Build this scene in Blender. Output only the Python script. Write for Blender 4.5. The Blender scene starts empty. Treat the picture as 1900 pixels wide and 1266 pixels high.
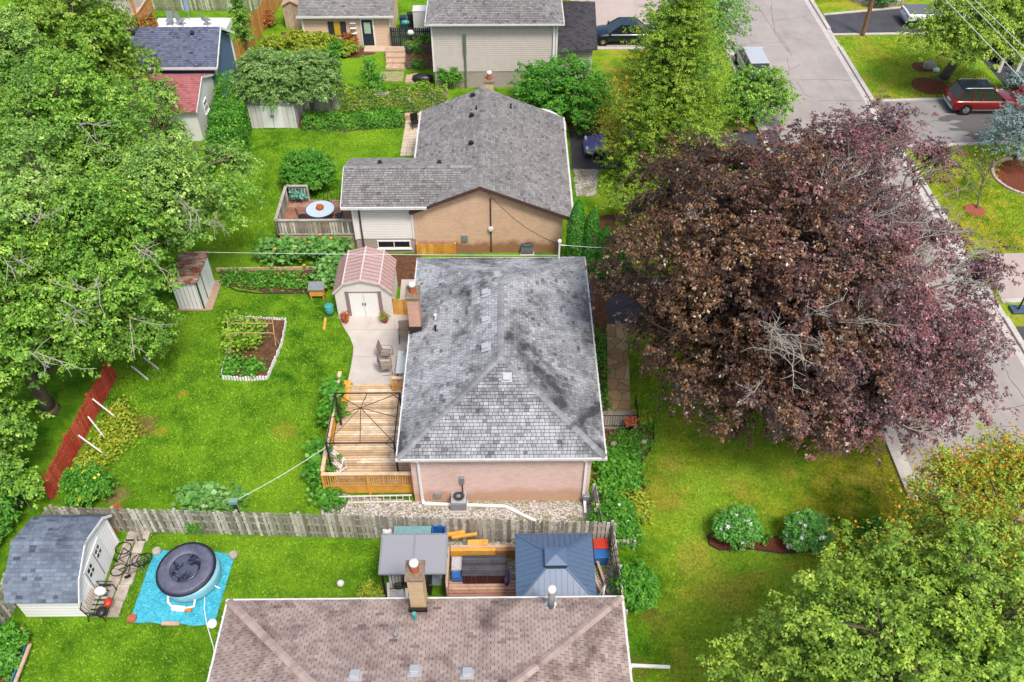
import bpy, math, random
import numpy as np
from mathutils import Vector, Matrix
random.seed(7)
SC = bpy.context.scene
COL = SC.collection
# ------------------------------------------------------------ camera
H, FPX, PITCH, YAW = 31.0, 1637.0, math.radians(44.5), math.atan(22 / 2296.0)
FW = Vector((math.sin(YAW) * math.cos(PITCH), math.cos(YAW) * math.cos(PITCH), -math.sin(PITCH)))
RT = Vector((math.cos(YAW), -math.sin(YAW), 0))
UP = RT.cross(FW)
CAM = Vector((0, 0, H))
cd = bpy.data.cameras.new('camera')
cam = bpy.data.objects.new('camera', cd)
COL.objects.link(cam)
cam.matrix_world = Matrix(((RT.x, UP.x, -FW.x, 0), (RT.y, UP.y, -FW.y, 0), (RT.z, UP.z, -FW.z, H), (0, 0, 0, 1)))
cd.sensor_width = 36.0
cd.lens = 36.0 * FPX / 1900.0
cd.clip_end = 2000
SC.camera = cam
# ------------------------------------------------------------ sky and sun
SUN_EL, SUN_AZ = math.radians(60), math.radians(150)      # azimuth from +Y, towards +X
w = bpy.data.worlds.new('World'); SC.world = w; w.use_nodes = True
nt = w.node_tree
sky = nt.nodes.new('ShaderNodeTexSky'); sky.sky_type = 'NISHITA'; sky.sun_disc = False
sky.sun_elevation = SUN_EL; sky.sun_rotation = SUN_AZ
sky.air_density = 1.2; sky.dust_density = 4.0; sky.ozone_density = 1.0
nt.links.new(sky.outputs[0], nt.nodes['Background'].inputs[0])
nt.nodes['Background'].inputs[1].default_value = 0.1
sl = bpy.data.lights.new('sun', 'SUN'); sl.energy = 1.5; sl.angle = math.radians(12); sl.color = (1, .955, .88)
so = bpy.data.objects.new('sun', sl); COL.objects.link(so)
sd = Vector((math.sin(SUN_AZ) * math.cos(SUN_EL), math.cos(SUN_AZ) * math.cos(SUN_EL), math.sin(SUN_EL)))
so.rotation_euler = sd.to_track_quat('Z', 'Y').to_euler()
so.location = (0, 40, 60)
SC.view_settings.view_transform = 'Standard'; SC.view_settings.look = 'None'
SC.view_settings.exposure = 1.02; SC.view_settings.gamma = 1
SC.render.engine = 'CYCLES'
SC.cycles.use_denoising = True
SC.cycles.max_bounces = 6; SC.cycles.diffuse_bounces = 3; SC.cycles.transparent_max_bounces = 6

def P(u, v, z=0.0):
    "where the ray through photograph pixel (u, v) meets the level plane z (all sites were surveyed this way)"
    d = FW * FPX + RT * (u - 950) - UP * (v - 633)
    return CAM + d * ((z - H) / d.z)
def PY(u, v, y):
    d = FW * FPX + RT * (u - 950) - UP * (v - 633)
    return CAM + d * (y / d.y)
def PL(pts, z=0.0):
    return [(P(u, v, z).x, P(u, v, z).y) for u, v in pts]
# ------------------------------------------------------------ mesh helpers
def tag(o, label=None, cat=None, group=None, kind=None):
    if label: o['label'] = label
    if cat: o['category'] = cat
    if group: o['group'] = group
    if kind: o['kind'] = kind
    return o
def thing(name, label, cat, loc=(0, 0, 0), rz=0.0, group=None):
    o = bpy.data.objects.new(name, None); COL.objects.link(o)
    o.location = loc; o.rotation_euler = (0, 0, rz); o.empty_display_size = .3
    return tag(o, label, cat, group)
def rootloc(p):
    while p.parent: p = p.parent
    return Vector(p.location)
def kids(o):
    return [c for c in COL.objects if c.parent == o]
def copy_tree(o, parent=None):
    ks = kids(o)
    c = o.copy(); COL.objects.link(c); c.parent = parent
    for k in ks: copy_tree(k, c)
    return c
class MB:
    def __init__(s): s.v = []; s.f = []
    def quad(s, *pts):
        b = len(s.v); s.v += [tuple(p) for p in pts]; s.f.append(tuple(range(b, b + len(pts)))); return s
    def add(s, vs, fs):
        b = len(s.v); s.v += [tuple(p) for p in vs]; s.f += [tuple(b + i for i in f) for f in fs]; return s
    def bx(s, x0, y0, z0, x1, y1, z1):
        return s.add([(x0, y0, z0), (x1, y0, z0), (x1, y1, z0), (x0, y1, z0), (x0, y0, z1), (x1, y0, z1), (x1, y1, z1), (x0, y1, z1)],
                     [(0, 3, 2, 1), (4, 5, 6, 7), (0, 1, 5, 4), (1, 2, 6, 5), (2, 3, 7, 6), (3, 0, 4, 7)])
    def box(s, c, size, rz=0.0, rx=0.0, ry=0.0):
        m = Matrix.Translation(c) @ Matrix.Rotation(rz, 4, 'Z') @ Matrix.Rotation(ry, 4, 'Y') @ Matrix.Rotation(rx, 4, 'X')
        hx, hy, hz = size[0] / 2, size[1] / 2, size[2] / 2
        vs = [m @ Vector((x, y, z)) for z in (-hz, hz) for x, y in ((-hx, -hy), (hx, -hy), (hx, hy), (-hx, hy))]
        return s.add(vs, [(0, 3, 2, 1), (4, 5, 6, 7), (0, 1, 5, 4), (1, 2, 6, 5), (2, 3, 7, 6), (3, 0, 4, 7)])
    def beam(s, a, b, w, h=None, up=(0, 0, 1)):
        a, b = Vector(a), Vector(b); h = h or w
        d = (b - a).normalized(); u = Vector(up)
        if abs(d.dot(u)) > .99: u = Vector((0, 1, 0))
        r = d.cross(u).normalized() * (w / 2); t = r.cross(d).normalized() * (h / 2)
        vs = [p + i * r + j * t for p in (a, b) for i, j in ((-1, -1), (1, -1), (1, 1), (-1, 1))]
        return s.add(vs, [(0, 1, 2, 3), (7, 6, 5, 4), (0, 4, 5, 1), (1, 5, 6, 2), (2, 6, 7, 3), (3, 7, 4, 0)])
    def tube(s, pts, r, n=8, r2=None, closed=False):
        pts = [Vector(p) for p in pts]; r2 = r if r2 is None else r2; m = len(pts); b = len(s.v)
        u = None
        for i, p in enumerate(pts):
            d = (pts[min(i + 1, m - 1)] - pts[max(i - 1, 0)]) if not closed else (pts[(i + 1) % m] - pts[i - 1])
            d = d.normalized() if d.length > 1e-9 else Vector((0, 0, 1))
            if u is None:
                u = d.orthogonal().normalized()
            else:
                u = u - d * u.dot(d)
                u = u.normalized() if u.length > 1e-6 else d.orthogonal().normalized()
            w_ = d.cross(u); rr = r + (r2 - r) * i / max(1, m - 1)
            for k in range(n):
                a = 2 * math.pi * k / n; s.v.append(tuple(p + rr * (math.cos(a) * u + math.sin(a) * w_)))
        for i in range(m if closed else m - 1):
            j = (i + 1) % m
            for k in range(n):
                k2 = (k + 1) % n; s.f.append((b + i * n + k, b + i * n + k2, b + j * n + k2, b + j * n + k))
        if not closed:
            s.f.append(tuple(b + k for k in reversed(range(n)))); s.f.append(tuple(b + (m - 1) * n + k for k in range(n)))
        return s
    def lathe(s, prof, c=(0, 0, 0), n=20, sx=1.0, sy=1.0, tilt=None):
        b = len(s.v); c = Vector(c); M = tilt or Matrix.Identity(3)
        for r, z in prof:
            for k in range(n):
                a = 2 * math.pi * k / n
                s.v.append(tuple(c + M @ Vector((r * math.cos(a) * sx, r * math.sin(a) * sy, z))))
        for i in range(len(prof) - 1):
            for k in range(n):
                k2 = (k + 1) % n; s.f.append((b + i * n + k, b + i * n + k2, b + (i + 1) * n + k2, b + (i + 1) * n + k))
        s.f.append(tuple(b + k for k in reversed(range(n))))
        s.f.append(tuple(b + (len(prof) - 1) * n + k for k in range(n)))
        return s
    def cyl(s, c, r, h, n=16, r2=None):
        return s.lathe([(r, 0), (r if r2 is None else r2, h)], c, n)
    def prism(s, poly, z0, z1):
        n = len(poly); a = sum(poly[i][0] * poly[(i + 1) % n][1] - poly[(i + 1) % n][0] * poly[i][1] for i in range(n))
        if a < 0: poly = poly[::-1]
        return s.add([(x, y, z0) for x, y in poly] + [(x, y, z1) for x, y in poly],
                     [tuple(reversed(range(n))), tuple(range(n, 2 * n))] + [(i, (i + 1) % n, n + (i + 1) % n, n + i) for i in range(n)])
    def slab(s, pts, t=.08):
        "a plate under the given polygon (counter-clockwise from above)"
        pts = [Vector(p) for p in pts]; nn = (pts[1] - pts[0]).cross(pts[2] - pts[0]).normalized()
        if nn.z < 0: pts = pts[::-1]
        n = len(pts); lo = [p - Vector((0, 0, t)) for p in pts]
        return s.add(pts + lo, [tuple(range(n)), tuple(reversed(range(n, 2 * n)))] + [(i, n + i, n + (i + 1) % n, (i + 1) % n) for i in range(n)])
    def extr(s, pts, d):
        "polygon swept along vector d"
        pts = [Vector(p) for p in pts]; d = Vector(d); nn = (pts[1] - pts[0]).cross(pts[2] - pts[0])
        if nn.dot(d) > 0: pts = pts[::-1]
        n = len(pts)
        return s.add(pts + [p + d for p in pts], [tuple(range(n)), tuple(reversed(range(n, 2 * n)))] + [(i, n + i, n + (i + 1) % n, (i + 1) % n) for i in range(n)])
    def build(s, name, mat, parent=None, smooth=False, local=False, bevel=0, loc=None, kind=None):
        me = bpy.data.meshes.new(name)
        off = Vector((0, 0, 0))
        if not local:
            if parent is not None: off = rootloc(parent)
            elif loc is not None: off = Vector(loc)
        vs = s.v
        me.from_pydata([(x - off.x, y - off.y, z - off.z) for x, y, z in vs], [], s.f)
        uvl = me.uv_layers.new(name='UVMap'); k = 0; uv = []
        for fc in s.f:
            a, b_, c_ = vs[fc[0]], vs[fc[1]], vs[fc[2]]
            e1 = (b_[0] - a[0], b_[1] - a[1], b_[2] - a[2]); e2 = (c_[0] - a[0], c_[1] - a[1], c_[2] - a[2])
            nx = e1[1] * e2[2] - e1[2] * e2[1]; ny = e1[2] * e2[0] - e1[0] * e2[2]; nz = e1[0] * e2[1] - e1[1] * e2[0]
            hl = math.hypot(nx, ny); L = math.sqrt(nx * nx + ny * ny + nz * nz) or 1
            if hl < .02 * L:
                for i in fc: uv += [vs[i][0], vs[i][1]]
            else:
                ux, uy = -ny / hl, nx / hl      # horizontal in the face
                vx, vy, vz = -nz * nx / (hl * L), -nz * ny / (hl * L), hl / L
                for i in fc:
                    p = vs[i]; uv += [p[0] * ux + p[1] * uy, p[0] * vx + p[1] * vy + p[2] * vz]
        uvl.data.foreach_set('uv', uv)
        if smooth: me.polygons.foreach_set('use_smooth', [True] * len(me.polygons))
        me.materials.append(mat); me.update()
        o = bpy.data.objects.new(name, me); COL.objects.link(o)
        if parent is not None: o.parent = parent
        elif not local: o.location = off
        if bevel:
            m = o.modifiers.new('bevel', 'BEVEL'); m.width = bevel; m.segments = 2; m.limit_method = 'ANGLE'
        if kind: o['kind'] = kind
        return o
TAB = [(.12, .25)]
def clip_rows(poly2):
    def ext(y):
        xs = []
        n = len(poly2)
        for i in range(n):
            (x0, y0), (x1, y1) = poly2[i], poly2[(i + 1) % n]
            if min(y0, y1) - 1e-9 <= y <= max(y0, y1) + 1e-9:
                if abs(y1 - y0) < 1e-9: xs += [x0, x1]
                else: xs.append(x0 + (x1 - x0) * (y - y0) / (y1 - y0))
        return (min(xs), max(xs)) if xs else None
    return ext
def shingles(mb, pts, row=.145, tab=None, gap=.016, lift=.024, rng=random):
    tab = tab or TAB[0]
    "overlapping shingle tabs over a sloping convex polygon given in space"
    pts = [Vector(p) for p in pts]
    n = (pts[1] - pts[0]).cross(pts[2] - pts[0]).normalized()
    if n.z < 0: n = -n
    u = Vector((-n.y, n.x, 0)).normalized(); v = n.cross(u)
    if v.z < 0: v = -v; u = -u
    o = pts[0]; p2 = [((p - o).dot(u), (p - o).dot(v)) for p in pts]
    y0, y1 = min(q[1] for q in p2), max(q[1] for q in p2); ext = clip_rows(p2)
    k = 0; y = y0
    while y < y1 - .03:
        ya, yb = y, min(y + row - gap, y1)
        ea, eb = ext(ya + 1e-4), ext(yb - 1e-4)
        if ea and eb:
            x = (min(ea[0], eb[0]) - rng.random() * .2) if tab[1] - tab[0] > .02 else math.floor(min(ea[0], eb[0]) / tab[0] - 1 + (k % 2) * .5) * tab[0] + (k % 2) * .5 * tab[0]; xe = max(ea[1], eb[1])
            while x < xe:
                w_ = rng.uniform(*tab); x2 = x + w_
                ax, bx_ = max(x, ea[0]), min(x2, ea[1]); cx, dx = max(x, eb[0]), min(x2, eb[1])
                if bx_ - ax > .004 or dx - cx > .004:
                    bx_ = max(bx_, ax); dx = max(dx, cx)
                    l = lift * rng.uniform(.7, 1.3)
                    A = o + u * (ax + gap) + v * ya + n * l; B = o + u * bx_ + v * ya + n * l
                    C_ = o + u * dx + v * yb + n * .004; D = o + u * (cx + gap) + v * yb + n * .004
                    mb.add([A, B, C_, D, A - n * l, B - n * l], [(0, 1, 2, 3), (4, 5, 1, 0)])
                x = x2
        y += row; k += 1
    return mb
def caps(mb, a, b, wid=.27, step=.17, sag=.35, rng=random):
    "ridge or hip cap tabs along a line"
    a, b = Vector(a), Vector(b); d = (b - a); L = d.length; d.normalize()
    s_ = d.cross(Vector((0, 0, 1))).normalized(); up = s_.cross(d).normalized()
    k = int(L / step)
    for i in range(k):
        p = a + d * (i * L / k); q = a + d * ((i + 1) * L / k + .03); h0 = .05; h1 = .03
        w2 = wid / 2
        vs = [p + up * h0, p + s_ * w2 + up * (h0 - w2 * sag), q + s_ * w2 + up * (h1 - w2 * sag), q + up * h1, q - s_ * w2 + up * (h1 - w2 * sag), p - s_ * w2 + up * (h0 - w2 * sag)]
        vs += [p + up * (h0 - .04), p + s_ * w2 + up * (h0 - .04 - w2 * sag), p - s_ * w2 + up * (h0 - .04 - w2 * sag)]
        mb.add(vs, [(0, 1, 2, 3), (5, 0, 3, 4), (6, 7, 1, 0), (8, 6, 0, 5)])
    return mb

# ------------------------------------------------------------ materials
def hx(s, k=1.0):
    s = s.lstrip('#'); out = []
    for i in (0, 2, 4):
        c = int(s[i:i + 2], 16) / 255
        out.append((c / 12.92 if c <= .04045 else ((c + .055) / 1.055) ** 2.4) * k)
    return tuple(out) + (1,)
class NT:
    def __init__(s, name, rough=.8, spec=.3):
        s.m = bpy.data.materials.new(name); s.m.use_nodes = True; s.t = s.m.node_tree; s.n = s.t.nodes
        s.b = s.n['Principled BSDF']; s.b.inputs['Roughness'].default_value = rough
        s.b.inputs['Specular IOR Level'].default_value = spec
    def N(s, typ, **kw):
        n = s.n.new('ShaderNode' + typ)
        for k, v in kw.items():
            if k in n.inputs: s.L(v, n.inputs[k])
            else: setattr(n, k, v)
        return n
    def L(s, v, sock):
        if isinstance(v, bpy.types.NodeSocket): s.t.links.new(v, sock)
        else: sock.default_value = v
    def math(s, op, a, b=0.0, clamp=False):
        n = s.n.new('ShaderNodeMath'); n.operation = op; n.use_clamp = clamp; s.L(a, n.inputs[0]); s.L(b, n.inputs[1]); return n.outputs[0]
    def mix(s, f, a, b, blend='MIX'):
        n = s.n.new('ShaderNodeMix'); n.data_type = 'RGBA'; n.blend_type = blend; s.L(f, n.inputs[0]); s.L(a, n.inputs[6]); s.L(b, n.inputs[7]); return n.outputs[2]
    def coord(s, which='Object'):
        if which == 'Pos': return s.N('NewGeometry').outputs['Position']
        return s.N('TexCoord').outputs[which]
    def noise(s, sc, detail=3, rough=.6, co=None, dist=0.0, scale3=None):
        co = co or s.coord('Pos')
        if scale3:
            mp = s.N('Mapping'); s.L(co, mp.inputs[0]); mp.inputs['Scale'].default_value = scale3; co = mp.outputs[0]
        n = s.N('TexNoise'); s.L(co, n.inputs['Vector']); n.inputs['Scale'].default_value = sc; n.inputs['Detail'].default_value = detail
        n.inputs['Roughness'].default_value = rough; n.inputs['Distortion'].default_value = dist; return n.outputs[0]
    def ramp(s, f, stops, interp='LINEAR'):
        n = s.N('ValToRGB'); n.color_ramp.interpolation = interp; e = n.color_ramp.elements
        while len(e) < len(stops): e.new(.5)
        for i, (p, c) in enumerate(stops):
            e[i].position = p; e[i].color = c if not isinstance(c, (int, float)) else (c, c, c, 1)
        s.L(f, n.inputs[0]); return n.outputs[0]
    def bump(s, h, dist=.02, strength=.6):
        n = s.N('Bump'); s.L(h, n.inputs['Height']); n.inputs['Distance'].default_value = dist; n.inputs['Strength'].default_value = strength
        s.L(n.outputs[0], s.b.inputs['Normal'])
    def col(s, c): s.L(c, s.b.inputs['Base Color']); return s.m
def plain(name, c, rough=.7, var=.12, spec=.3, metal=0.0, sc=6.0, bump=0.0):
    m = NT(name, rough, spec); m.b.inputs['Metallic'].default_value = metal
    f = m.noise(sc, 4)
    col = m.mix(m.ramp(f, [(.3, 0.0), (.7, 1.0)]), tuple(x * (1 - var) for x in c[:3]) + (1,), tuple(min(1, x * (1 + var)) for x in c[:3]) + (1,))
    m.col(col)
    if bump: m.bump(m.noise(sc * 6, 3), bump)
    return m.m
def shingle_mat(name, lo, mid, hi, stain=None, stain_amt=.6, stain_sc=.55):
    m = NT(name, .95, .15)
    r = m.N('NewGeometry').outputs['Random Per Island']
    dk = tuple(x * .6 for x in lo[:3]) + (1,)
    lo2 = tuple(.35 * a_ + .65 * b_ for a_, b_ in zip(lo, mid)); hi2 = tuple(.45 * a_ + .55 * b_ for a_, b_ in zip(mid, hi))
    c = m.ramp(r, [(0, dk), (.02, lo), (.1, lo2), (.4, mid), (1, hi2)])
    g = m.noise(55, 2)
    c = m.mix(m.math('MULTIPLY', g, .35), c, lo)
    if stain:
        n1 = m.noise(stain_sc, 5, .65, dist=.6); n2 = m.noise(2.2, 4, .7)
        f = m.math('MULTIPLY', m.ramp(m.math('ADD', m.math('MULTIPLY', n1, .72), m.math('MULTIPLY', n2, .28)), [(.46, 0.0), (.64, 1.0)]), stain_amt)
        c = m.mix(f, c, stain)
    m.bump(g, .01, .5)
    return m.col(c)
def wood_mat(name, a, b, c, rough=.8, streak=(1, 1, 1), knots=True):
    m = NT(name, rough, .25)
    r = m.N('NewGeometry').outputs['Random Per Island']
    base = m.ramp(r, [(0, a), (.5, b), (1, c)])
    n = m.noise(3.0, 5, .7, dist=.5); n2 = m.noise(14, 3)
    base = m.mix(m.ramp(n, [(.42, 0.0), (.72, .65)]), base, tuple(x * .5 for x in a[:3]) + (1,))
    base = m.mix(m.math('MULTIPLY', n2, .3), base, c)
    m.bump(n2, .008)
    return m.col(base)
def brick_mat(name, a, b, mortar, stain=None, bw=.22, bh=.075):
    m = NT(name, .9, .2)
    uv = m.coord('UV')
    t = m.N('TexBrick'); m.L(uv, t.inputs['Vector']); t.inputs['Color1'].default_value = a; t.inputs['Color2'].default_value = b
    t.inputs['Mortar'].default_value = mortar; t.inputs['Scale'].default_value = 1; t.inputs['Mortar Size'].default_value = .009
    t.inputs['Brick Width'].default_value = bw; t.inputs['Row Height'].default_value = bh; t.inputs['Mortar Smooth'].default_value = .2
    c = t.outputs[0]
    n = m.noise(1.3, 5, .65)
    c = m.mix(m.ramp(n, [(.35, 0.0), (.7, .4)]), c, tuple(min(1, x * 1.25) for x in b[:3]) + (1,))
    if stain:
        z = m.N('SeparateXYZ'); m.L(m.coord('Pos'), z.inputs[0])
        f = m.math('ADD', z.outputs[2], m.math('MULTIPLY', n, -1.1))
        c = m.mix(m.ramp(f, [(-.0, .75), (.35, 0.0)]), c, stain)
    m.bump(t.outputs[1], -.006)
    return m.col(c)
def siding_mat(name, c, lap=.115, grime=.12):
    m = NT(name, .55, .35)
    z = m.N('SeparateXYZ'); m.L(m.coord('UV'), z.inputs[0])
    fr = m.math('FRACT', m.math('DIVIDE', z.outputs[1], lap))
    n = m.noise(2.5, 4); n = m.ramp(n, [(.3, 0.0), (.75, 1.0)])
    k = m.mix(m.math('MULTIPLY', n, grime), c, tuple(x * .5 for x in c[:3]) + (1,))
    line = m.ramp(fr, [(.0, 1.0), (.12, 1.0), (.16, 0.0)])  # shadow line under each lap, painted into the siding colour
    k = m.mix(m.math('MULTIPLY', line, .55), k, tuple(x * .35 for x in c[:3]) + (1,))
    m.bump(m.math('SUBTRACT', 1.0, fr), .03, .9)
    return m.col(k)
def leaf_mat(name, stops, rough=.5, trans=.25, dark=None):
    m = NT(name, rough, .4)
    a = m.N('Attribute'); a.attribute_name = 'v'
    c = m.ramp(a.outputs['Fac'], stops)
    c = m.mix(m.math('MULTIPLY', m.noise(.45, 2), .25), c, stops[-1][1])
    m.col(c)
    tr = m.N('BsdfTranslucent'); m.L(c, tr.inputs['Color'])
    mx = m.N('MixShader'); mx.inputs[0].default_value = trans
    m.L(m.b.outputs[0], mx.inputs[1]); m.L(tr.outputs[0], mx.inputs[2])
    m.L(mx.outputs[0], m.n['Material Output'].inputs['Surface'])
    return m.m

# ------------------------------------------------------------ foliage
RG = np.random.default_rng(11)
def np_mesh(name, V, F, val, mat, parent=None, kind=None, smooth=False, loc=None):
    "V (n,3); F (m,k) same-size faces; val (m,) per-face number"
    me = bpy.data.meshes.new(name); n, (m_, k) = len(V), F.shape
    off = rootloc(parent) if parent is not None else (Vector(loc) if loc is not None else Vector((0, 0, 0)))
    V = V - np.array(off)[None, :]
    me.vertices.add(n); me.vertices.foreach_set('co', V.astype(np.float32).ravel())
    me.loops.add(m_ * k); me.loops.foreach_set('vertex_index', F.astype(np.int32).ravel())
    me.polygons.add(m_); me.polygons.foreach_set('loop_start', np.arange(0, m_ * k, k, dtype=np.int32))
    me.update(calc_edges=True)
    if val is not None:
        at = me.attributes.new('v', 'FLOAT', 'FACE'); at.data.foreach_set('value', val.astype(np.float32))
    me.materials.append(mat)
    o = bpy.data.objects.new(name, me); COL.objects.link(o)
    if parent is not None: o.parent = parent
    else: o.location = off
    if kind: o['kind'] = kind
    return o
def unit(a): return a / np.maximum(1e-9, np.linalg.norm(a, axis=-1, keepdims=True))
def leaf_quads(pos, nrm, dirn, size, wid=.6):
    "rhombic leaves, slightly folded"
    n = len(pos); nrm = unit(nrm); d = unit(dirn - nrm * np.sum(dirn * nrm, -1, keepdims=True)); s = np.cross(nrm, d)
    sz = size[:, None]
    a = pos - d * sz * .5; b = pos + s * sz * wid * .5 + nrm * sz * .12; c = pos + d * sz * .5 - nrm * sz * .1; e = pos - s * sz * wid * .5 + nrm * sz * .12
    V = np.stack([a, b, c, e], 1).reshape(-1, 3); F = np.arange(4 * n).reshape(-1, 4)
    return V, F
def lumps(d, seed, amp):
    r = np.random.default_rng(seed); o = np.zeros(len(d))
    for k in range(7):
        w_ = r.normal(size=3) * (1.6 + k * .7); o += np.sin(d @ w_ * 1.3 + r.uniform(0, 6.3)) / (1 + k * .35)
    return 1 + amp * o / 2.2
def sprays(C, rad, ns, per, leaf, L=.9, W=.55, T=.12, shell=(.72, 1.0), zmin=-.5, droop=.35, lump=.1, seed=1, flat=.5, bias=0.0):
    r = np.random.default_rng(seed)
    d = unit(r.normal(size=(ns * 3, 3))); d = d[d[:, 2] > zmin][:ns]; ns = len(d)
    rf = shell[0] + (shell[1] - shell[0]) * r.random(ns) ** .6
    rf = rf * lumps(d, seed + 5, lump)
    c = np.array(C) + d * np.array(rad) * rf[:, None]
    h = d.copy(); h[:, 2] = 0; h = unit(h + r.normal(size=h.shape) * .25 * np.array([1, 1, 0]))
    a = h.copy(); a[:, 2] = d[:, 2] * .55 - droop + r.normal(size=ns) * .12; a = unit(a)
    s = unit(np.cross(a, np.array([0, 0, 1.0]) + 0 * a)); nn = np.cross(s, a)
    sc = r.uniform(.7, 1.3, ns)
    sv = r.random(ns)
    nr = max(1, per // 9); m_ = nr * 9; per = m_
    t0 = r.uniform(-1, 1, (ns, nr)); w0 = r.normal(size=(ns, nr)) * .55 * (1.1 - np.abs(t0) * .7); th = r.normal(size=(ns, nr))
    rc = c[:, None] + a[:, None] * (t0 * L * sc[:, None])[..., None] + s[:, None] * (w0 * W * sc[:, None])[..., None] + nn[:, None] * ((th * T) - t0 * t0 * .14 * L)[..., None]
    ang = r.uniform(0, 2 * np.pi, (ns, nr, 9)); rad_ = r.uniform(.25, 1.15, (ns, nr, 9)) * leaf * 1.05
    ra = (a[:, None, None] * np.cos(ang)[..., None] + s[:, None, None] * np.sin(ang)[..., None])
    pos = (rc[:, :, None] + ra * rad_[..., None] - nn[:, None, None] * (rad_ * .35)[..., None] + r.normal(size=(ns, nr, 9, 3)) * leaf * .18).reshape(ns, m_, 3)
    ra = ra.reshape(ns, m_, 3); t = np.repeat(t0, 9, 1)
    nv = nn[:, None] * 1.0 + r.normal(size=(ns, per, 3)) * flat * .8 + d[:, None] * .35 + ra * .35
    dv = ra + a[:, None] * .4 + r.normal(size=(ns, per, 3)) * .25 - np.array([0, 0, .35])
    rv = np.repeat(r.random((ns, nr)), 9, 1)
    size = leaf * r.uniform(.65, 1.35, (ns, per))
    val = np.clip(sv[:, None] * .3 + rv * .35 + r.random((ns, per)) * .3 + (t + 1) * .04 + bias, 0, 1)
    return pos.reshape(-1, 3), nv.reshape(-1, 3), dv.reshape(-1, 3), size.ravel(), val.ravel(), c
def foliage(name, parts, mat, parent, wid=.6):
    Vs, Fs, vals = [], [], []; b = 0
    for (pos, nv, dv, size, val, _) in parts:
        V, F = leaf_quads(pos, nv, dv, size, wid); Vs.append(V); Fs.append(F + b); b += len(V); vals.append(val)
    return np_mesh(name, np.concatenate(Vs), np.concatenate(Fs), np.concatenate(vals), mat, parent)
def limb_pts(a, b, rng, wob=.1, n=6, rise=.0):
    a, b = Vector(a), Vector(b); L = (b - a).length; out = []
    for i in range(n + 1):
        t = i / n; p = a.lerp(b, t)
        k = math.sin(math.pi * t)
        out.append(p + Vector((rng.uniform(-wob, wob), rng.uniform(-wob, wob), rng.uniform(-wob, wob) + rise)) * L * k * .8)
    return out
def trunk_and_limbs(root, base, top, r0, targets, mat, seed=1, rl=.3, nm='trunk'):
    rng = random.Random(seed); mb = MB()
    base, top = Vector(base), Vector(top)
    pts = limb_pts(base, top, rng, .02, 7)
    mb.tube([base + Vector((0, 0, -.1)), base + Vector((0, 0, .25))], r0 * 1.45, 10, r0 * 1.05)
    mb.tube(pts, r0, 10, r0 * .35)
    mb.build(nm, mat, root, True)
    lb = MB()
    for t in targets:
        t = Vector(t); k = rng.uniform(.35, .95); s = base.lerp(top, k)
        s = s if s.z < t.z + 1.0 else base.lerp(top, max(.3, (t.z - base.z) / max(.1, top.z - base.z) * .8))
        lp = limb_pts(s, t, rng, .08, 6, .12); lb.tube(lp, r0 * rl * rng.uniform(.6, 1.1), 6, .02)
        for q in range(3):
            i = rng.randint(2, 4); o = lp[i]; e = o + (t - s) * rng.uniform(.05, .18) + Vector((rng.uniform(-1, 1), rng.uniform(-1, 1), rng.uniform(-.2, .7))) * (t - s).length * .18
            lb.tube(limb_pts(o, e, rng, .08, 4), r0 * rl * .35, 5, .01)
    if targets: lb.build('limb', mat, root, True)
def twig_fan(mb, o, d, L, r, depth, rng):
    o, d = Vector(o), Vector(d).normalized(); pts = [o]; q = o; dd = d.copy(); n = 5
    for i in range(n):
        dd = (dd + Vector((rng.gauss(0, .16), rng.gauss(0, .16), rng.gauss(0, .12)))).normalized(); q = q + dd * (L / n); pts.append(q)
    mb.tube(pts, r, 4, r * .45)
    if depth > 0:
        for k in range(rng.randint(4, 6)):
            i = rng.randint(1, n); nd = (dd + Vector((rng.gauss(0, .7), rng.gauss(0, .7), rng.gauss(0, .45)))).normalized()
            twig_fan(mb, pts[i], nd, L * rng.uniform(.4, .65), r * .6, depth - 1, rng)
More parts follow.
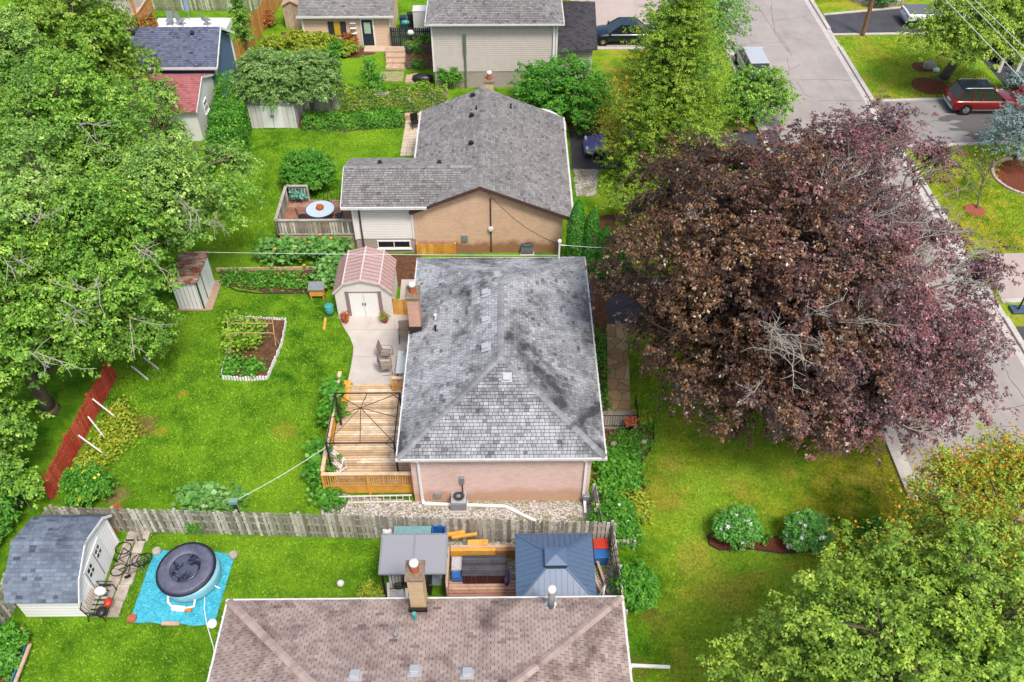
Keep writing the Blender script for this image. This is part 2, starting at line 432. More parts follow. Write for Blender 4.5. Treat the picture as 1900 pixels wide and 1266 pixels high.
def shrub(name, label, cat, base, rad, ns, per, leaf, mat, group=None, seed=1, L=.22, W=.16, T=.05, droop=.15, lump=.12, stem_mat=None, zc=None, zmin=-.25, flowers=None, flat=.6, wid=.6):
    t = thing(name, label, cat, (base[0], base[1], 0), 0, group)
    z = rad[2] * .95 if zc is None else zc
    C = (base[0], base[1], z)
    pr = [sprays(C, rad, ns, per, leaf, L, W, T, (.75, 1.0), zmin, droop, lump, seed, flat), sprays(C, [r * .72 for r in rad], ns // 2, per, leaf * 1.2, L, W, T, (.5, 1), zmin - .3, droop, lump, seed + 1, flat)]
    foliage('foliage', pr, mat, t, wid)
    mb = MB(); rng = random.Random(seed)
    for k in range(6):
        a = rng.uniform(0, 6.28); mb.tube([(base[0], base[1], -.05), (base[0] + math.cos(a) * rad[0] * .3, base[1] + math.sin(a) * rad[1] * .3, z * .6), (base[0] + math.cos(a) * rad[0] * .6, base[1] + math.sin(a) * rad[1] * .6, z * 1.1)], max(.012, rad[0] * .03), 5, .006)
    mb.build('stem', stem_mat or M_bark, t)
    if flowers:
        fm, nf, fs = flowers; pos = pr[0][0]; r = np.random.default_rng(seed + 9); nv0 = pos - np.array(C)
        k = r.choice(len(pos), nf, replace=False); k = k[nv0[k, 2] > -rad[2] * .3]
        fb = MB()
        for i in k:
            nv = Vector(nv0[i]).normalized(); p = Vector(pos[i]) + nv * .05; u = nv.orthogonal().normalized(); v_ = nv.cross(u)
            ring = [p + (u * math.cos(a) + v_ * math.sin(a)) * fs * (1 if j % 2 == 0 else .55) + nv * (.02 if j % 2 == 0 else 0) for j, a in enumerate(np.linspace(0, 2 * math.pi, 10, endpoint=False))]
            b = len(fb.v); fb.v += [tuple(p - nv * .01)] + [tuple(x) for x in ring]; fb.f += [(b, b + 1 + j, b + 1 + (j + 1) % 10) for j in range(10)]
        fb.build('flower', fm, t)
    return t
# ------------------------------------------------------------ materials of the place
M_bark = wood_mat('bark', hx('#57493d', .8), hx('#6d5f52', .8), hx('#847768', .8))
M_twig = plain('bare_twig', hx('#a5a096', .9), .9, .2)
M_white = plain('white_paint', hx('#f1f0ee', .92), .45, .04, .4)
M_offwhite = plain('offwhite_metal', hx('#dcd9d5', .9), .5, .06, .4)
M_gutter = plain('gutter_metal', hx('#e0dedb', .82), .5, .1, .4)
M_cream = plain('cream_metal', hx('#e9e3dc', .9), .5, .05, .4)
M_black = plain('black_metal', hx('#23211f'), .4, .1, .5)
M_rubber = plain('rubber', hx('#161616'), .8, .1)
M_steel = plain('steel', hx('#9fa3a6'), .35, .1, .5, .7)
M_greymetal = plain('grey_metal', hx('#8b8f92'), .5, .1, .5, .3)
M_glass = plain('dark_glass', hx('#1c242c'), .08, .1, .8)
M_soil = plain('soil', hx('#6e4f3c', .75), .95, .35, .1, 0, 4, .03)
M_mulch = plain('mulch', hx('#7d4636', .8), .95, .4, .1, 0, 14, .05)
M_terra = plain('terracotta', hx('#b4674a', .8), .8, .15)
M_blue = plain('blue_plastic', hx('#2f6fb5', .8), .4, .08, .5)
M_red = plain('red_plastic', hx('#c83a24', .8), .4, .08, .5)
M_teal = plain('teal_plastic', hx('#4fa79e', .8), .4, .08, .5)
M_stone = plain('stone', hx('#b7ada2', .75), .9, .2, .2, 0, 5, .03)
M_conc = plain('concrete', hx('#d9cfc6', .72), .9, .1, .2, 0, 1.2, .004)
M_cedar = wood_mat('orange_stained_wood', hx('#cf8a34', .9), hx('#e0a040', .95), hx('#efb860', .95))
M_deck = wood_mat('cedar_deck_boards', hx('#bb9165', .85), hx('#d9b792', .9), hx('#efdcc0', .95))
M_greywood = wood_mat('weathered_fence_wood', hx('#6b6557', .75), hx('#a59e8f', .85), hx('#ddd8cc', .95))
M_deckdark = wood_mat('worn_red_deck', hx('#86594a', .85), hx('#a0705d', .88), hx('#b99280', .88))
M_redwood = wood_mat('red_painted_wood', hx('#ac352c', 1), hx('#c9443a', 1), hx('#d55c50', 1))
M_newfence = wood_mat('orange_fence_wood', hx('#c07e3c', .8), hx('#d6944a', .8), hx('#e3ab68', .8))
M_tanwood = wood_mat('tan_wood', hx('#c5a184', .8), hx('#d2b196', .8), hx('#dcc0a6', .8))
M_blackwood = wood_mat('black_stained_wood', hx('#24262b'), hx('#30333a'), hx('#454850'))
# --- grass: several greens by place, a few bare and yellow spots
def grass_material(name, tuft=False):
    m = NT(name, .9, .1)
    pos = m.coord('Pos'); z = m.N('SeparateXYZ'); m.L(pos, z.inputs[0])
    n0 = m.noise(.16, 4, .55); n1 = m.noise(.9, 5, .7); n2 = m.noise(7, 4, .7)
    back = m.mix(m.ramp(n1, [(.4, 0.0), (.6, 1.0)]), hx('#3f800e', .74), hx('#82b424', .84))
    back = m.mix(m.ramp(n0, [(.4, 0.0), (.65, .8)]), back, hx('#9ac82c', .86))
    front = m.mix(m.ramp(n1, [(.4, 0.0), (.6, 1.0)]), hx('#6a9012', .8), hx('#bfba34', .92))
    front = m.mix(m.ramp(n0, [(.38, 0.0), (.62, .85)]), front, hx('#a0cc38', .92))
    front = m.mix(m.ramp(m.noise(.42, 3, .6, dist=.5), [(.5, 0.0), (.66, .7)]), front, hx('#cdbb4c', .92))
    f = m.ramp(m.math('ADD', m.math('MULTIPLY', z.outputs[0], .1), m.math('MULTIPLY', n0, .5)), [(.72, 0.0), (1.0, 1.0)])
    c = m.mix(f, back, front)
    c = m.mix(m.math('MULTIPLY', m.ramp(n2, [(.35, 1.0), (.58, 0.0)]), .4), c, hx('#335f10', .8))
    for (u, v, r, colr, amt) in SPOTS:
        p = P(u, v); d = m.N('VectorMath', operation='DISTANCE'); m.L(pos, d.inputs[0]); d.inputs[1].default_value = (p.x, p.y, 0)
        dd = m.math('ADD', m.math('DIVIDE', d.outputs['Value'], r), m.math('MULTIPLY', m.math('SUBTRACT', n1, .5), 2.6))
        c = m.mix(m.ramp(dd, [(.35, amt), (.8, 0.0)]), c, hx(colr, .8))
    if tuft:
        a = m.N('NewGeometry').outputs['Random Per Island']
        c = m.mix(m.math('MULTIPLY', a, .45), c, hx('#bcd65a', .85)); c = m.mix(m.ramp(a, [(.0, .5), (.35, 0.0)]), c, hx('#2c5a0c', .7))
    else:
        c = m.mix(m.math('MULTIPLY', m.ramp(m.noise(19, 3, .8), [(.42, 1.0), (.55, 0.0)]), .35), c, hx('#2b5a0c', .7)); m.bump(m.noise(26, 3, .8), .08, .9)
    return m.col(c)
SPOTS = [(262, 790, 1.0, '#9a7f4e', .9), (340, 732, .4, '#c0b030', .8), (300, 800, .55, '#bfae38', .7), (525, 805, .9, '#b3b03a', .55), (212, 920, .8, '#a88a62', .9),
         (150, 850, 1.0, '#8b8a45', .6), (1215, 915, 1.3, '#b9a93c', .6), (1660, 850, 1.6, '#b8a83a', .6), (1540, 835, 1.2, '#a9a53e', .5), (1210, 1150, .9, '#8d7a3c', .7),
         (1180, 1240, .7, '#8d7a3c', .5), (1700, 180, 1.2, '#a9a83a', .6), (640, 235, 1.2, '#98a040', .5), (1245, 860, .8, '#b59a52', .5)]
M_grass = grass_material('lawn'); M_tuft = grass_material('grass_blades', True)
g = MB().quad((-160, -60, 0), (200, -60, 0), (200, 260, 0), (-160, 260, 0)).build('ground', M_grass); g['kind'] = 'structure'
# --- paved and dug surfaces
def asphalt_mat(name, a, b, crack=None, dark_patch=None):
    m = NT(name, .92, .2)
    n = m.noise(.35, 6, .7); n2 = m.noise(38, 3, .8)
    c = m.mix(m.ramp(n, [(.35, 0.0), (.65, 1.0)]), a, b); c = m.mix(m.ramp(m.noise(.5, 5, .7, dist=1.0, scale3=(1, .25, 1)), [(.5, 0.0), (.7, .5)]), c, tuple(x * .7 for x in a[:3]) + (1,))
    c = m.mix(m.math('MULTIPLY', n2, .25), c, tuple(x * .6 for x in a[:3]) + (1,))
    if crack:
        co = m.coord('Pos'); wv = m.N('TexNoise'); m.L(co, wv.inputs['Vector']); wv.inputs['Scale'].default_value = .8; wv.inputs['Detail'].default_value = 4
        mx = m.N('Mix'); mx.data_type = 'VECTOR'; mx.inputs[0].default_value = .35; m.L(co, mx.inputs[4]); m.L(wv.outputs['Color'], mx.inputs[5])
        vo = m.N('TexVoronoi'); vo.feature = 'DISTANCE_TO_EDGE'; m.L(mx.outputs[1], vo.inputs['Vector']); vo.inputs['Scale'].default_value = crack
        m1 = m.ramp(vo.outputs['Distance'], [(0, 1.0), (.012, 0.0)])
        c = m.mix(m.math('MULTIPLY', m1, m.ramp(m.noise(.12, 2), [(.5, 0.0), (.56, .8)])), c, hx('#5c5350'))
    if dark_patch:  # one ragged darker patch around the given point
        d = m.N('VectorMath', operation='DISTANCE'); m.L(m.coord('Pos'), d.inputs[0]); p = P(*dark_patch); d.inputs[1].default_value = (p.x, p.y, 0)
        sp = m.math('ADD', m.math('DIVIDE', d.outputs['Value'], 2.8), m.math('MULTIPLY', m.math('SUBTRACT', m.noise(.9, 4, scale3=(.5, 1.6, 1)), .5), 2.2))
        c = m.mix(m.ramp(sp, [(.8, .7), (.86, 0.0)]), c, hx('#4c4a4a', .7))
    m.bump(n2, .006)
    return m.col(c)
M_road = asphalt_mat('road_surface', hx('#b5aca7', .66), hx('#c7beb9', .68))
M_asph = asphalt_mat('dark_asphalt', hx('#4b4a4f', .8), hx('#5e5d62', .8))
M_asph2 = asphalt_mat('grey_asphalt', hx('#9a9694', .72), hx('#aba6a3', .72), dark_patch=(1830, 235))
M_pinkc = asphalt_mat('pinkish_concrete', hx('#c5b2aa', .75), hx('#cfc0b8', .75))
def sheet(name, pix, mat, z, world=None, kind='structure'):
    pts = world or PL(pix)
    a = sum(pts[i][0] * pts[(i + 1) % len(pts)][1] - pts[(i + 1) % len(pts)][0] * pts[i][1] for i in range(len(pts)))
    if a < 0: pts = pts[::-1]
    o = MB().quad(*[(x, y, z) for x, y in pts]).build(name, mat); o['kind'] = kind; return o
def wavy(pts, amp=.12, seg=.35, seed=3):
    rng = random.Random(seed); out = []
    for i in range(len(pts)):
        a, b = Vector(pts[i]), Vector(pts[(i + 1) % len(pts)]); n = max(1, int((b - a).length / seg))
        for k in range(n):
            p = a.lerp(b, k / n); out.append((p.x + rng.uniform(-amp, amp), p.y + rng.uniform(-amp, amp)))
    return out
RL = lambda y: 17.28 - .008 * (y - 21)
RR = lambda y: 25.55 - .009 * (y - 34)
ys = [-40, 0, 20, 40, 60, 80, 240]
sheet('road', None, M_road, .004, [(RR(y) + .1, y) for y in ys] + [(RL(y) - .1, y) for y in reversed(ys)])
# sealed cracks of the road, laid as tar lines
M_tar = plain('crack_tar', hx('#6f6460'), .7)
ck = MB()
def crack(pix, wd=.022):
    pts = [P(u, v) for u, v in pix]; out = []; rng = random.Random(int(pix[0][0]))
    for i in range(len(pts) - 1):
        n = max(2, int((pts[i + 1] - pts[i]).length / .35))
        for k in range(n):
            p = pts[i].lerp(pts[i + 1], k / n); out.append((p.x + rng.uniform(-.07, .07), p.y + rng.uniform(-.07, .07)))
    out.append((pts[-1].x, pts[-1].y))
    for i in range(len(out) - 1):
        a, b = Vector(out[i]), Vector(out[i + 1]); d = (b - a)
        if d.length < 1e-4: continue
        d = d.normalized(); s_ = Vector((-d.y, d.x)) * wd * rng.uniform(.5, 1.3); a = a - d * .01; b = b + d * .01
        ck.quad((a.x - s_.x, a.y - s_.y, .0085), (b.x - s_.x, b.y - s_.y, .0085), (b.x + s_.x, b.y + s_.y, .0085), (a.x + s_.x, a.y + s_.y, .0085))
for c_ in ([(1430, 10), (1438, 60), (1462, 96)], [(1700, 600), (1760, 640), (1790, 700)], [(1390, 0), (1408, 15), (1432, 52), (1450, 70), (1457, 80), (1470, 105)], [(1362, 86), (1400, 80), (1445, 80), (1457, 80)], [(1365, 48), (1380, 66), (1398, 80)], [(1454, 71), (1505, 74)],
           [(1460, 106), (1466, 130), (1485, 120)], [(1468, 150), (1520, 148), (1578, 149)], [(1478, 152), (1495, 178), (1508, 182)], [(1520, 187), (1600, 187)],
           [(1795, 680), (1815, 740), (1845, 830), (1870, 900)], [(1820, 795), (1890, 790)], [(1690, 822), (1705, 835), (1718, 870), (1710, 886)], [(1825, 620), (1900, 612)], [(1808, 685), (1830, 683)], [(1838, 760), (1900, 752)],
           [(1830, 600), (1850, 660), (1880, 710), (1900, 740)], [(1430, 40), (1500, 30)], [(1700, 880), (1760, 890), (1830, 960)]):
    crack(c_)
o = ck.build('road_cracks', M_tar); o['kind'] = 'structure'
# kerbs, dropped where driveways meet the road
M_kerb = plain('kerb_concrete', hx('#d6cdc6', .72), .9, .12, .2, 0, 3)
def kerb(fx, side, spans):
    mb = MB(); y = -30
    while y < 150:
        y2 = y + 1.5; drop = any(a < (y + y2) / 2 < b for a, b in spans); h = .03 if drop else .13
        x, x2 = fx(y), fx(y2)
        mb.add([(x, y, 0), (x + side * .28, y, 0), (x2 + side * .28, y2 - .015, 0), (x2, y2 - .015, 0), (x, y, h), (x + side * .28, y, h), (x2 + side * .28, y2 - .015, h), (x2, y2 - .015, h)],
               [(0, 1, 2, 3), (4, 7, 6, 5), (0, 4, 5, 1), (1, 5, 6, 2), (2, 6, 7, 3), (3, 7, 4, 0)])
        g0 = -side
        mb.quad((x + g0 * .4, y, .0062), (x, y, .0062), (x2, y2 - .015, .0062), (x2 + g0 * .4, y2 - .015, .0062))
        y = y2
    o = mb.build('kerb', M_kerb); o['kind'] = 'structure'
kerb(RL, -1, [(31.5, 36), (43, 47.5), (60, 66)])
kerb(RR, 1, [(33.6, 39.3), (48.3, 54.5), (62.8, 66.2)])
def ypx(u, v): return P(u, v).y
sheet('driveway', [(1627, 190), (1770, 183), (1960, 176), (1990, 262), (1860, 263), (1674, 271)], M_asph2, .012)
sheet('driveway', [(1530, 29), (1685, 14), (1780, 6), (1790, 60), (1542, 63)], M_asph, .012)
sheet('driveway', [(1830, 472), (1960, 468), (1990, 556), (1858, 558)], M_pinkc, .012)
sheet('driveway', [(1885, 606), (1990, 606), (1990, 700), (1930, 700)], M_asph, .012)
sheet('driveway', [(1770, 50), (1960, 30), (1960, 160), (1885, 185)], M_asph, .016)
sheet('driveway', [(1040, -40), (1318, -40), (1342, 88), (1100, 90)], M_pinkc, .012)
sheet('driveway', [(1056, 242), (1440, 242), (1474, 314), (1062, 314)], M_asph, .012)
sheet('driveway', [(1090, 515), (1560, 515), (1600, 602), (1098, 602)], M_asph, .012)
def strip(name, a, b, wd, h, mat):
    A, B = P(*a), P(*b); o = MB().beam((A.x, A.y, h / 2), (B.x, B.y, h / 2), wd, h).build(name, mat); o['kind'] = 'structure'
for a, b in (((1628, 188), (1960, 177)), ((1672, 273), (1870, 265)), ((1528, 28), (1690, 13)), ((1542, 65), (1740, 62)), ((1100, 91), (1345, 90)), ((1858, 560), (1900, 558))):
    strip('driveway_edging', a, b, .28, .06, M_kerb)
sheet('mulch_bed', None, M_mulch, .014, wavy(PL([(1054, 228), (1140, 230), (1136, 243), (1056, 242)])))
M_gravel = NT('gravel', .95, .2)
_v = M_gravel.N('TexVoronoi'); M_gravel.L(M_gravel.coord('Pos'), _v.inputs['Vector']); _v.inputs['Scale'].default_value = 16
_s = M_gravel.N('SeparateColor'); M_gravel.L(_v.outputs['Color'], _s.inputs[0])
_c = M_gravel.ramp(_s.outputs[0], [(0, hx('#81786f', .8)), (.45, hx('#b3aaa1', .8)), (1, hx('#e6e0da', .85))])
_c = M_gravel.mix(M_gravel.ramp(M_gravel.noise(1.2, 4, .6), [(.48, 0.0), (.6, .75)]), _c, hx('#7f8a48', .75))
M_gravel.bump(_v.outputs['Distance'], -.04, 1.0); M_gravel = M_gravel.col(_c)
sheet('gravel', None, M_gravel, .012, wavy(PL([(1064, 314), (1110, 314), (1106, 362), (1068, 366)]), .1))
sheet('gravel_strip', None, M_gravel, .012, wavy(PL([(592, 935), (600, 965), (720, 995), (1135, 1003), (1100, 922), (765, 930), (620, 915)]), .06))
sheet('gravel_yard', None, M_gravel, .013, wavy(PL([(716, 1001), (1140, 1005), (1150, 1130), (960, 1130), (830, 1075), (716, 1040)]), .06))
# real pebbles strewn over the gravel beds
def pebbles(poly, n, seed, mat, r=(.018, .045)):
    rr = np.random.default_rng(seed); xs = [p[0] for p in poly]; ys_ = [p[1] for p in poly]; pts = []
    while len(pts) < n:
        x, y = rr.uniform(min(xs), max(xs)), rr.uniform(min(ys_), max(ys_)); c = False
        for i in range(len(poly)):
            (x0, y0), (x1, y1) = poly[i], poly[i - 1]
            if (y0 > y) != (y1 > y) and x < (x1 - x0) * (y - y0) / (y1 - y0) + x0: c = not c
        if c: pts.append((x, y))
    pts = np.array(pts); s = rr.uniform(*r, n); a = rr.uniform(0, 6.28, n)
    ring = np.array([[math.cos(t), math.sin(t)] for t in np.linspace(0, 2 * math.pi, 5, endpoint=False)])
    ca, sa = np.cos(a), np.sin(a)
    rx = ring[None, :, 0] * ca[:, None] - ring[None, :, 1] * sa[:, None]; ry = (ring[None, :, 0] * sa[:, None] + ring[None, :, 1] * ca[:, None]) * .75
    V = np.zeros((n, 6, 3)); V[:, :5, 0] = pts[:, 0, None] + rx * s[:, None]; V[:, :5, 1] = pts[:, 1, None] + ry * s[:, None]; V[:, :5, 2] = .01
    V[:, 5, :2] = pts; V[:, 5, 2] = .014 + s * .8
    F = np.array([[i, (i + 1) % 5, 5] for i in range(5)]); F = (np.arange(n)[:, None, None] * 6 + F[None]).reshape(-1, 3)
    o = np_mesh('pebbles', V.reshape(-1, 3), F, None, mat, None); o['kind'] = 'stuff'; tag(o, 'loose pale pebbles and stone chips strewn over the gravel beds', 'pebbles')
    return o
_m = NT('pebble', .9, .2); _r = _m.N('NewGeometry').outputs['Random Per Island']; _m.col(_m.ramp(_r, [(0, hx('#75675b', .8)), (.5, hx('#bbb1a8', .8)), (1, hx('#efe9e3', .85))])); M_peb = _m.m
pebbles(PL([(592, 940), (600, 962), (720, 990), (1095, 998), (1090, 932), (765, 936), (620, 915)]), 3800, 3, M_peb)
# patio: one poured slab with joints, curving edge
pat = PL([(628, 590), (742, 556), (745, 520), (800, 520), (800, 720), (642, 720), (650, 690), (655, 660), (656, 645), (650, 628), (640, 612)])
o = MB().prism(pat, -.05, .05).build('patio', M_conc); o['kind'] = 'structure'
jt = MB()
for a, b in (((640, 612), (760, 612)), ((655, 662), (760, 662)), ((735, 560), (722, 718)), ((690, 585), (680, 612))):
    A, B = P(a[0], a[1], .05), P(b[0], b[1], .05); jt.beam((A.x, A.y, .052), (B.x, B.y, .052), .014, .006)
o = jt.build('patio_joint', plain('joint', hx('#a89a8c', .8))); o['kind'] = 'structure'
# flagstone walk in front of the main house
M_flag = NT('flagstone', .9, .2); _co = M_flag.coord('Pos')
_v = M_flag.N('TexVoronoi'); _v.feature = 'DISTANCE_TO_EDGE'; M_flag.L(_co, _v.inputs['Vector']); _v.inputs['Scale'].default_value = 1.7
_v2 = M_flag.N('TexVoronoi'); M_flag.L(_co, _v2.inputs['Vector']); _v2.inputs['Scale'].default_value = 1.7
_s = M_flag.N('SeparateColor'); M_flag.L(_v2.outputs['Color'], _s.inputs[0])
_c = M_flag.ramp(_s.outputs[0], [(0, hx('#a5845c', .82)), (1, hx('#c8a87e', .88))]); _c = M_flag.mix(M_flag.ramp(_v.outputs['Distance'], [(0.0, 1.0), (.04, 0.0)]), _c, hx('#5f5243')); M_flag = M_flag.col(_c)
o = MB().prism(PL([(1126, 602), (1162, 602), (1168, 700), (1170, 765), (1128, 765)]), -.04, .03).build('front_walk', M_flag); o['kind'] = 'structure'
for nm, px, mt, z, am in (('soil_bed', [(400, 500), (600, 498), (606, 548), (500, 544), (430, 533), (408, 524)], M_soil, .009, .08),
                      ('soil_bed', [(1100, 520), (1126, 520), (1128, 770), (1130, 800), (1112, 800)], M_soil, .013, .08),
                      ('soil_bed', [(1104, 800), (1190, 780), (1212, 800), (1208, 830), (1190, 860), (1195, 900), (1198, 950), (1180, 1005), (1148, 1000), (1130, 960), (1100, 930)], M_soil, .011, .06),
                      ('soil_bed', [(520, 60), (690, 92), (700, 100), (640, 110), (540, 90)], M_soil, .009, .1),
                      ('soil_bed', [(545, 215), (745, 205), (750, 236), (640, 246), (560, 244)], M_soil, .009, .1),
                      ('soil_bed', [(0, 1165), (55, 1195), (30, 1290), (-20, 1290)], M_soil, .009, .05),
                      ('mulch_bed', [(1640, 995), (1700, 1000), (1690, 1030), (1640, 1025)], M_mulch, .009, .05),
                      ('soil_bed', [(1050, 400), (1140, 400), (1150, 500), (1060, 500)], M_soil, .009, .08),
                      ('soil_bed', [(665, 475), (780, 472), (775, 520), (735, 535), (725, 560), (720, 500)], M_soil, .008, .03)):
    sheet(nm, None, mt, z, wavy(PL(px), am, seed=len(px)))
# --- grass blades: uncountable, one object, only over lawns near enough to show them
def in_poly(x, y, poly):
    c = np.zeros(len(x), bool)
    for i in range(len(poly)):
        (x0, y0), (x1, y1) = poly[i], poly[i - 1]
        k = ((y0 > y) != (y1 > y)); c ^= k & (x < (x1 - x0) * (y - y0) / (y1 - y0 + 1e-12) + x0)
    return c
LAWNS = [PL(p) for p in ([(215, 690), (330, 560), (420, 545), (570, 550), (625, 595), (652, 650), (640, 700), (600, 800), (590, 930), (600, 950), (440, 938), (240, 930), (120, 925)],
                         [(1172, 640), (1572, 640), (1650, 830), (1710, 980), (1835, 1280), (1180, 1280), (1160, 1060), (1200, 950), (1190, 870), (1214, 820), (1175, 770)],
                         [(262, 992), (716, 1010), (716, 1290), (-20, 1290), (-10, 1200), (50, 1150), (208, 1158), (280, 1000)],
                         [(460, 240), (745, 240), (745, 290), (630, 293), (640, 400), (520, 400), (510, 460), (380, 460), (400, 300)],
                         [(1545, 66), (1720, 66), (1900, 180), (1625, 184)], [(1690, 275), (1900, 270), (1900, 465), (1830, 468), (1760, 380)])]
TARP = PL([(283, 1018), (441, 1024), (401, 1166), (235, 1158)]); VBED = PL([(410, 706), (424, 600), (536, 595), (500, 708)]); FBED = PL([(600, 930), (600, 700), (760, 700), (760, 930)])
def blades(lawns, dens, seed):
    rr = np.random.default_rng(seed); X, Y = [], []
    for L_ in lawns:
        xs = [p[0] for p in L_]; yy = [p[1] for p in L_]; ar = (max(xs) - min(xs)) * (max(yy) - min(yy)); n = int(ar * dens)
        x, y = rr.uniform(min(xs), max(xs), n), rr.uniform(min(yy), max(yy), n); k = in_poly(x, y, L_) & ~in_poly(x, y, TARP) & ~in_poly(x, y, VBED) & ~in_poly(x, y, FBED); X.append(x[k]); Y.append(y[k])
    x, y = np.concatenate(X), np.concatenate(Y); n = len(x); h = rr.uniform(.03, .1, n); a = rr.uniform(0, 6.28, n); wd = rr.uniform(.014, .034, n); le = rr.normal(size=(n, 2)) * .035
    V = np.zeros((n, 3, 3)); V[:, 0] = np.stack([x - np.cos(a) * wd, y - np.sin(a) * wd, 0 * x], 1); V[:, 1] = np.stack([x + np.cos(a) * wd, y + np.sin(a) * wd, 0 * x], 1)
    V[:, 2] = np.stack([x + le[:, 0], y + le[:, 1], h], 1)
    o = np_mesh('grass', V.reshape(-1, 3), np.arange(3 * n).reshape(-1, 3), None, M_tuft); tag(o, 'short mown grass blades of the lawns', 'grass', kind='stuff'); print('blades', n)
blades(LAWNS, 230, 5)
# ------------------------------------------------------------ roofs and houses
M_vent = plain('pale_vent', hx('#b4b6ba', .9), .5, .05)
M_underlay_shade = plain('roof_underlay_row_shade', hx('#4a4746', .6), .95, .1)  # dark in the shingle gaps, its colour deepens the row shadow lines
SH_MAIN = shingle_mat('grey_shingle', hx('#808286', .9), hx('#aaacb0', .92), hx('#c6c8cb', .92), hx('#3a3b3f', .7), .9, .36)
SH_GABLE = shingle_mat('warm_grey_shingle', hx('#757373', .8), hx('#918e8d', .82), hx('#b4b1ae', .85), hx('#4e4c4d', .7), .3)
SH_NEAR = shingle_mat('mauve_shingle', hx('#957f78', .84), hx('#b09d95', .86), hx('#c2b2aa', .86), hx('#51403d', .7), .75, .5)
SH_CAP = shingle_mat('ridge_shingle', hx('#808286', .8), hx('#9a9ca0', .82), hx('#aeb0b3', .84), hx('#55565a', .7), .5, .5)
SH_CAPN = shingle_mat('mauve_ridge_shingle', hx('#a38e86', .8), hx('#b7a39b', .84), hx('#c5b4ac', .86), hx('#6c5853', .7), .5, .6)
SH_NAVY = shingle_mat('navy_shingle', hx('#4c5369', .75), hx('#6b7289', .78), hx('#8a91a6', .8))
SH_SHED = shingle_mat('blue_grey_shingle', hx('#566070', .85), hx('#778292', .86), hx('#969fad', .88), hx('#2f333c', .7), .5)
SH_DARK = shingle_mat('dark_shingle', hx('#3b3a3d', .75), hx('#55545a', .78), hx('#6d6c70', .8))
SH_RED = shingle_mat('red_shingle', hx('#94565a', .85), hx('#ae6c6e', .88), hx('#c08583', .9))
M_brickpink = brick_mat('pink_brick', hx('#d3aca1', .94), hx('#dfc0b5', .96), hx('#e8d8cf', .9), hx('#c99c7c', .88))
M_bricktan = brick_mat('tan_brick', hx('#cca183', .92), hx('#dab599', .94), hx('#e0c9b2', .9), hx('#a0603f', .7))
M_brickbase = brick_mat('mauve_block', hx('#b3a09a', .75), hx('#bfaea8', .78), hx('#cdc1bb', .75))
M_sidingw = siding_mat('white_siding', hx('#ebe7e2', .9))
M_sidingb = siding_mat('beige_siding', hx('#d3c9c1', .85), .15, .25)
M_sidingp = siding_mat('peach_siding', hx('#e2c3a9', .85))
M_sidingblue = siding_mat('blue_siding', hx('#5a7493', .8), .13)
M_brownmetal = plain('brown_metal', hx('#5d443c', .8), .5)
M_chim = brick_mat('chimney_brick', hx('#c08e7a', .9), hx('#cf9f8b', .9), hx('#d6bcae', .85))
M_chimy = brick_mat('yellow_chimney_brick', hx('#cfae7f', .8), hx('#dcc198', .82), hx('#c9bba2', .75))

def hip_roof(root, x0, x1, y0, y1, ze, R1, R2, mat, capmat, t=.1, faces='FLRB', hips=None, ridge_axis='Y'):
    A, B, C_, D = (x0, y0, ze), (x1, y0, ze), (x1, y1, ze), (x0, y1, ze)
    mb = MB(); b = MB()
    solid = [(x, y, ze - t) for x, y in ((x0, y0), (x1, y0), (x1, y1), (x0, y1))] + [A, B, C_, D, R1, R2]
    if ridge_axis == 'Y':
        fs = [(3, 2, 1, 0), (0, 1, 5, 4), (1, 2, 6, 5), (2, 3, 7, 6), (3, 0, 4, 7), (4, 5, 8), (5, 6, 9, 8), (6, 7, 9), (7, 4, 8, 9)]
        F, R_, B_, L_ = [A, B, R1], [B, C_, R2, R1], [C_, D, R2], [D, A, R1, R2]
        hl = [(A, R1), (B, R1), (C_, R2), (D, R2), (R1, R2)]
    else:
        fs = [(3, 2, 1, 0), (0, 1, 5, 4), (1, 2, 6, 5), (2, 3, 7, 6), (3, 0, 4, 7), (4, 5, 9, 8), (5, 6, 9), (6, 7, 8, 9), (7, 4, 8)]
        F, R_, B_, L_ = [A, B, R2, R1], [B, C_, R2], [C_, D, R1, R2], [D, A, R1]
        hl = [(A, R1), (B, R2), (C_, R2), (D, R1), (R1, R2)]
    MB().add(solid, fs).build('roof_deck', M_underlay_shade, root)
    for k, poly in (('F', F), ('R', R_), ('B', B_), ('L', L_)):
        if k in faces: shingles(mb, poly)
    ro = mb.build('roof', mat, root)
    cp = MB()
    for i, (p, q) in enumerate(hl): caps(cp, p, q)
    cp.build('ridge_cap', capmat, ro)
    return ro
def gutter(root, x0, x1, y0, y1, z, mat, w_=.075, h=.1):
    mb = MB()
    mb.bx(x0 - w_, y0 - w_, z - h, x1 + w_, y0, z + .012).bx(x0 - w_, y1, z - h, x1 + w_, y1 + w_, z + .012)
    mb.bx(x0 - w_, y0 + .001, z - h, x0, y1 - .001, z + .012).bx(x1, y0 + .001, z - h, x1 + w_, y1 - .001, z + .012)
    k = y0 + .3
    while k < y1:
        mb.bx(x0 - w_ - .02, k, z - .02, x0 + .05, k + .025, z + .03); mb.bx(x1 - .05, k, z - .02, x1 + w_ + .02, k + .025, z + .03); k += .6
    return mb.build('gutter', mat, root)
